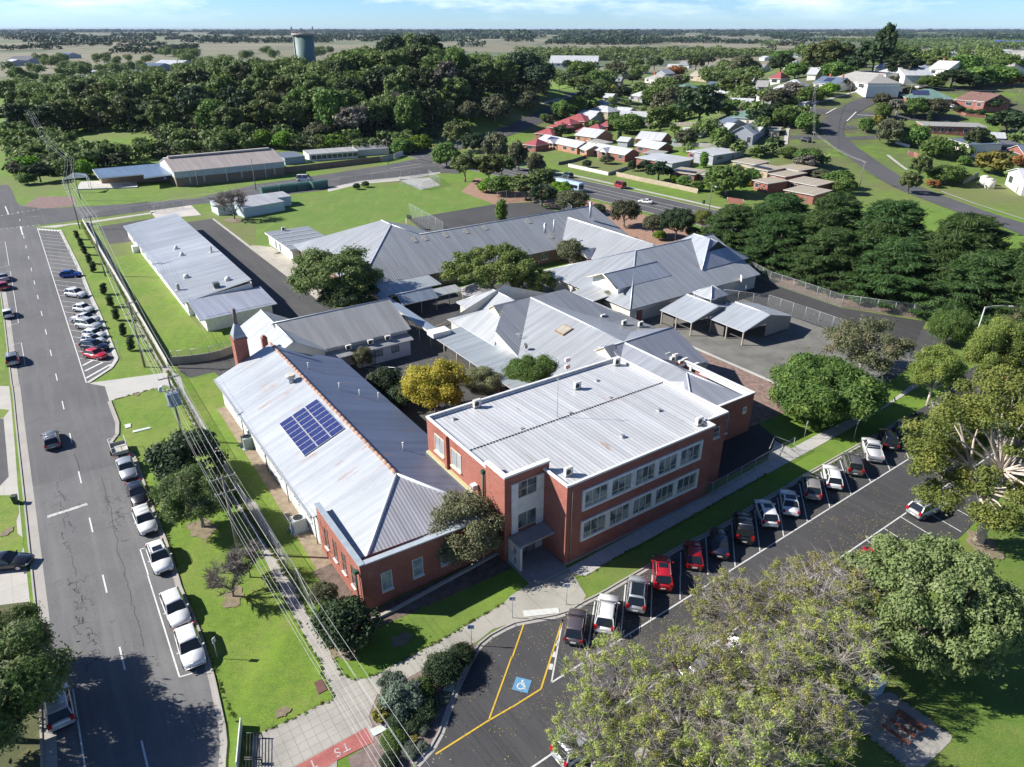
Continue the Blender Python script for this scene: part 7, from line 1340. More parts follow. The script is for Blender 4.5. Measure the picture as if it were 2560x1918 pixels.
for (x,y,k,R,h,l) in ((1600,800,'hedge',1.8,2.1,'large round clipped shrub at the top of the garden bed'),(1765,690,'hedge',1.35,1.5,'smaller clipped shrub beside the large round one'),(1250,1060,'sage',1.9,2.5,'grey-green loose shrub in the middle of the garden bed'),(1430,980,'hedge',1.3,1.7,'dark shrub behind the grey-green loose one'),(1430,1160,'hedge',1.6,1.4,'low wide dark shrub beside the grey-green loose one'),(1080,1180,'fyel',.95,1.35,'small golden-green rounded shrub at the left edge of the garden bed'),(1215,1255,'hedge',1.0,1.1,'small green shrub next to the golden one'),(1350,1275,'hedge',.95,.9,'small dark shrub right of the small green one'),(1180,1410,'hedge',1.15,.9,'spiky green plant near the red paving'),(1140,1615,'hedge',.95,.9,'dark low plant at the bottom of the garden bed'),(1440,1330,'sage',.6,.6,'tiny green tuft right of the garden middle'),(1290,1450,'sage',.6,.5,'tiny grey tuft below the middle of the garden bed'),(1355,1415,'fyel',.45,.45,'tiny yellow tuft in the lower garden bed'),(1330,1530,'sage',.7,.6,'small grey tuft near the lower kerb of the garden bed'),(1610,1060,'sage',.7,.6,'small tuft below the pale concrete pit'),(1200,1500,'fyel',.5,.4,'tiny lime tuft near the painted letters'),(1430,1480,'sage',.55,.5,'tiny grey tuft close to the round kerb'),(1180,930,'sage',1.3,2.0,'thin pale shrub beside the path joint')): tp(k,'31',x,y,R,h,l,.5,name='shrub',cat='shrub',var=0 if k=='hedge' and R>1.5 else None)
for i,(x,y) in enumerate(((660,370),(695,435),(725,500),(765,575),(800,645),(888,835),(947,940),(995,1055),(1058,1185),(1125,1310))):
    tp('column','10',x,y,.95,2.5,'%s dark columnar shrub on the grass verge, counted from the cross street'%['first','second','third','fourth','fifth','sixth','seventh','eighth','ninth','tenth'][i],.5,name='shrub',cat='shrub')
tb('bare','10',2025,235,6.2,8.2,'bare leafless tree in front of the white sheds'); tp('darkbush','01',868,1608,1.5,2,'left one of two round shrubs on the oval edge',.5,name='shrub',cat='shrub'); tp('darkbush','01',945,1590,1.5,2,'right one of two round shrubs on the oval edge',.5,name='shrub',cat='shrub')
tp('bigcolumn','11',2117,160,2.2,6.5,'bright green columnar tree on the back court edge',.5)
tp('round','12',972,185,4.6,7,'round grey-green tree between the rear roof and the highway',.5); tp('round','12',1220,290,3.6,5.5,'small grey-green tree left of the umbrella-shaped dark tree',.5); tp('dark','12',1430,240,5.3,8.6,'umbrella-shaped dark tree beside the highway',.6,var=0); tp('euc2','12',1650,240,3.6,6,'small light green tree near the highway lamp pole',.55); tp('darkbush','12',1570,350,2.4,2.8,'low dark bush in front of the small light green tree',.5); tp('bright','12',1275,375,1.8,2.4,'bright green bush behind the rear roof',.5)
tp('round','12',520,75,5.6,6,'grey-green tree behind the end of the long rear roof',.5); tp('dark','12',260,30,5.5,6.5,'dark bushy tree at the corner of the back court',.5); tp('bright','12',420,10,3.5,4,'bright green bush among the dark trees by the highway',.5); tp('darkbush','12',740,150,2.6,3,'low dark bush beside the tall flue',.5)
for (t,x,y,k,R,h,l) in (('01',1730,1160,'fgum',7.5,13,'tall clumpy green tree at the cross street corner'),('01',1640,1330,'fgreen',6.,9,'green tree left below the tall clumpy one'),('01',1800,1430,'fgum',6.,10,'dark green tree on the mulch corner of the oval'),('01',2060,1260,'folive',6.5,12,'grey-olive gum near the junction'),('01',2010,1440,'fgum',6,9.5,'olive gum above the mulch bank'),('01',2110,1590,'fgreen',5.5,6,'dense green tree beside the back court fence'),('01',1990,1590,'fbright',3.6,4.5,'bright green bush on the mulch bank'),('01',1870,1240,'fdark',6,10,'dark tree between the tall clumpy tree and the gum'),('02',60,1330,'folive',4.5,11,'sparse gum left of the first brick house'),('02',200,1400,'folive',4.,8,'sparse gum in front of the first brick house'),('02',250,1540,'fgum',5.6,8,'dark green tree beside the blue bus'),('02',420,1620,'fbright',4.5,5.5,'bright green tree in front of the blue bus'),('02',120,1600,'fgum',6,8,'dark tree left of the bus group'),('01',2120,1420,'fgum',5.5,9,'gum between the junction and the bus'),
 ('01',1835,950,'folive',6,10,'round olive tree at the wood edge'),('01',2060,920,'folive',9.5,13,'wide grey-brown round tree at the wood edge'),('02',130,860,'folive',8,9.5,'pale olive tree on the bank beside the hill road'),('02',440,940,'fgreen',7,9,'green tree above the red roofs on the hill road'),('02',560,890,'fgreen',7,9,'green tree next to the hill road, right one of two'),('02',280,1010,'fgreen',3,4,'small green tree left of the red roofs'),('02',325,1020,'folive',3,4,'small grey tree left of the red roofs'),
 ('02',430,1130,'fdark',6,6,'dark round tree in front of the red roofs'),('02',930,1170,'column',1.2,5,'golden pencil conifer between the white-roofed houses'),('02',1010,1060,'fgreen',9,9,'large round green tree behind the white-roofed houses'),('02',880,1030,'fgreen',4,7,'narrow green tree right of the red roofs'),('02',1500,1180,'folive',5.6,7.5,'round olive tree beside the garden shed'),('02',1810,1180,'fgreen',5,8,'loose green tree in front of the large gabled house'),('02',1630,900,'fdark',13,19,'huge dark round tree in the middle of the suburb'),('02',1360,870,'folive',10,15,'olive crown left of the huge dark tree'),('02',1270,1000,'fgreen',8,10,'green tree below the olive crown'),('02',1420,970,'fgreen',7,9,'green tree left of the huge dark tree'),('02',1650,1080,'fgreen',5,5,'low green trees below the huge dark tree'),('02',1270,1470,'fdark',6,6.5,'dark shrubby tree in the garden behind the stone fence'),('02',1160,1420,'darkbush',3,3.4,'small dark shrub left of the shrubby garden tree'),('02',1040,1425,'darkbush',2.2,4,'dark upright shrub beside the flat white roof'),('02',1110,1435,'darkbush',1.8,2.6,'round shrub next to the dark upright one'),('02',645,1410,'darkbush',2.3,2.8,'round shrub in the second brick house garden'),('02',820,1370,'folive',3.2,3.6,'mixed shrubs before the second brick house'),('02',1860,1540,'fgreen',9.5,9.5,'large round green tree beside the yellow car'),('02',1660,1370,'bigcolumn',2.3,6,'conical tree between the flat white roofs'),('02',1395,1545,'bright',1.7,2.6,'clipped green bush behind the stone fence'),('02',1490,1560,'fgreen',3,3.4,'low green hedge bush behind the stone fence'),('02',1600,1600,'fgreen',3,3.2,'garden bush near the red unit wall'),('02',2150,1300,'fdark',4,4,'dark hedge bush behind the tan roofs'),('02',2060,1510,'fgreen',4,5,'green tree behind the yellow car'),
 ('02',90,600,'pine',13,21,'dark pine at the right end of the wood'),('02',200,700,'pine',11,18,'dark pine overlooking the hill road'),('02',600,620,'fgreen',12,16,'broad green tree above the hill road'),('02',700,690,'fgreen',9,12,'dark green tree beside the hill road top'),('02',540,680,'fdark',9,12,'dark tree over the hill road'),('02',480,560,'fdark',8,12,'dark tree before the long white roofs'),('02',900,590,'folive',10,13,'grey olive tree above the hill road'),('02',1060,560,'fgum',10,13,'gum behind the white cottages'),('02',1230,540,'fgum',10,13,'tall gum behind the white cottage chimney'),('02',1400,610,'faut',9,9,'tan autumn tree between the cottages'),('02',1590,540,'fgum',11,13,'pale olive tree crown behind the tan-roofed house'),('02',1700,520,'fdark',10,12,'dark tree behind the tan-roofed house'),('02',1440,690,'fgrey',7,8,'silver-grey tree left of the tan-roofed house'),('02',950,800,'fdark',7,10,'dark tree left of the white hipped house'),('02',1040,680,'fdark',7,6,'low dark hedge trees before the white cottage'),('02',840,770,'fyel',4,7,'pale yellow-green conifer near the hill road'),('02',700,650,'fyel',4,5,'yellow tree top in the green trees'),('02',1100,740,'fgreen',4,5,'bush in front of the long grey roof'),('02',1990,560,'folive',12,16,'wide leaning gum right of the red-topped house'),('02',1960,680,'fbright',6,7,'bright green tree right of the small grey house'),('02',1930,760,'fgum',8,9,'gum beside the telegraph pole in the suburb'),('02',2150,1000,'fdark',7,8,'dark green trees right of the green-roofed house'),('02',1800,860,'folive',6,6,'grey bush left of the dark-roofed houses'),('02',1900,940,'faut',4,4,'autumn bush by the green-roofed house'),
 ('03',1000,380,'fdark',9,27,'tallest pine standing above the horizon'),('03',930,480,'fdark',12,18,'broad dark pine below the tallest one'),('03',1040,440,'fdark',9,15,'dark pine right of the tallest one'),('03',500,480,'fgum',14,19,'large grey-green gum left of the tall pine'),('03',400,520,'fgum',10,15,'gum behind the red-chimney cottage'),('03',640,460,'fgum',12,16,'gum behind the white hipped house'),('03',710,560,'fdark',9,11,'dark tree behind the grey hipped house'),('03',600,600,'fgreen',9,8,'green tree beside the red chimney'),('03',120,500,'fgreen',11,12,'olive trees left of the large gums'),('03',240,600,'fgreen',9,9,'bushy trees above the white cottage'),('03',1180,460,'fdark',11,13,'dark tree behind the big white house'),('03',1130,490,'fgum',7,11,'gum left of the big white house'),
 ('03',340,1050,'fgreen',5.5,7.5,'round green tree at the side road corner'),('03',990,850,'folive',5,5.5,'round olive bush in the road island'),('03',1000,950,'fgreen',4.5,6,'dark bush above the small side road'),('03',1120,920,'fgrey',5,7,'brownish tree in front of the green-roofed house'),('03',850,1070,'fgreen',3.8,5.5,'small spreading tree on the lawn by the curve'),('03',1060,1120,'folive',7,10,'grey-olive tree left of the long grey roof'),('03',940,1030,'fyel',3,4,'yellow-green bush by the curve'),('03',1280,1160,'fgreen',6,8,'green tree before the long grey roof, left one'),('03',1180,1150,'fdark',5,6,'dark tree before the long grey roof'),('03',1280,920,'fgreen',6,8,'dark green tree in front of the green roof'),('03',1430,920,'folive',7,8,'grey-green tree between the green and brown roofs'),('03',1400,1000,'column',1.3,5,'golden conifer between the driveways'),('03',1820,1190,'fgum',5.5,9.5,'upright grey-green tree at the turquoise house'),('03',1480,1260,'fgreen',7,7,'spreading tree left of the turquoise house'),('03',2080,1050,'fdark',9,10,'large dark round tree at the right edge'),('03',1950,900,'fdark',5,6,'dark bush right of the brown roof'),('03',1950,1390,'fyel',7.5,8,'round pale green tree near the white water tanks'),('03',1700,1380,'fgreen',3,3.5,'round bush left of the pale green tree'),('03',1550,1500,'fgreen',7,6,'bushy garden tree below the brick planter'),('03',1430,1580,'faut',3,2.6,'brown low bush at the lawn edge'),('03',1320,1440,'fgum',4,10,'narrow dark tree beside the curved road, upper one'),('03',1230,1560,'fgum',4.4,7.5,'green tree beside the curved road, lower one'),('03',2160,1380,'faut',3,4,'reddish shrub beside the white gabled house'),('03',320,1400,'fgrey',5,5.5,'grey bushes above the tan roofs'),('03',180,1310,'fgreen',4.5,4,'green bushes above the tan roofs'),('03',620,1540,'fgreen',5,6,'dark green tree at the foot of the curved road pole'),('03',450,1500,'folive',4.,3.5,'silver bush right of the tan roofs'),('03',680,1600,'fgreen',4.6,5,'round green bush at the foot of the curved road pole'),('03',60,1240,'fdark',4,6,'dark green tree by the timber ramp'),('03',150,1000,'fgreen',6.5,8,'grey-green trees left of the side road'),('03',50,960,'fdark',6,8,'dark trees left of the grey-green ones'),('03',380,810,'fgreen',7,7,'green tree behind the corner picket fence'),('03',530,760,'fbright',5.5,6,'lime green tree beside the blue-roofed cottage'),('03',230,780,'fgrey',8,8,'bare brownish tree before the white cottage'),('03',90,840,'folive',8,9,'olive trees at the left of the picket fence'),('03',660,720,'fgrey',3.5,5.5,'leafless small tree before the grey hipped house'),('03',1400,700,'fgreen',7,6,'bushy tree below the white gabled house'),('03',1600,670,'fdark',10,9,'dark green trees above the green roof'),('03',1800,650,'fgreen',10,9,'large green trees right of the white gabled houses'),('03',2000,640,'fgreen',10,9,'light green trees above the brown tiled roof'),('03',2140,680,'faut',7,6,'orange autumn tree at the right edge'),('03',2120,560,'fgreen',8,8,'round pale tree at the right edge'),('03',1750,700,'fdark',8,7,'dark trees right behind the green roof'),('03',1220,790,'fdark',3.5,5,'dark round bush at the top of the curved road'),('03',1070,690,'folive',4,4,'bush by the pale utility'),('03',950,700,'fdark',2.6,3.4,'round dark bush left of the red extension'),('03',790,760,'folive',3,3,'grey bush on the verge before the grey hipped house'),('03',1650,940,'darkbush',3,3,'left one of the round bushes in the brick-edged garden'),('03',1740,965,'darkbush',2.6,2.4,'middle round bush in the brick-edged garden'),('03',1830,965,'darkbush',2.6,2.4,'right round bush in the brick-edged garden')):
    if R<3.1 and k=='column': tp(k,t,x,y,R*1.3,h,l,.5)
    else: tp(k,t,x,y,R,h,l,.55)
for (x,y,k,R_,h,l) in ((330,1490,'fdark',5.5,6.5,'dark spreading tree left of the white shade sail'),(470,1420,'folive',5,6,'olive tree behind the white shade sail'),(230,1540,'fgreen',3.6,4,'low dark tree at the gravel corner of the side street'),(150,1400,'fbright',4.5,5,'bright green bush on the side street verge'),(560,1330,'fgreen',5,6,'green tree behind the shade sail poles'),(690,1400,'fdark',4.6,6,'dark tree between the shade sail and the blue awning')): tp(k,'00',x,y,R_,h,l,.5)
for (x,y,R_,h,l) in ((1210,900,5.5,13,'pale leafless dead tree in the front of the hill wood, left one'),(1350,920,5,11,'pale leafless dead tree in the front of the hill wood, right one'),(1660,920,3.5,7,'small leafless tree at the right of the hill wood'),(720,760,6,13,'greyish bare tree in the middle of the hill wood'),(250,880,4.5,10,'bare grey tree left in the hill wood')): tp('bare','01',x,y,R_,h,l,.55)
# the wood on the hill
def inpoly(x,y,q):
    c=False; j=len(q)-1
    for i in range(len(q)):
        if (q[i][1]>y)!=(q[j][1]>y) and x<(q[j][0]-q[i][0])*(y-q[i][1])/(q[j][1]-q[i][1])+q[i][0]: c=not c
        j=i
    return c
WPOLY=[(20,305),(40,385),(150,405),(215,372),(345,345),(600,322),(640,326),(870,335),(925,325),(985,262),(1060,230),(1175,205),(1190,172),(1100,120),(1000,100),(560,120),(420,160),(250,195),(60,250)]
CLR=[(122,298),(205,284),(335,290),(352,325),(255,342),(170,330)]
rs=random.Random(5); cand=[]
yy=262.
while yy<580:
    st=8.5 if yy<330 else 13.5
    xx=-330.
    while xx<75:
        x=xx+rs.uniform(-.38,.38)*st; y=yy+rs.uniform(-.38,.38)*st; z=tz(x,y); q=proj((x,y,z))
        if inpoly(*q,WPOLY) and not inpoly(*q,CLR): 
            en_=toen((x,y))
            if not (40<en_[0]<135 and en_[1]<296) and not (x>-20 and toen((x,y))[0]>141 and y<330): cand.append((x,y,z,q))
        xx+=st
    yy+=st
SKY=[(a*.87,c*.87) for a,c in ((0,215),(230,190),(300,172),(480,152),(560,130),(600,125),(640,140),(690,122),(735,128),(755,152),(790,156),(830,132),(880,116),(925,92),(960,76),(1000,72),(1050,86),(1080,106),(1140,110),(1180,126),(1270,130),(1400,150))]
def skyl(x):
    for i in range(len(SKY)-1):
        if SKY[i][0]<=x<=SKY[i+1][0]: return SKY[i][1]+(SKY[i+1][1]-SKY[i][1])*(x-SKY[i][0])/(SKY[i+1][0]-SKY[i][0])
    return 0
PEND=[]
zone=lambda q:'left' if q[0]<350 else 'middle' if q[0]<760 else 'right'
for x,y,z,q in cand:
    edge=y<318 and not (q[0]>880); front=q[1]>300
    if y<330 or front:
        k=rs.choices(['fbright','folive','fdark','fgreen','fgrey'],[5,2,1.6,2.6,.3])[0]; R=rs.uniform(4.2,6.4); h=rs.uniform(4.5,8)
    elif x>0: k=rs.choices(['fdark','pine','fgum'],[5,3,1])[0]; R=rs.uniform(7,10); h=rs.uniform(14,20)
    else:
        k=rs.choices(['fgum','fdark','fgrey','fgreen','fbright'],[6,2.4,.35,2.1,.9])[0]; R=rs.uniform(7.6,10.8); h=rs.uniform(12,19)
    if k=='fbright': R=min(R,6); h=min(h,8)
    PEND.append((k,(x,y,z),R,h,'wood '+('edge ' if (y<330 or front) else '')+zone(q)))
for (u_,y_,R_,h_) in ((858,455,10,21),(890,468,12,24),(925,460,12,22),(965,470,10,16),(835,470,9,17),(1010,480,9,13),(1090,500,10,13),(1130,480,11,13)):
    x_=(u_*2560/2212-1280)/F*(y_*.9+14); PEND.append(('pine',(x_,y_,tz(x_,y_)),R_,h_,'wood crest'))
# trees of the town left behind the wood, and between the houses
rs=random.Random(11)
for (t,x0,x1,y0,y1,n,kinds,Rr,Hr,zl) in (('00',60,1000,560,800,20,('fgum','fdark','fgreen'),(8,12),(10,15),'town left'),('00',300,2000,490,640,24,('fgum','fdark','fgreen'),(10,15),(11,17),'town left far'),('00',1400,2209,440,560,9,('fdark','fgum'),(14,20),(13,18),'town left far'),('01',0,700,420,520,7,('fgum','fdark'),(12,16),(13,17),'town left far'),
   ('02',380,2150,590,820,26,('fgreen','fgum','fdark'),(7,11),(7,12),'suburb middle'),('02',350,2209,560,700,16,('fgum','fdark','fgreen','folive'),(7,11),(7,11),'suburb middle'),('02',1150,2200,950,1300,14,('fgreen','folive','fgum'),(3.5,5.5),(4,6.5),'suburb middle'),('03',0,420,800,1400,8,('fgreen','folive','fgum'),(4,6),(4,7),'suburb right'),('02',1700,2209,640,1000,12,('fgreen','fgum','folive'),(5,8),(5,8),'suburb middle'),('02',650,1300,860,1100,16,('fgreen','folive'),(3,5),(3,5),'suburb middle'),('02',1050,2200,1200,1300,6,('fgreen','folive'),(2.4,3.6),(2.4,3.6),'suburb middle'),('03',0,1300,420,560,14,('fgum','fdark','fgreen'),(9,14),(9,14),'suburb right'),('03',1150,2209,440,560,15,('fgum','fdark','fgreen'),(9,13),(7,11),'suburb right'),('03',1400,2200,1150,1500,10,('fgreen','folive','fdark'),(3,5),(3,5),'suburb right')):
    for i in range(n):
        x=rs.uniform(x0,x1); y=rs.uniform(y0,y1)
        k=rs.choice(kinds); R=rs.uniform(*Rr); h=rs.uniform(*Hr); PEND.append((k,G(t,x,y,h*.6),R,h,zl))
# keep what can be seen: walk outwards and drop trees hidden behind nearer crowns
hor=[9999.]*700; vis=[]
for k,p,R,h,zl in sorted(PEND,key=lambda a:a[1][1]):
    if zl.startswith('wood') and zl!='wood crest':
        while h>4 and proj((p[0],p[1],p[2]+h))[1]<skyl(proj(p)[0])+(((p[0]*7)%5) if zl!='wood crest' else -1): h-=.6
        if h<=5 and 'edge' not in zl: continue
    c=proj(p); t_=proj((p[0],p[1],p[2]+h)); w_=abs(proj((p[0]+R,p[1],p[2]))[0]-c[0]); i0=max(0,int((c[0]-w_*.8)/4)+20); i1=min(699,int((c[0]+w_*.8)/4)+20)
    if i1<=i0 or c[0]<-60 or c[0]>2270: continue
    show=sum(max(0,min(40,min(hor[i],c[1])-t_[1]-.0)) for i in range(i0,i1+1))*4
    if show<60: continue
    vis.append((show,k,p,R,h,zl))
    for i in range(i0,i1+1):
        f=abs((i-20)*4-c[0])/(w_*.8+1e-6); top=t_[1]+(c[1]-t_[1])*.25*f*f+1
        if hor[i]>top: hor[i]=top
vis.sort(key=lambda a:-a[0]); NT=sum(1 for r in TREES if r[0]['category']=='tree'); KEEP=max(60,300-NT); RESTC=[]
print('TREES named',NT,'visible others',len(vis))
for j,(sh,k,p,R,h,zl) in enumerate(vis):
    if j<KEEP: plant(k,p,R,h,None); TREES[-1]=TREES[-1][:2]+(zl,)+TREES[-1][3:]
    else:
        rr=random.Random(j)
        for q in range(9): a=rr.uniform(0,6.28); d=R*.6*rr.random()**.5; RESTC.append((p[0]+d*math.cos(a),p[1]+d*math.sin(a),p[2]+h*(.45+.4*rr.random()),R*.36))
UN=[]; rr=random.Random(3); yy=268.
while yy<560:
    xx=-330.
    while xx<80:
        x=xx+rr.uniform(-2.5,2.5); y=yy+rr.uniform(-2.5,2.5); q=proj((x,y,tz(x,y))); e_,n_=toen((x,y))
        if inpoly(*q,WPOLY) and not inpoly(*q,CLR) and not (38<e_<137 and n_<293) and not (x>-20 and e_>139 and y<332): UN.append((x,y,tz(x,y)+rr.uniform(.5,2.5),rr.uniform(2.2,4.2)))
        xx+=5.5
    yy+=5.5
me=leaves('undergrowth',UN,len(UN)*60,.9,leafm((.04,.055,.02),(.03,.04,.018),(.07,.08,.025),.2),31,flat=.8,asp=1.5); o=D.objects.new('undergrowth',me); COL.objects.link(o); tag(o,'dense scrub under the trees of the hill wood','undergrowth',kind='stuff')
if RESTC: me=leaves('woodland',RESTC,len(RESTC)*110,1.05,F_GUM,77,flat=.8,asp=1.5); o=D.objects.new('woodland',me); COL.objects.link(o); tag(o,'remaining smaller tree crowns filling the hill wood','woodland',kind='stuff')
ADJ={'fgum':'olive green gum tree','fdark':'dark green tree','fgrey':'grey twiggy tree','fbright':'bright green bushy tree','folive':'dull olive bushy tree','fgreen':'mid green leafy tree','pine':'dark domed pine'}
ZN={'wood edge left':'at the low left edge of the wood by the clearing','wood edge middle':'at the front edge of the wood behind the pink-roofed hall','wood edge right':'at the front edge of the wood above the curved fence','wood left':'in the left part of the hill wood','wood middle':'in the middle of the hill wood','wood right':'in the right part of the hill wood','wood crest':'on the crest of the wood against the fields','town left':'among the houses left of the wood','town left far':'in the town beyond the wood, far left','suburb middle':'between the suburb houses right of the wood','suburb right':'around the houses at the upper right'}
for r,k,l,p,R,h in TREES:
    if l in ZN:
        r['label']=ADJ.get(k,'green tree')+' '+ZN[l]; r['group']=ADJ.get(k,'green tree')+'s '+ZN[l].replace('at the','at the')
# ---------------------------------------------------------------- far woods: too many to count, one object per wood
def woods(label,segs,mat,h=11.,R=7.,rows=1,gap=0.,seed=1,ls=3.2,per=26):
    rr=random.Random(seed); C=[]
    for (t,x0,y0,x1,y1) in segs:
        a,c=G(t,x0,y0),G(t,x1,y1); L=(c-a).length; n=int(L/(R*1.15)); dirv=(c-a).normalized(); nv=Vector((-dirv.y,dirv.x,0))
        for k in range(n+1):
            for q in range(rows):
                if rr.random()<gap: continue
                p=a.lerp(c,k/max(1,n))+nv*((q-(rows-1)/2)*R*1.5*a.y/900+rr.uniform(-1,1)*R*.5); hh=h*rr.uniform(.6,1.25); Rr=R*rr.uniform(.7,1.3)
                z=tz(p.x,p.y); C.append((p.x,p.y,z+hh*.5,Rr)); C.append((p.x+rr.uniform(-1,1)*Rr*.5,p.y,z+hh*.8,Rr*.6))
    me=leaves('woodland',C,len(C)*per,ls,mat,seed,fray=0.,flat=.5,asp=1.3,up=.9,core=.5); o=D.objects.new('woodland',me); COL.objects.link(o); return tag(o,label,'woodland',kind='stuff')
woods('dark tree belt across the paddocks at the upper left',[('00',0,438,480,425),('00',350,402,830,395),('00',840,400,915,395),('00',1060,412,1400,405),('00',1400,465,1660,425),('00',1000,465,1380,468)],F_DK,13,8,2,.1,1,3.4)
woods('long tree line beyond the water tower',[('00',1640,375,2209,372),('01',0,370,620,368),('01',690,352,790,352),('01',930,366,1010,366)],F_DK,17,11,2,.1,2,4.5)
woods('dark shelter belts right of the domed pines',[('01',1840,408,1950,408),('01',1770,405,1800,405),('02',0,365,130,362),('02',330,386,530,382),('02',570,388,1230,383),('02',1230,372,2209,380)],F_PIN,15,10,2,.08,3,4.)
woods('broad green wood beyond the suburb',[('02',60,455,1900,450),('02',100,475,1800,470),('02',150,500,1400,495),('02',200,525,1100,520),('02',1300,520,2209,480),('02',1400,500,2209,470)],F_GUM,11,10,2,.12,4,3.6)
woods('green wood stretching behind the upper right houses',[('03',0,395,120,390),('03',300,350,900,352),('03',640,370,1850,352),('03',1100,400,2209,372),('03',1200,420,2209,392),('03',1100,300,2209,300),('03',1500,440,2209,420)],F_GUM,12,11,2,.12,5,4.)
woods('scattered woodland on the plain at the left',[('00',320,325,740,325),('00',1130,322,1450,318),('00',1480,300,1510,300),('01',0,305,330,312),('01',500,335,700,325),('00',1900,300,2209,290),('00',0,305,90,305)],F_PIN,22,16,2,.15,6,7.)
woods('blue-grey woods along the horizon',[('00',0,262,2209,262),('00',0,275,1200,280),('01',0,262,2209,262),('01',400,285,1100,270),('01',1500,298,2209,298),('02',0,268,2209,268),('02',0,295,600,330),('02',0,282,2209,285),('03',0,268,2209,262),('03',900,262,2209,250)],F_PIN,20,45,2,.12,7,16.,40)
SG=[]; rr=random.Random(21)
for k in range(170):
    t=rr.choice(['00','01','02','03']); y=266+rr.random()**1.6*100; x=rr.uniform(-100,2200); SG.append((t,x,y,x+rr.uniform(80,520),y+rr.uniform(-2,2)))
woods('patchy dark woods and hedgerows spread over the far plain',SG,F_PIN,14,26,1,.1,9,9.,34)
woods('thin hedges and trees between the far paddocks',[('00',130,330,260,330),('00',760,325,900,325),('00',1430,345,1640,330),('00',1010,372,1230,378),('02',280,360,330,360),('03',130,395,300,390),('03',0,420,40,420),('02',600,310,1100,320),('02',880,330,960,330)],F_OL,12,10,1,.35,8,4.5)
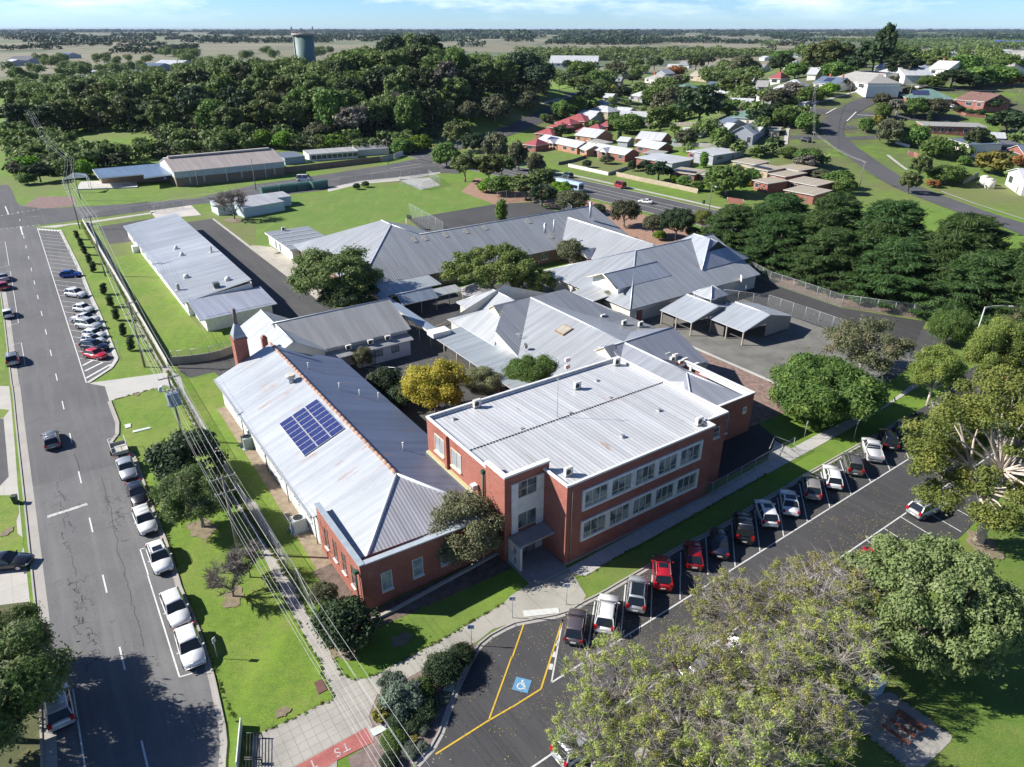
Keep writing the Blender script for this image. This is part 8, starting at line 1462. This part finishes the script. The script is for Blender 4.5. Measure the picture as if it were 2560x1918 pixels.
# ---------------------------------------------------------------- houses
RW=roofm((.68,.69,.7),.5,dark=.85,dirt=.12); RG1=roofm((.42,.43,.45),.5,dark=.8); RR=roofm((.5,.13,.13),.5,dark=.8,dirt=.1); RT=roofm((.55,.47,.34),.5,dark=.85,dirt=.15); RGN=roofm((.2,.33,.28),.5,dark=.85); RB=roofm((.17,.22,.3),.5,dark=.85); RBR=tilem((.2,.11,.09)); RDK=tilem((.14,.14,.16)); RSG=tilem((.35,.34,.32)); WBR=brickm((.42,.16,.09),(.33,.12,.07),(.4,.3,.24),.5); WRD=brickm((.28,.07,.05),(.22,.055,.045),(.3,.2,.17),.5); WWT=boardm((.66,.65,.6),.25,.15); WGY=boardm((.34,.36,.4),.25,.25); WTN=brickm((.4,.3,.2),(.33,.25,.17),(.4,.36,.3),.5)
def house(t,ax,ay,bx,by,dep,h,ty,rm,wm,label,nw=3,rise=None,chim=None,solar=None,door=True,ov=.5,name='house',cat='house',lift=0.):
    A_,B_=G(t,ax,ay,h),G(t,bx,by,h); z=(tz(A_.x,A_.y)+tz(B_.x,B_.y))/2+lift; a=P(t,ax,ay,z+h); c=P(t,bx,by,z+h); d=c-a; L=d.length; ang=math.atan2(d.y,d.x); r=empty(name,(a.x,a.y,z),ang,label,cat)
    rise=rise if rise is not None else dep*.22; wa=MB(); wa.prism([(ov,ov),(L-ov,ov),(L-ov,dep-ov),(ov,dep-ov)],-2.5,h)
    if ty in('g','x'): 
        for X in (ov,L-ov): wa.poly([(X,ov,h-.05),(X,dep-ov,h-.05),(X,dep/2,h+rise*(1-2*ov/dep))][::(1 if X>ov else -1)])
    if ty=='e': 
        for Y in (ov,dep-ov): wa.poly([(ov,Y,h-.05),(L-ov,Y,h-.05),(L/2,Y,h+rise*(1-2*ov/L))])
    wa.build('wall',wm,r)
    def slab(polys,nm='roof'):
        b=MB()
        for q in polys:
            q=[Vector(p) for p in q]; n_=(q[1]-q[0]).cross(q[2]-q[0]); q=q if n_.z>0 else q[::-1]; lo=[p-Vector((0,0,.15)) for p in q]; b.poly(q,0); b.poly(lo[::-1],1)
            for k in range(len(q)): b.poly([lo[k],lo[(k+1)%len(q)],q[(k+1)%len(q)],q[k]],1)
        return b.build(nm,[rm,WHP],r)
    m=dep/2; q=[(0,0,h),(L,0,h),(L,dep,h),(0,dep,h)]
    if ty=='g' or ty=='x': ro=slab([[q[0],q[1],(L,m,h+rise),(0,m,h+rise)],[q[2],q[3],(0,m,h+rise),(L,m,h+rise)]])
    elif ty=='e': ro=slab([[q[1],q[2],(L/2,dep,h+rise),(L/2,0,h+rise)],[q[3],q[0],(L/2,0,h+rise),(L/2,dep,h+rise)]])
    elif ty=='f': ro=slab([[(0,0,h+.1),(L,0,h+.1),(L,dep,h+.45),(0,dep,h+.45)]])
    else:
        k=min(m,L*.45); ro=slab([[q[0],q[1],(L-k,m,h+rise),(k,m,h+rise)],[q[2],q[3],(k,m,h+rise),(L-k,m,h+rise)],[q[1],q[2],(L-k,m,h+rise)],[q[3],q[0],(k,m,h+rise)]])
    if ty=='x':
        w_=min(5,L*.35); x0=L*.3; s_=rise*.75; slab([[(x0,-1.2,h),(x0+w_/2,-1.2,h+s_),(x0+w_/2,m,h+s_),(x0,m*.4,h)],[(x0+w_,-1.2,h),(x0+w_/2,-1.2,h+s_),(x0+w_/2,m,h+s_),(x0+w_,m*.4,h)]],'porch_roof'); b=MB(); b.poly([(x0+.2,-1,h-.1),(x0+w_-.2,-1,h-.1),(x0+w_/2,-1,h+s_-.2)]); b.build('porch_gable',WHP,r)
        for X in (x0+.2,x0+w_-.2): b=MB(); b.box(X-.07,X+.07,-1.1,-.95,-.5,h); b.build('porch_post',WHP,r)
    def win(x0,x1,z0,z1,side='f'):
        b=MB(); g=MB()
        if side=='f': b.box(x0-.08,x1+.08,ov-.06,ov,z0-.08,z1+.08); g.poly([(x0,ov-.075,z0),(x1,ov-.075,z0),(x1,ov-.075,z1),(x0,ov-.075,z1)])
        else: b.box(ov-.06,ov,x0-.08,x1+.08,z0-.08,z1+.08); g.poly([(ov-.075,x1,z0),(ov-.075,x0,z0),(ov-.075,x0,z1),(ov-.075,x1,z1)])
        o=b.build('window',WHP,r); g.build('pane',GLD,o)
    for k in range(nw):
        w_=L/(nw*2.4); cx=ov+(L-2*ov)*(k+.5)/nw
        if door and k==nw//2 and nw>1:
            b=MB(); b.box(cx-.5,cx+.5,ov-.05,ov,0,2.05); b.build('door',plain((.2,.13,.09)),r); continue
        win(cx-w_/2,cx+w_/2,h*.36,h*.8)
    if nw: win(dep*.4,dep*.6,h*.36,h*.8,'l')
    for c_ in (chim or []):
        b=MB(); x=L*c_; b.box(x-.35,x+.35,m-.35+.6,m+.35+.6,h,h+rise+1.3); b.build('chimney',plain((.4,.12,.07),.8,var=.25),ro)
    if solar:
        f0,f1=solar; b=MB(); o0=.12; z_=lambda y: h+rise*y/m+o0+.03 if ty!='f' else h+.55
        b.poly([(L*f0,m*.3,z_(m*.3)),(L*f1,m*.3,z_(m*.3)),(L*f1,m*.8,z_(m*.8)),(L*f0,m*.8,z_(m*.8))]); b.build('solar_panels',plain((.035,.045,.1),.25),ro)
    return r
HS=[('02',215,1205,560,1275,9,2.8,'x',RW,WBR,'orange brick house with white roof and solar panels nearest the junction',5,None,None,(.2,.4)),
('02',560,1272,640,1300,8,2.6,'g',RW,WBR,'brick end wing of the solar-roofed orange brick house',1),
('02',670,1285,975,1340,9,2.8,'x',RW,WRD,'red brick house with white roof beside the white picket fence',4),
('02',1060,1360,1385,1412,14,2.8,'f',RW,WRD,'flat white-roofed brick house with cooler box on top',2),('02',1385,1412,1560,1380,9,2.7,'f',RW,WGY,'lower white roof wing joined to the flat-roofed house',0),
('02',535,1165,725,1190,13,2.9,'g',RW,WBR,'orange brick house with white gabled roof in the second row',3),('02',640,1215,780,1245,6,2.5,'f',RSG,WWT,'beige flat carport between the first two rows of brick houses',0),
('02',1060,1195,1290,1215,12,2.8,'g',RW,WRD,'white gabled roof house beyond the driveway, upper of two',2),('02',1050,1255,1260,1290,10,2.8,'g',RW,WRD,'white gabled roof house by the driveway, lower of two',2),
('02',1500,1305,1735,1350,15,2.9,'f',RW,WRD,'very long low white-roofed brick building',3),('02',1740,1345,1980,1310,10,2.9,'f',RW,WGY,'right wing of the long low white-roofed building',2),
('02',1350,1480,1580,1510,9,3.0,'f',RT,WRD,'tan flat-roofed unit with solar panels and rooftop ridge',3,None,None,(.1,.9)),('02',1600,1500,1760,1525,9,2.9,'f',RT,WRD,'plain tan flat-roofed unit right of the solar one',2),
('02',1890,1390,2100,1425,9,3.0,'f',RT,WTN,'tan-roofed unit, back left one of the cluster above the yellow car',2),('02',2010,1440,2209,1480,9,3.0,'f',RT,WTN,'tan-roofed unit with solar panels above the yellow car',2,None,None,(.1,.9)),('02',2070,1555,2209,1590,9,3.,'f',RT,WRD,'tan-roofed unit with white chairs, nearest the yellow car',2),
('03',0,1500,150,1530,11,3.2,'f',RT,WRD,'tan-roofed unit left of the curved road verge, middle one',2),('03',150,1560,420,1610,10,3.,'f',RT,WRD,'wide tan roof right at the lower cluster end',2),('03',60,1440,260,1480,10,3.,'f',RT,WRD,'tan roof with flat lantern near the grey bushes',2),('03',130,1640,400,1690,10,2.8,'f',RT,WRD,'lowest tan roof half behind the cypress top',2),('13',430,60,560,85,10,2.8,'f',RT,WTN,'tan roof seen just above the cypress row',1),
('02',90,1245,205,1260,10,2.6,'h',RR,WRD,'red-roofed unit, lowest and leftmost of the red row',1),('02',190,1150,345,1165,10,2.6,'h',RR,WRD,'red-roofed unit, second of the red row',1),('02',300,1095,430,1110,10,2.6,'h',RR,WRD,'red-roofed unit, third of the red row',1),('02',360,1060,505,1075,10,2.6,'h',RR,WBR,'red-roofed unit, fourth of the red row',1),('02',430,1035,628,1050,13,2.8,'h',RR,WBR,'largest red-roofed unit at the top of the red row',1),('02',545,1130,640,1138,8,2.4,'h',RR,WRD,'small red roof behind the second row of brick houses, left one',0),('02',640,1110,760,1118,9,2.4,'h',RR,WRD,'small red roof behind the second row of brick houses, middle one',0),('02',750,1085,830,1090,9,2.4,'h',RR,WRD,'small red roof behind the second row of brick houses, right one',0),
('02',520,1010,680,1030,9,2.6,'g',RW,WGY,'grey-white roofed house just above the red row',2),('02',560,985,710,1000,9,2.6,'g',RW,WTN,'second grey-white roof above the red row',1),('02',645,950,830,970,11,2.8,'h',RW,WTN,'white-roofed house with brown walls below the hill road',2),('02',820,960,1000,975,10,2.6,'g',RW,WTN,'white-roofed house right of the brown-walled one',2),('02',915,1000,1160,1010,10,2.6,'g',RW,WGY,'wide pale roof above the large round green tree',1),
('02',1000,825,1185,840,12,3.,'h',RW,WGY,'white hipped house on the slope with a side fence',3),('02',1140,675,1290,690,14,3.2,'h',RSG,WWT,'white cottage with brown hipped roof and chimney',3,None,(.1,)),('02',1220,635,1325,640,14,3.4,'e',RW,WGY,'white gable-fronted house behind the white cottage',1),('02',1030,750,1290,755,12,2.8,'f',RSG,WTN,'long low grey-roofed house below the white cottage',2),
('02',1465,775,1650,770,14,3.,'h',RGN,WGY,'green-roofed house above the huge dark tree',2),('02',1520,650,1690,665,14,3.6,'g',RT,WTN,'tan-roofed house with white-framed tall windows',3),('02',1755,635,1860,640,14,3.,'g',RR,WWT,'white house with dull red roof near the blue pool cover',1),('02',1780,705,1870,712,12,2.8,'h',RSG,WTN,'small brown hipped house below the red-topped white one',1),('02',1755,800,1900,810,14,3.,'g',RW,WTN,'pale-roofed cottage left of the telegraph pole',2),
('02',1850,905,2060,915,13,3.,'g',RW,WGY,'light blue-grey roofed house above the dark-roofed one',2),('02',1900,960,2170,975,13,3.,'h',RDK,WWT,'dark grey hipped roof house in the upper suburb',2),('02',1860,1010,2100,1025,13,3.,'h',RGN,WWT,'pale green hipped roof beside the dark grey one',2,None,(.3,)),('02',1750,1050,1860,1080,10,3.,'g',RB,WGY,'dark blue lean-to roof left of the green hipped roof',1),('02',1795,1110,1870,1118,10,3.,'g',RW,WGY,'left wing of the large gabled blue-grey house',1),('02',1870,1150,2090,1165,14,4.8,'e',RW,WGY,'large gabled blue-grey house with steep white roof',3),('02',2060,1120,2140,1128,11,3.4,'g',RW,WGY,'right wing of the large gabled blue-grey house',1),('02',1460,1140,1665,1150,8,2.4,'g',RW,WGY,'pale grey garden shed behind the olive round tree',1),
('02',320,545,740,548,40,4.5,'g',RW,WWT,'very long white roof of a large hall behind the suburb trees',8),('02',270,625,400,640,20,3.5,'f',RW,WWT,'long white low building left of the hill road trees',5),
('03',0,675,110,680,14,3.2,'h',RR,WWT,'small red-roofed house at the left of the upper street',1,None,(.35,)),('03',0,780,60,790,12,3.,'g',RW,WGY,'white-roofed shed at the left below the red-roofed house',0),('03',60,755,330,765,16,3.,'h',RW,WWT,'wide white hipped roof behind the brownish bare tree',2),('03',385,715,600,730,13,3.,'g',RB,WWT,'blue-grey roofed cottage with solar panels and red chimney',3,None,(.3,.8),(.3,.6)),('03',560,670,860,720,16,3.6,'h',RSG,WWT,'white house with large grey hipped roof on the upper street',3),('03',760,620,1020,640,14,3.2,'f',RB,WWT,'low dark roof with solar panels left of the red extension',0,None,None,(.1,.9)),('03',935,650,1040,650,8,3.,'f',plain((.45,.05,.05)),plain((.5,.04,.04)),'bright red box extension on the upper street',1),
('03',1040,625,1180,650,14,3.4,'e',RW,WWT,'white gabled wing left of the big white house',1),('03',1190,640,1430,630,18,3.6,'h',RW,WGY,'big white hipped house with orange chimneys',4,4.5,(.15,.6)),('03',1330,590,1420,585,14,3.4,'h',RW,WWT,'grey-white hipped roof behind the big white house',1,None,(.5,)),('03',1380,590,1560,600,14,3.8,'g',RW,WWT,'white double-gabled house with orange chimneys',2,4,(.2,.6)),('03',1480,525,1665,528,15,3.2,'h',RGN,WWT,'pale green hipped roof above the white gabled house',1),('03',1590,590,1850,595,15,3.,'h',RSG,WWT,'grey hipped roof right of the white gabled house',2),('03',1850,575,1960,580,13,3.,'g',RSG,WTN,'small grey roof with orange chimney at the upper right',1,None,(.9,)),
('03',1190,845,1610,855,17,3.,'h',RGN,WRD,'green hipped roof house with a row of solar panels',4,3.5,None,(.15,.5)),('03',1620,850,1870,880,14,3.2,'g',RBR,WRD,'brown tiled house with white garage door and window',3),('03',1870,880,2110,860,14,3.2,'h',RBR,WRD,'right wing of the brown tiled house',1),('03',1340,1085,1900,1100,12,3.6,'f',RSG,WRD,'long low grey-roofed building with coloured window panels',8),('03',1540,1195,1730,1250,13,3.2,'f',RB,WWT,'dark flat-roofed house with turquoise fascia',3),('03',1740,1245,2209,1250,14,3.2,'f',RDK,WGY,'dark flat roof running right of the turquoise fascia',1),('03',2065,1280,2209,1330,10,3.4,'e',RB,WRD,'bright blue roof with brick gable at the right edge',1),
('03',2060,1475,2209,1560,11,4.6,'e',RW,WWT,'tall white weatherboard house with solar panels at the right edge',2)]
HS+=[('02',1130,1320,1290,1335,7,2.5,'f',RSG,WGY,'small grey carport between the gabled houses and the flat white roof',0),('02',900,1215,1000,1225,7,2.4,'g',RW,WGY,'small white garage by the pencil conifer',0),('02',1380,1215,1470,1222,6,2.4,'g',RGN,WGY,'small green-roofed shed behind the lower gabled house',0),('02',1780,1300,1900,1320,8,2.6,'f',RSG,WGY,'grey flat annex behind the long white building',0),('02',690,900,800,905,10,2.8,'h',RG1,WWT,'grey hipped house by the hill road trees',1),('02',1320,760,1440,765,12,3,'h',RW,WWT,'white hipped cottage left of the green-roofed house',1),('02',1640,840,1760,850,12,3,'g',RG1,WTN,'grey gabled cottage behind the huge dark tree',1),('02',2100,820,2209,830,12,3,'h',RB,WWT,'blue hipped cottage at the right of the telegraph pole',1),('02',1950,800,2060,805,12,3,'g',RW,WWT,'white gabled cottage behind the light blue-grey roof',1),('02',2110,930,2209,935,12,3,'g',RG1,WTN,'brown-walled house right of the dark grey hipped roof',1),('02',940,640,1040,645,14,3,'h',RSG,WWT,'beige hipped cottage among trees above the hill road',1),('02',1330,590,1440,592,16,3,'g',RW,WWT,'white roof behind the tan autumn tree',0),('02',1880,640,1980,645,16,3,'h',RW,WWT,'white hipped house right of the red-topped one',1),('02',2050,600,2150,604,16,3,'g',RG1,WWT,'grey roof among trees at the right of the wide gum',0),('03',2000,590,2120,595,14,3,'h',RSG,WWT,'grey-brown roof at the upper right edge',0),('03',1180,520,1290,524,16,3,'g',RW,WWT,'white roof above the big white hipped house',0),('03',130,560,240,565,14,3,'h',RG1,WWT,'grey roof among the olive trees at the upper street',0),('03',250,880,330,885,8,2.4,'f',RSG,WGY,'small flat shed behind the picket fence corner',0),('03',0,1120,110,1125,8,2.6,'f',RSG,WTN,'flat grey roof next to the timber ramp',0),('03',1930,1190,2060,1195,8,2.6,'g',RW,WGY,'pale garage roof below the large dark round tree',0)]
HS+=[('02',770,840,860,845,9,2.8,'g',RW,WTN,'white gabled house right at the hill road bushes',1),('02',1190,850,1300,855,11,3,'g',RSG,WWT,'beige gabled house above the olive crown',1),('02',1420,840,1500,843,10,3,'h',RR,WWT,'red hipped cottage between the olive crown and the huge dark tree',1),('02',1270,720,1380,722,12,3,'h',RW,WWT,'white hipped roof above the long grey house',0),('02',1560,880,1650,884,10,3,'g',RW,WGY,'white roof behind the crown of the huge dark tree',0),('02',1680,740,1770,743,11,3,'g',RB,WWT,'blue-grey cottage left of the pale-roofed cottage',1),('02',1980,700,2080,703,12,3,'g',RW,WWT,'white cottage behind the bright green tree',1),('02',2100,745,2209,748,12,3,'g',RSG,WWT,'grey-beige cottage at the edge of the upper suburb',1),('02',850,700,940,702,12,3,'g',RG1,WTN,'brown house near the hill road poles',1),('02',1060,600,1150,602,14,3,'h',RW,WWT,'white roof among the gums behind the cottages',0),('02',1440,560,1530,562,16,3.5,'g',RG1,WWT,'grey roof behind the tan-roofed house',0),('02',1640,600,1730,602,16,3.5,'h',RW,WGY,'pale hipped roof behind the blue pool cover',0),('03',330,640,420,643,14,3,'g',RW,WWT,'white cottage roof left of the red chimney',0),('03',0,860,90,866,10,3,'g',RW,WGY,'white roof at the left edge of the picket fence corner',0),('03',1640,480,1740,482,18,3,'h',RW,WWT,'white hipped roof behind the green hipped one',0),('03',1930,520,2050,524,16,3,'g',RB,WWT,'blue-grey roof behind the orange autumn tree',0),('03',2080,480,2209,484,18,3,'h',RSG,WWT,'beige hipped roof near the right edge below the factory',0),('03',900,590,990,593,14,3,'h',RW,WWT,'white hipped roof behind the red extension',0)]
for i,hh in enumerate(HS):
    house(*hh)
for (t,x0,y0,x1,y1,dep,h,rm,wm,l) in (('00',1060,585,1330,590,40,4,RB,WGY,'long blue-grey industrial roof beyond the wood, left one'),('00',1310,555,1540,560,35,4,RW,WGY,'pale blue industrial roof beyond the wood, upper one'),('00',1430,580,1560,582,25,4,RB,WGY,'small blue-grey industrial roof beyond the wood'),('00',735,635,900,640,20,4,RW,WWT,'white gabled houses row beyond the left trees'),('00',660,690,760,695,16,4,RW,WWT,'white saw-tooth roof beyond the left trees'),('00',285,820,370,830,14,3,RW,WWT,'white flat building left of the wood, lower one'),('00',245,745,360,755,14,3,RSG,WTN,'beige roof behind the left lawn'),('00',360,790,460,800,14,3,RB,WWT,'pale blue roof left of the wood'),('00',480,478,565,480,30,5,RB,WGY,'distant blue shed on the plain'),('00',0,540,60,545,30,4,RW,WGY,'distant white roof at the left edge'),('00',40,520,240,520,50,5,RDK,WGY,'distant dark roofs at the left edge'),('01',960,320,1020,320,40,8,RW,WWT,'distant white farm buildings left of the domed pines'),('03',1900,362,2180,368,60,7,plain((.05,.08,.35)),plain((.05,.08,.4)),'long bright blue factory building at the far right'),('03',1330,470,1500,472,20,3,RSG,WWT,'grey far roof at the upper right, left one'),('03',1500,462,1620,462,20,3,RW,WWT,'white far roof at the upper right, second one'),('03',1600,455,1750,457,22,3,RSG,WWT,'long grey far roof at the upper right, third one'),('03',1760,445,1850,446,18,3,RSG,WTN,'small brown far roof at the upper right'),('03',1880,440,1980,442,20,3,RB,WWT,'blue-grey far roof below the factory'),('03',1980,440,2100,442,20,3,RW,WGY,'pale far roof below the factory, middle one'),('03',2060,450,2209,452,22,3,RSG,WWT,'grey far roof below the factory, right one'),('03',1300,505,1385,508,15,3,RW,WWT,'white far roof just above the double-gabled house'),('03',200,480,290,482,15,3,RB,WGY,'blue-grey roof in the far trees left of the gums'),('02',2130,500,2180,502,20,4,RW,WWT,'white far roof among the trees above the upper street')):
    house(t,x0,y0,x1,y1,dep,h,'g' if 'saw' not in l else 'g',rm,wm,l,0,rise=min(5,dep*.14))
# tanks, picket fences, stone fence, poles of the suburb
for (x,y,l) in ((1858,1600,'left one of two white round water tanks'),(1903,1625,'right one of two white round water tanks')):
    p=G('03',x,y); o=empty('water_tank',p,0,l,'water tank'); b=MB(); b.tube([(0,0,-.5),(0,0,2.9)],1.5,18); b.build('tank',plain((.62,.6,.52),.6),o); b=MB(); b.tube([(0,0,2.9),(0,0,3.3)],1.55,18,r2=.5); b.build('lid',plain((.55,.53,.46)),o)
def gf(t,xy,h,label,solid,sp=4,cat='fence'): fence([G(t,xy[i],xy[i+1]) for i in range(0,len(xy),2)],h,label,sp,solid=solid,rail=False,pr=.09,cat=cat)
gf('02',(485,1440,650,1475,830,1515),1.2,'white panel fence before the red brick house garden',WWT,2.5); gf('02',(830,1515,1000,1460),1.1,'low grey wall at the right of the white panel fence',plain((.3,.3,.3))); gf('02',(900,1520,1100,1565,1350,1615,1600,1670),1.5,'beige stone fence with brown pillars along the highway footpath',WTN,4.2); gf('02',(400,1425,520,1400,640,1360),1.1,'dark brick retaining wall in front of the solar-roofed house',plain((.08,.08,.09))); gf('12',(1855,90,1990,110),1.6,'red brick wall block beside the highway footpath',WRD); gf('02',(1380,1265,1700,1275,2200,1300),1.8,'grey timber fence across the back gardens',boardm((.25,.24,.23),.3,.4)); gf('02',(1100,1090,1400,1090,1780,1080),1.8,'brown timber fence below the huge dark tree',boardm((.2,.17,.15),.3,.4))
gf('03',(275,890,380,905,450,870),1.2,'white picket fence at the corner of the side road',WWT); gf('03',(1100,1240,1220,1275),1.,'white low wall on the lawn above the brick planter',WWT); gf('03',(1205,1340,1260,1350,1310,1380),1.6,'red brick planter wall on the lawn',WRD,9); gf('03',(1600,965,1700,1000,1870,1020),1.1,'curved red brick garden edge below the brown tiled house',WRD,9); gf('03',(1680,1590,1810,1530),1.8,'grey fence left of the water tanks',boardm((.28,.26,.25),.3,.4)); gf('03',(830,770,1000,720),1.,'white picket fence along the upper street',WWT); gf('03',(1280,690,1380,680),1.1,'white fence in front of the big white house',WWT)
def hgt(g,t,x,y):
    b_=(uv(t,x,y)[1]-959)/F; return H-g.y*(sp+b_*cp)/(cp-b_*sp)-g.z
for (t,xb,yb,x,y,l) in (('03',790,1610,835,1392,'power pole with stay wire beside the curved road, lowest one'),('03',365,1320,395,1137,'power pole left of the curved road near the black car'),('03',375,920,405,700,'power pole at the corner picket fence'),('03',1180,1000,1240,725,'power pole behind the round road island'),('03',1190,712,1215,570,'power pole in front of the big white house'),('03',2140,900,2165,775,'power pole at the right edge'),('03',705,820,720,690,'thin pole before the grey hipped house'),('03',1785,590,1800,515,'power pole among the houses at the upper right'),('02',1915,860,1925,690,'power pole right of the huge dark tree'),('02',1222,880,1228,745,'power pole on the slope by the white hipped house'),('02',405,840,405,640,'power pole beside the hill road trees'),('02',670,800,670,735,'power pole at the hill road bend'),('03',10,1290,25,1140,'power pole above the tan roofs')):
    g=G(t,xb,yb); pole(g,hgt(g,t,x,y),.3,l,arms=((-.3,2.0),),r=.15)
sp_=[o[1]+Vector((0,0,o[2]-.1)) for o in poles if o[0]['label'].startswith(('power pole with stay','power pole left of the curved','power pole at the corner','power pole behind the round','power pole at the right edge'))]
for i,j in ((0,1),(1,2),(2,3),(3,4)):
    if j<len(sp_):
        for k in (-.8,0,.8): wire(sp_[i]+Vector((k*.7,k*.7,0)),sp_[j]+Vector((k*.7,k*.7,0)),1.2,.014,'pale overhead wire crossing the upper right suburb',WIR,'overhead wires in the suburb')

# ---------------------------------------------------------------- bare soil under trees, weeds along the edges
rr=random.Random(9); DS=dirtm((.17,.14,.09),(.27,.22,.14),2.)
for (t,x,y,R_) in (('20',1745,1250,1.5),('30',2015,195,1.1),('31',745,620,1.3),('31',1250,560,.8),('20',1500,80,.6),('20',1180,90,.5),('10',2020,245,2.6),('23',1850,1400,1.7),('31',230,1185,.5),('20',60,1280,.6)):
    c_=P(t,x,y); pts=[]; k0=rr.random()*6
    for k in range(26): a=k*2*math.pi/26; q=R_*(1+.22*math.sin(2*a+k0)+.15*math.sin(5*a)+rr.uniform(-.1,.1)); pts.append((c_.x+q*math.cos(a),c_.y+q*math.sin(a)*1.1,0))
    BSN=globals().get('BSN',0)+1; sheet('bare_soil',pts,7.5+BSN*.55,DS)
def edge(pts,step,rad,C):
    for i in range(len(pts)-1):
        a,c=Vector(pts[i]),Vector(pts[i+1]); n=int((c-a).length/step)
        for k in range(n):
            if rr.random()<.35: continue
            q=a.lerp(c,(k+rr.random())/max(1,n)); C.append((q.x+rr.uniform(-.12,.12),q.y+rr.uniform(-.12,.12),.02,rad*rr.uniform(.5,1.5)))
EC=[]
for pts in (PX('10',700,290,900,620,1060,900,1200,1190,1400,1550),PX('20',1470,0,1590,200,1700,420,1860,720,2000,1000,2209,1320),PX('31',140,0,230,180,570,790,590,870,680,1065,530,1130,300,1250,-20,1390),PX('31',300,0,380,200,560,520,740,860,820,898,960,890,1300,720,1700,500,2130,250),PX('20',1530,1600,1430,1260,1330,1040,1210,700,1150,580),PX('30',2070,1280,1990,1180,1900,950,1740,500,1600,150),PX('10',520,335,705,715,770,885,850,1055,965,1350),PX('20',1000,132,1440,12),PX('23',60,980,300,830,480,730,640,640,780,560,940,470),PX('22',660,1640,930,1490,1620,1110,2200,780),PX('33',715,1290,1180,1657),PX('33',1130,1050,1560,1360,1588,1400)): edge(pts,.16,.11,EC)
for pts in ([EN(12.4,113),EN(11.9,75),EN(12.5,56)],[EN(12.6,228),EN(12.3,115)]): edge(pts,.1,.2,EC); edge(pts,.12,.16,EC)
me=leaves('grass_tufts',EC,len(EC)*26,.07,leafm((.1,.17,.02),(.07,.12,.02),(.18,.18,.05),.4),44,flat=.9,asp=3.,up=.1); o=D.objects.new('grass_tufts',me); COL.objects.link(o); tag(o,'ragged grass and weeds along the path and kerb edges','grass',kind='stuff')
# fallen leaves under the park trees
LC=[(c_.x+rr.gauss(0,5),c_.y+rr.gauss(0,4),.03,.5) for c_ in (P('32',900,1000),P('32',1500,900),P('32',1900,500),P('33',300,900),P('32',1100,500),P('23',900,1300),P('33',900,500)) for _ in range(260)]
me=leaves('fallen_leaves',LC,9000,.075,leafm((.26,.22,.06),(.2,.13,.05),(.3,.28,.1),.2),45,fray=1.,flat=.02,asp=1.4,up=3.,out=.1); o=D.objects.new('fallen_leaves',me); COL.objects.link(o); tag(o,'yellow fallen leaves scattered on the road and park grass','leaves',kind='stuff')
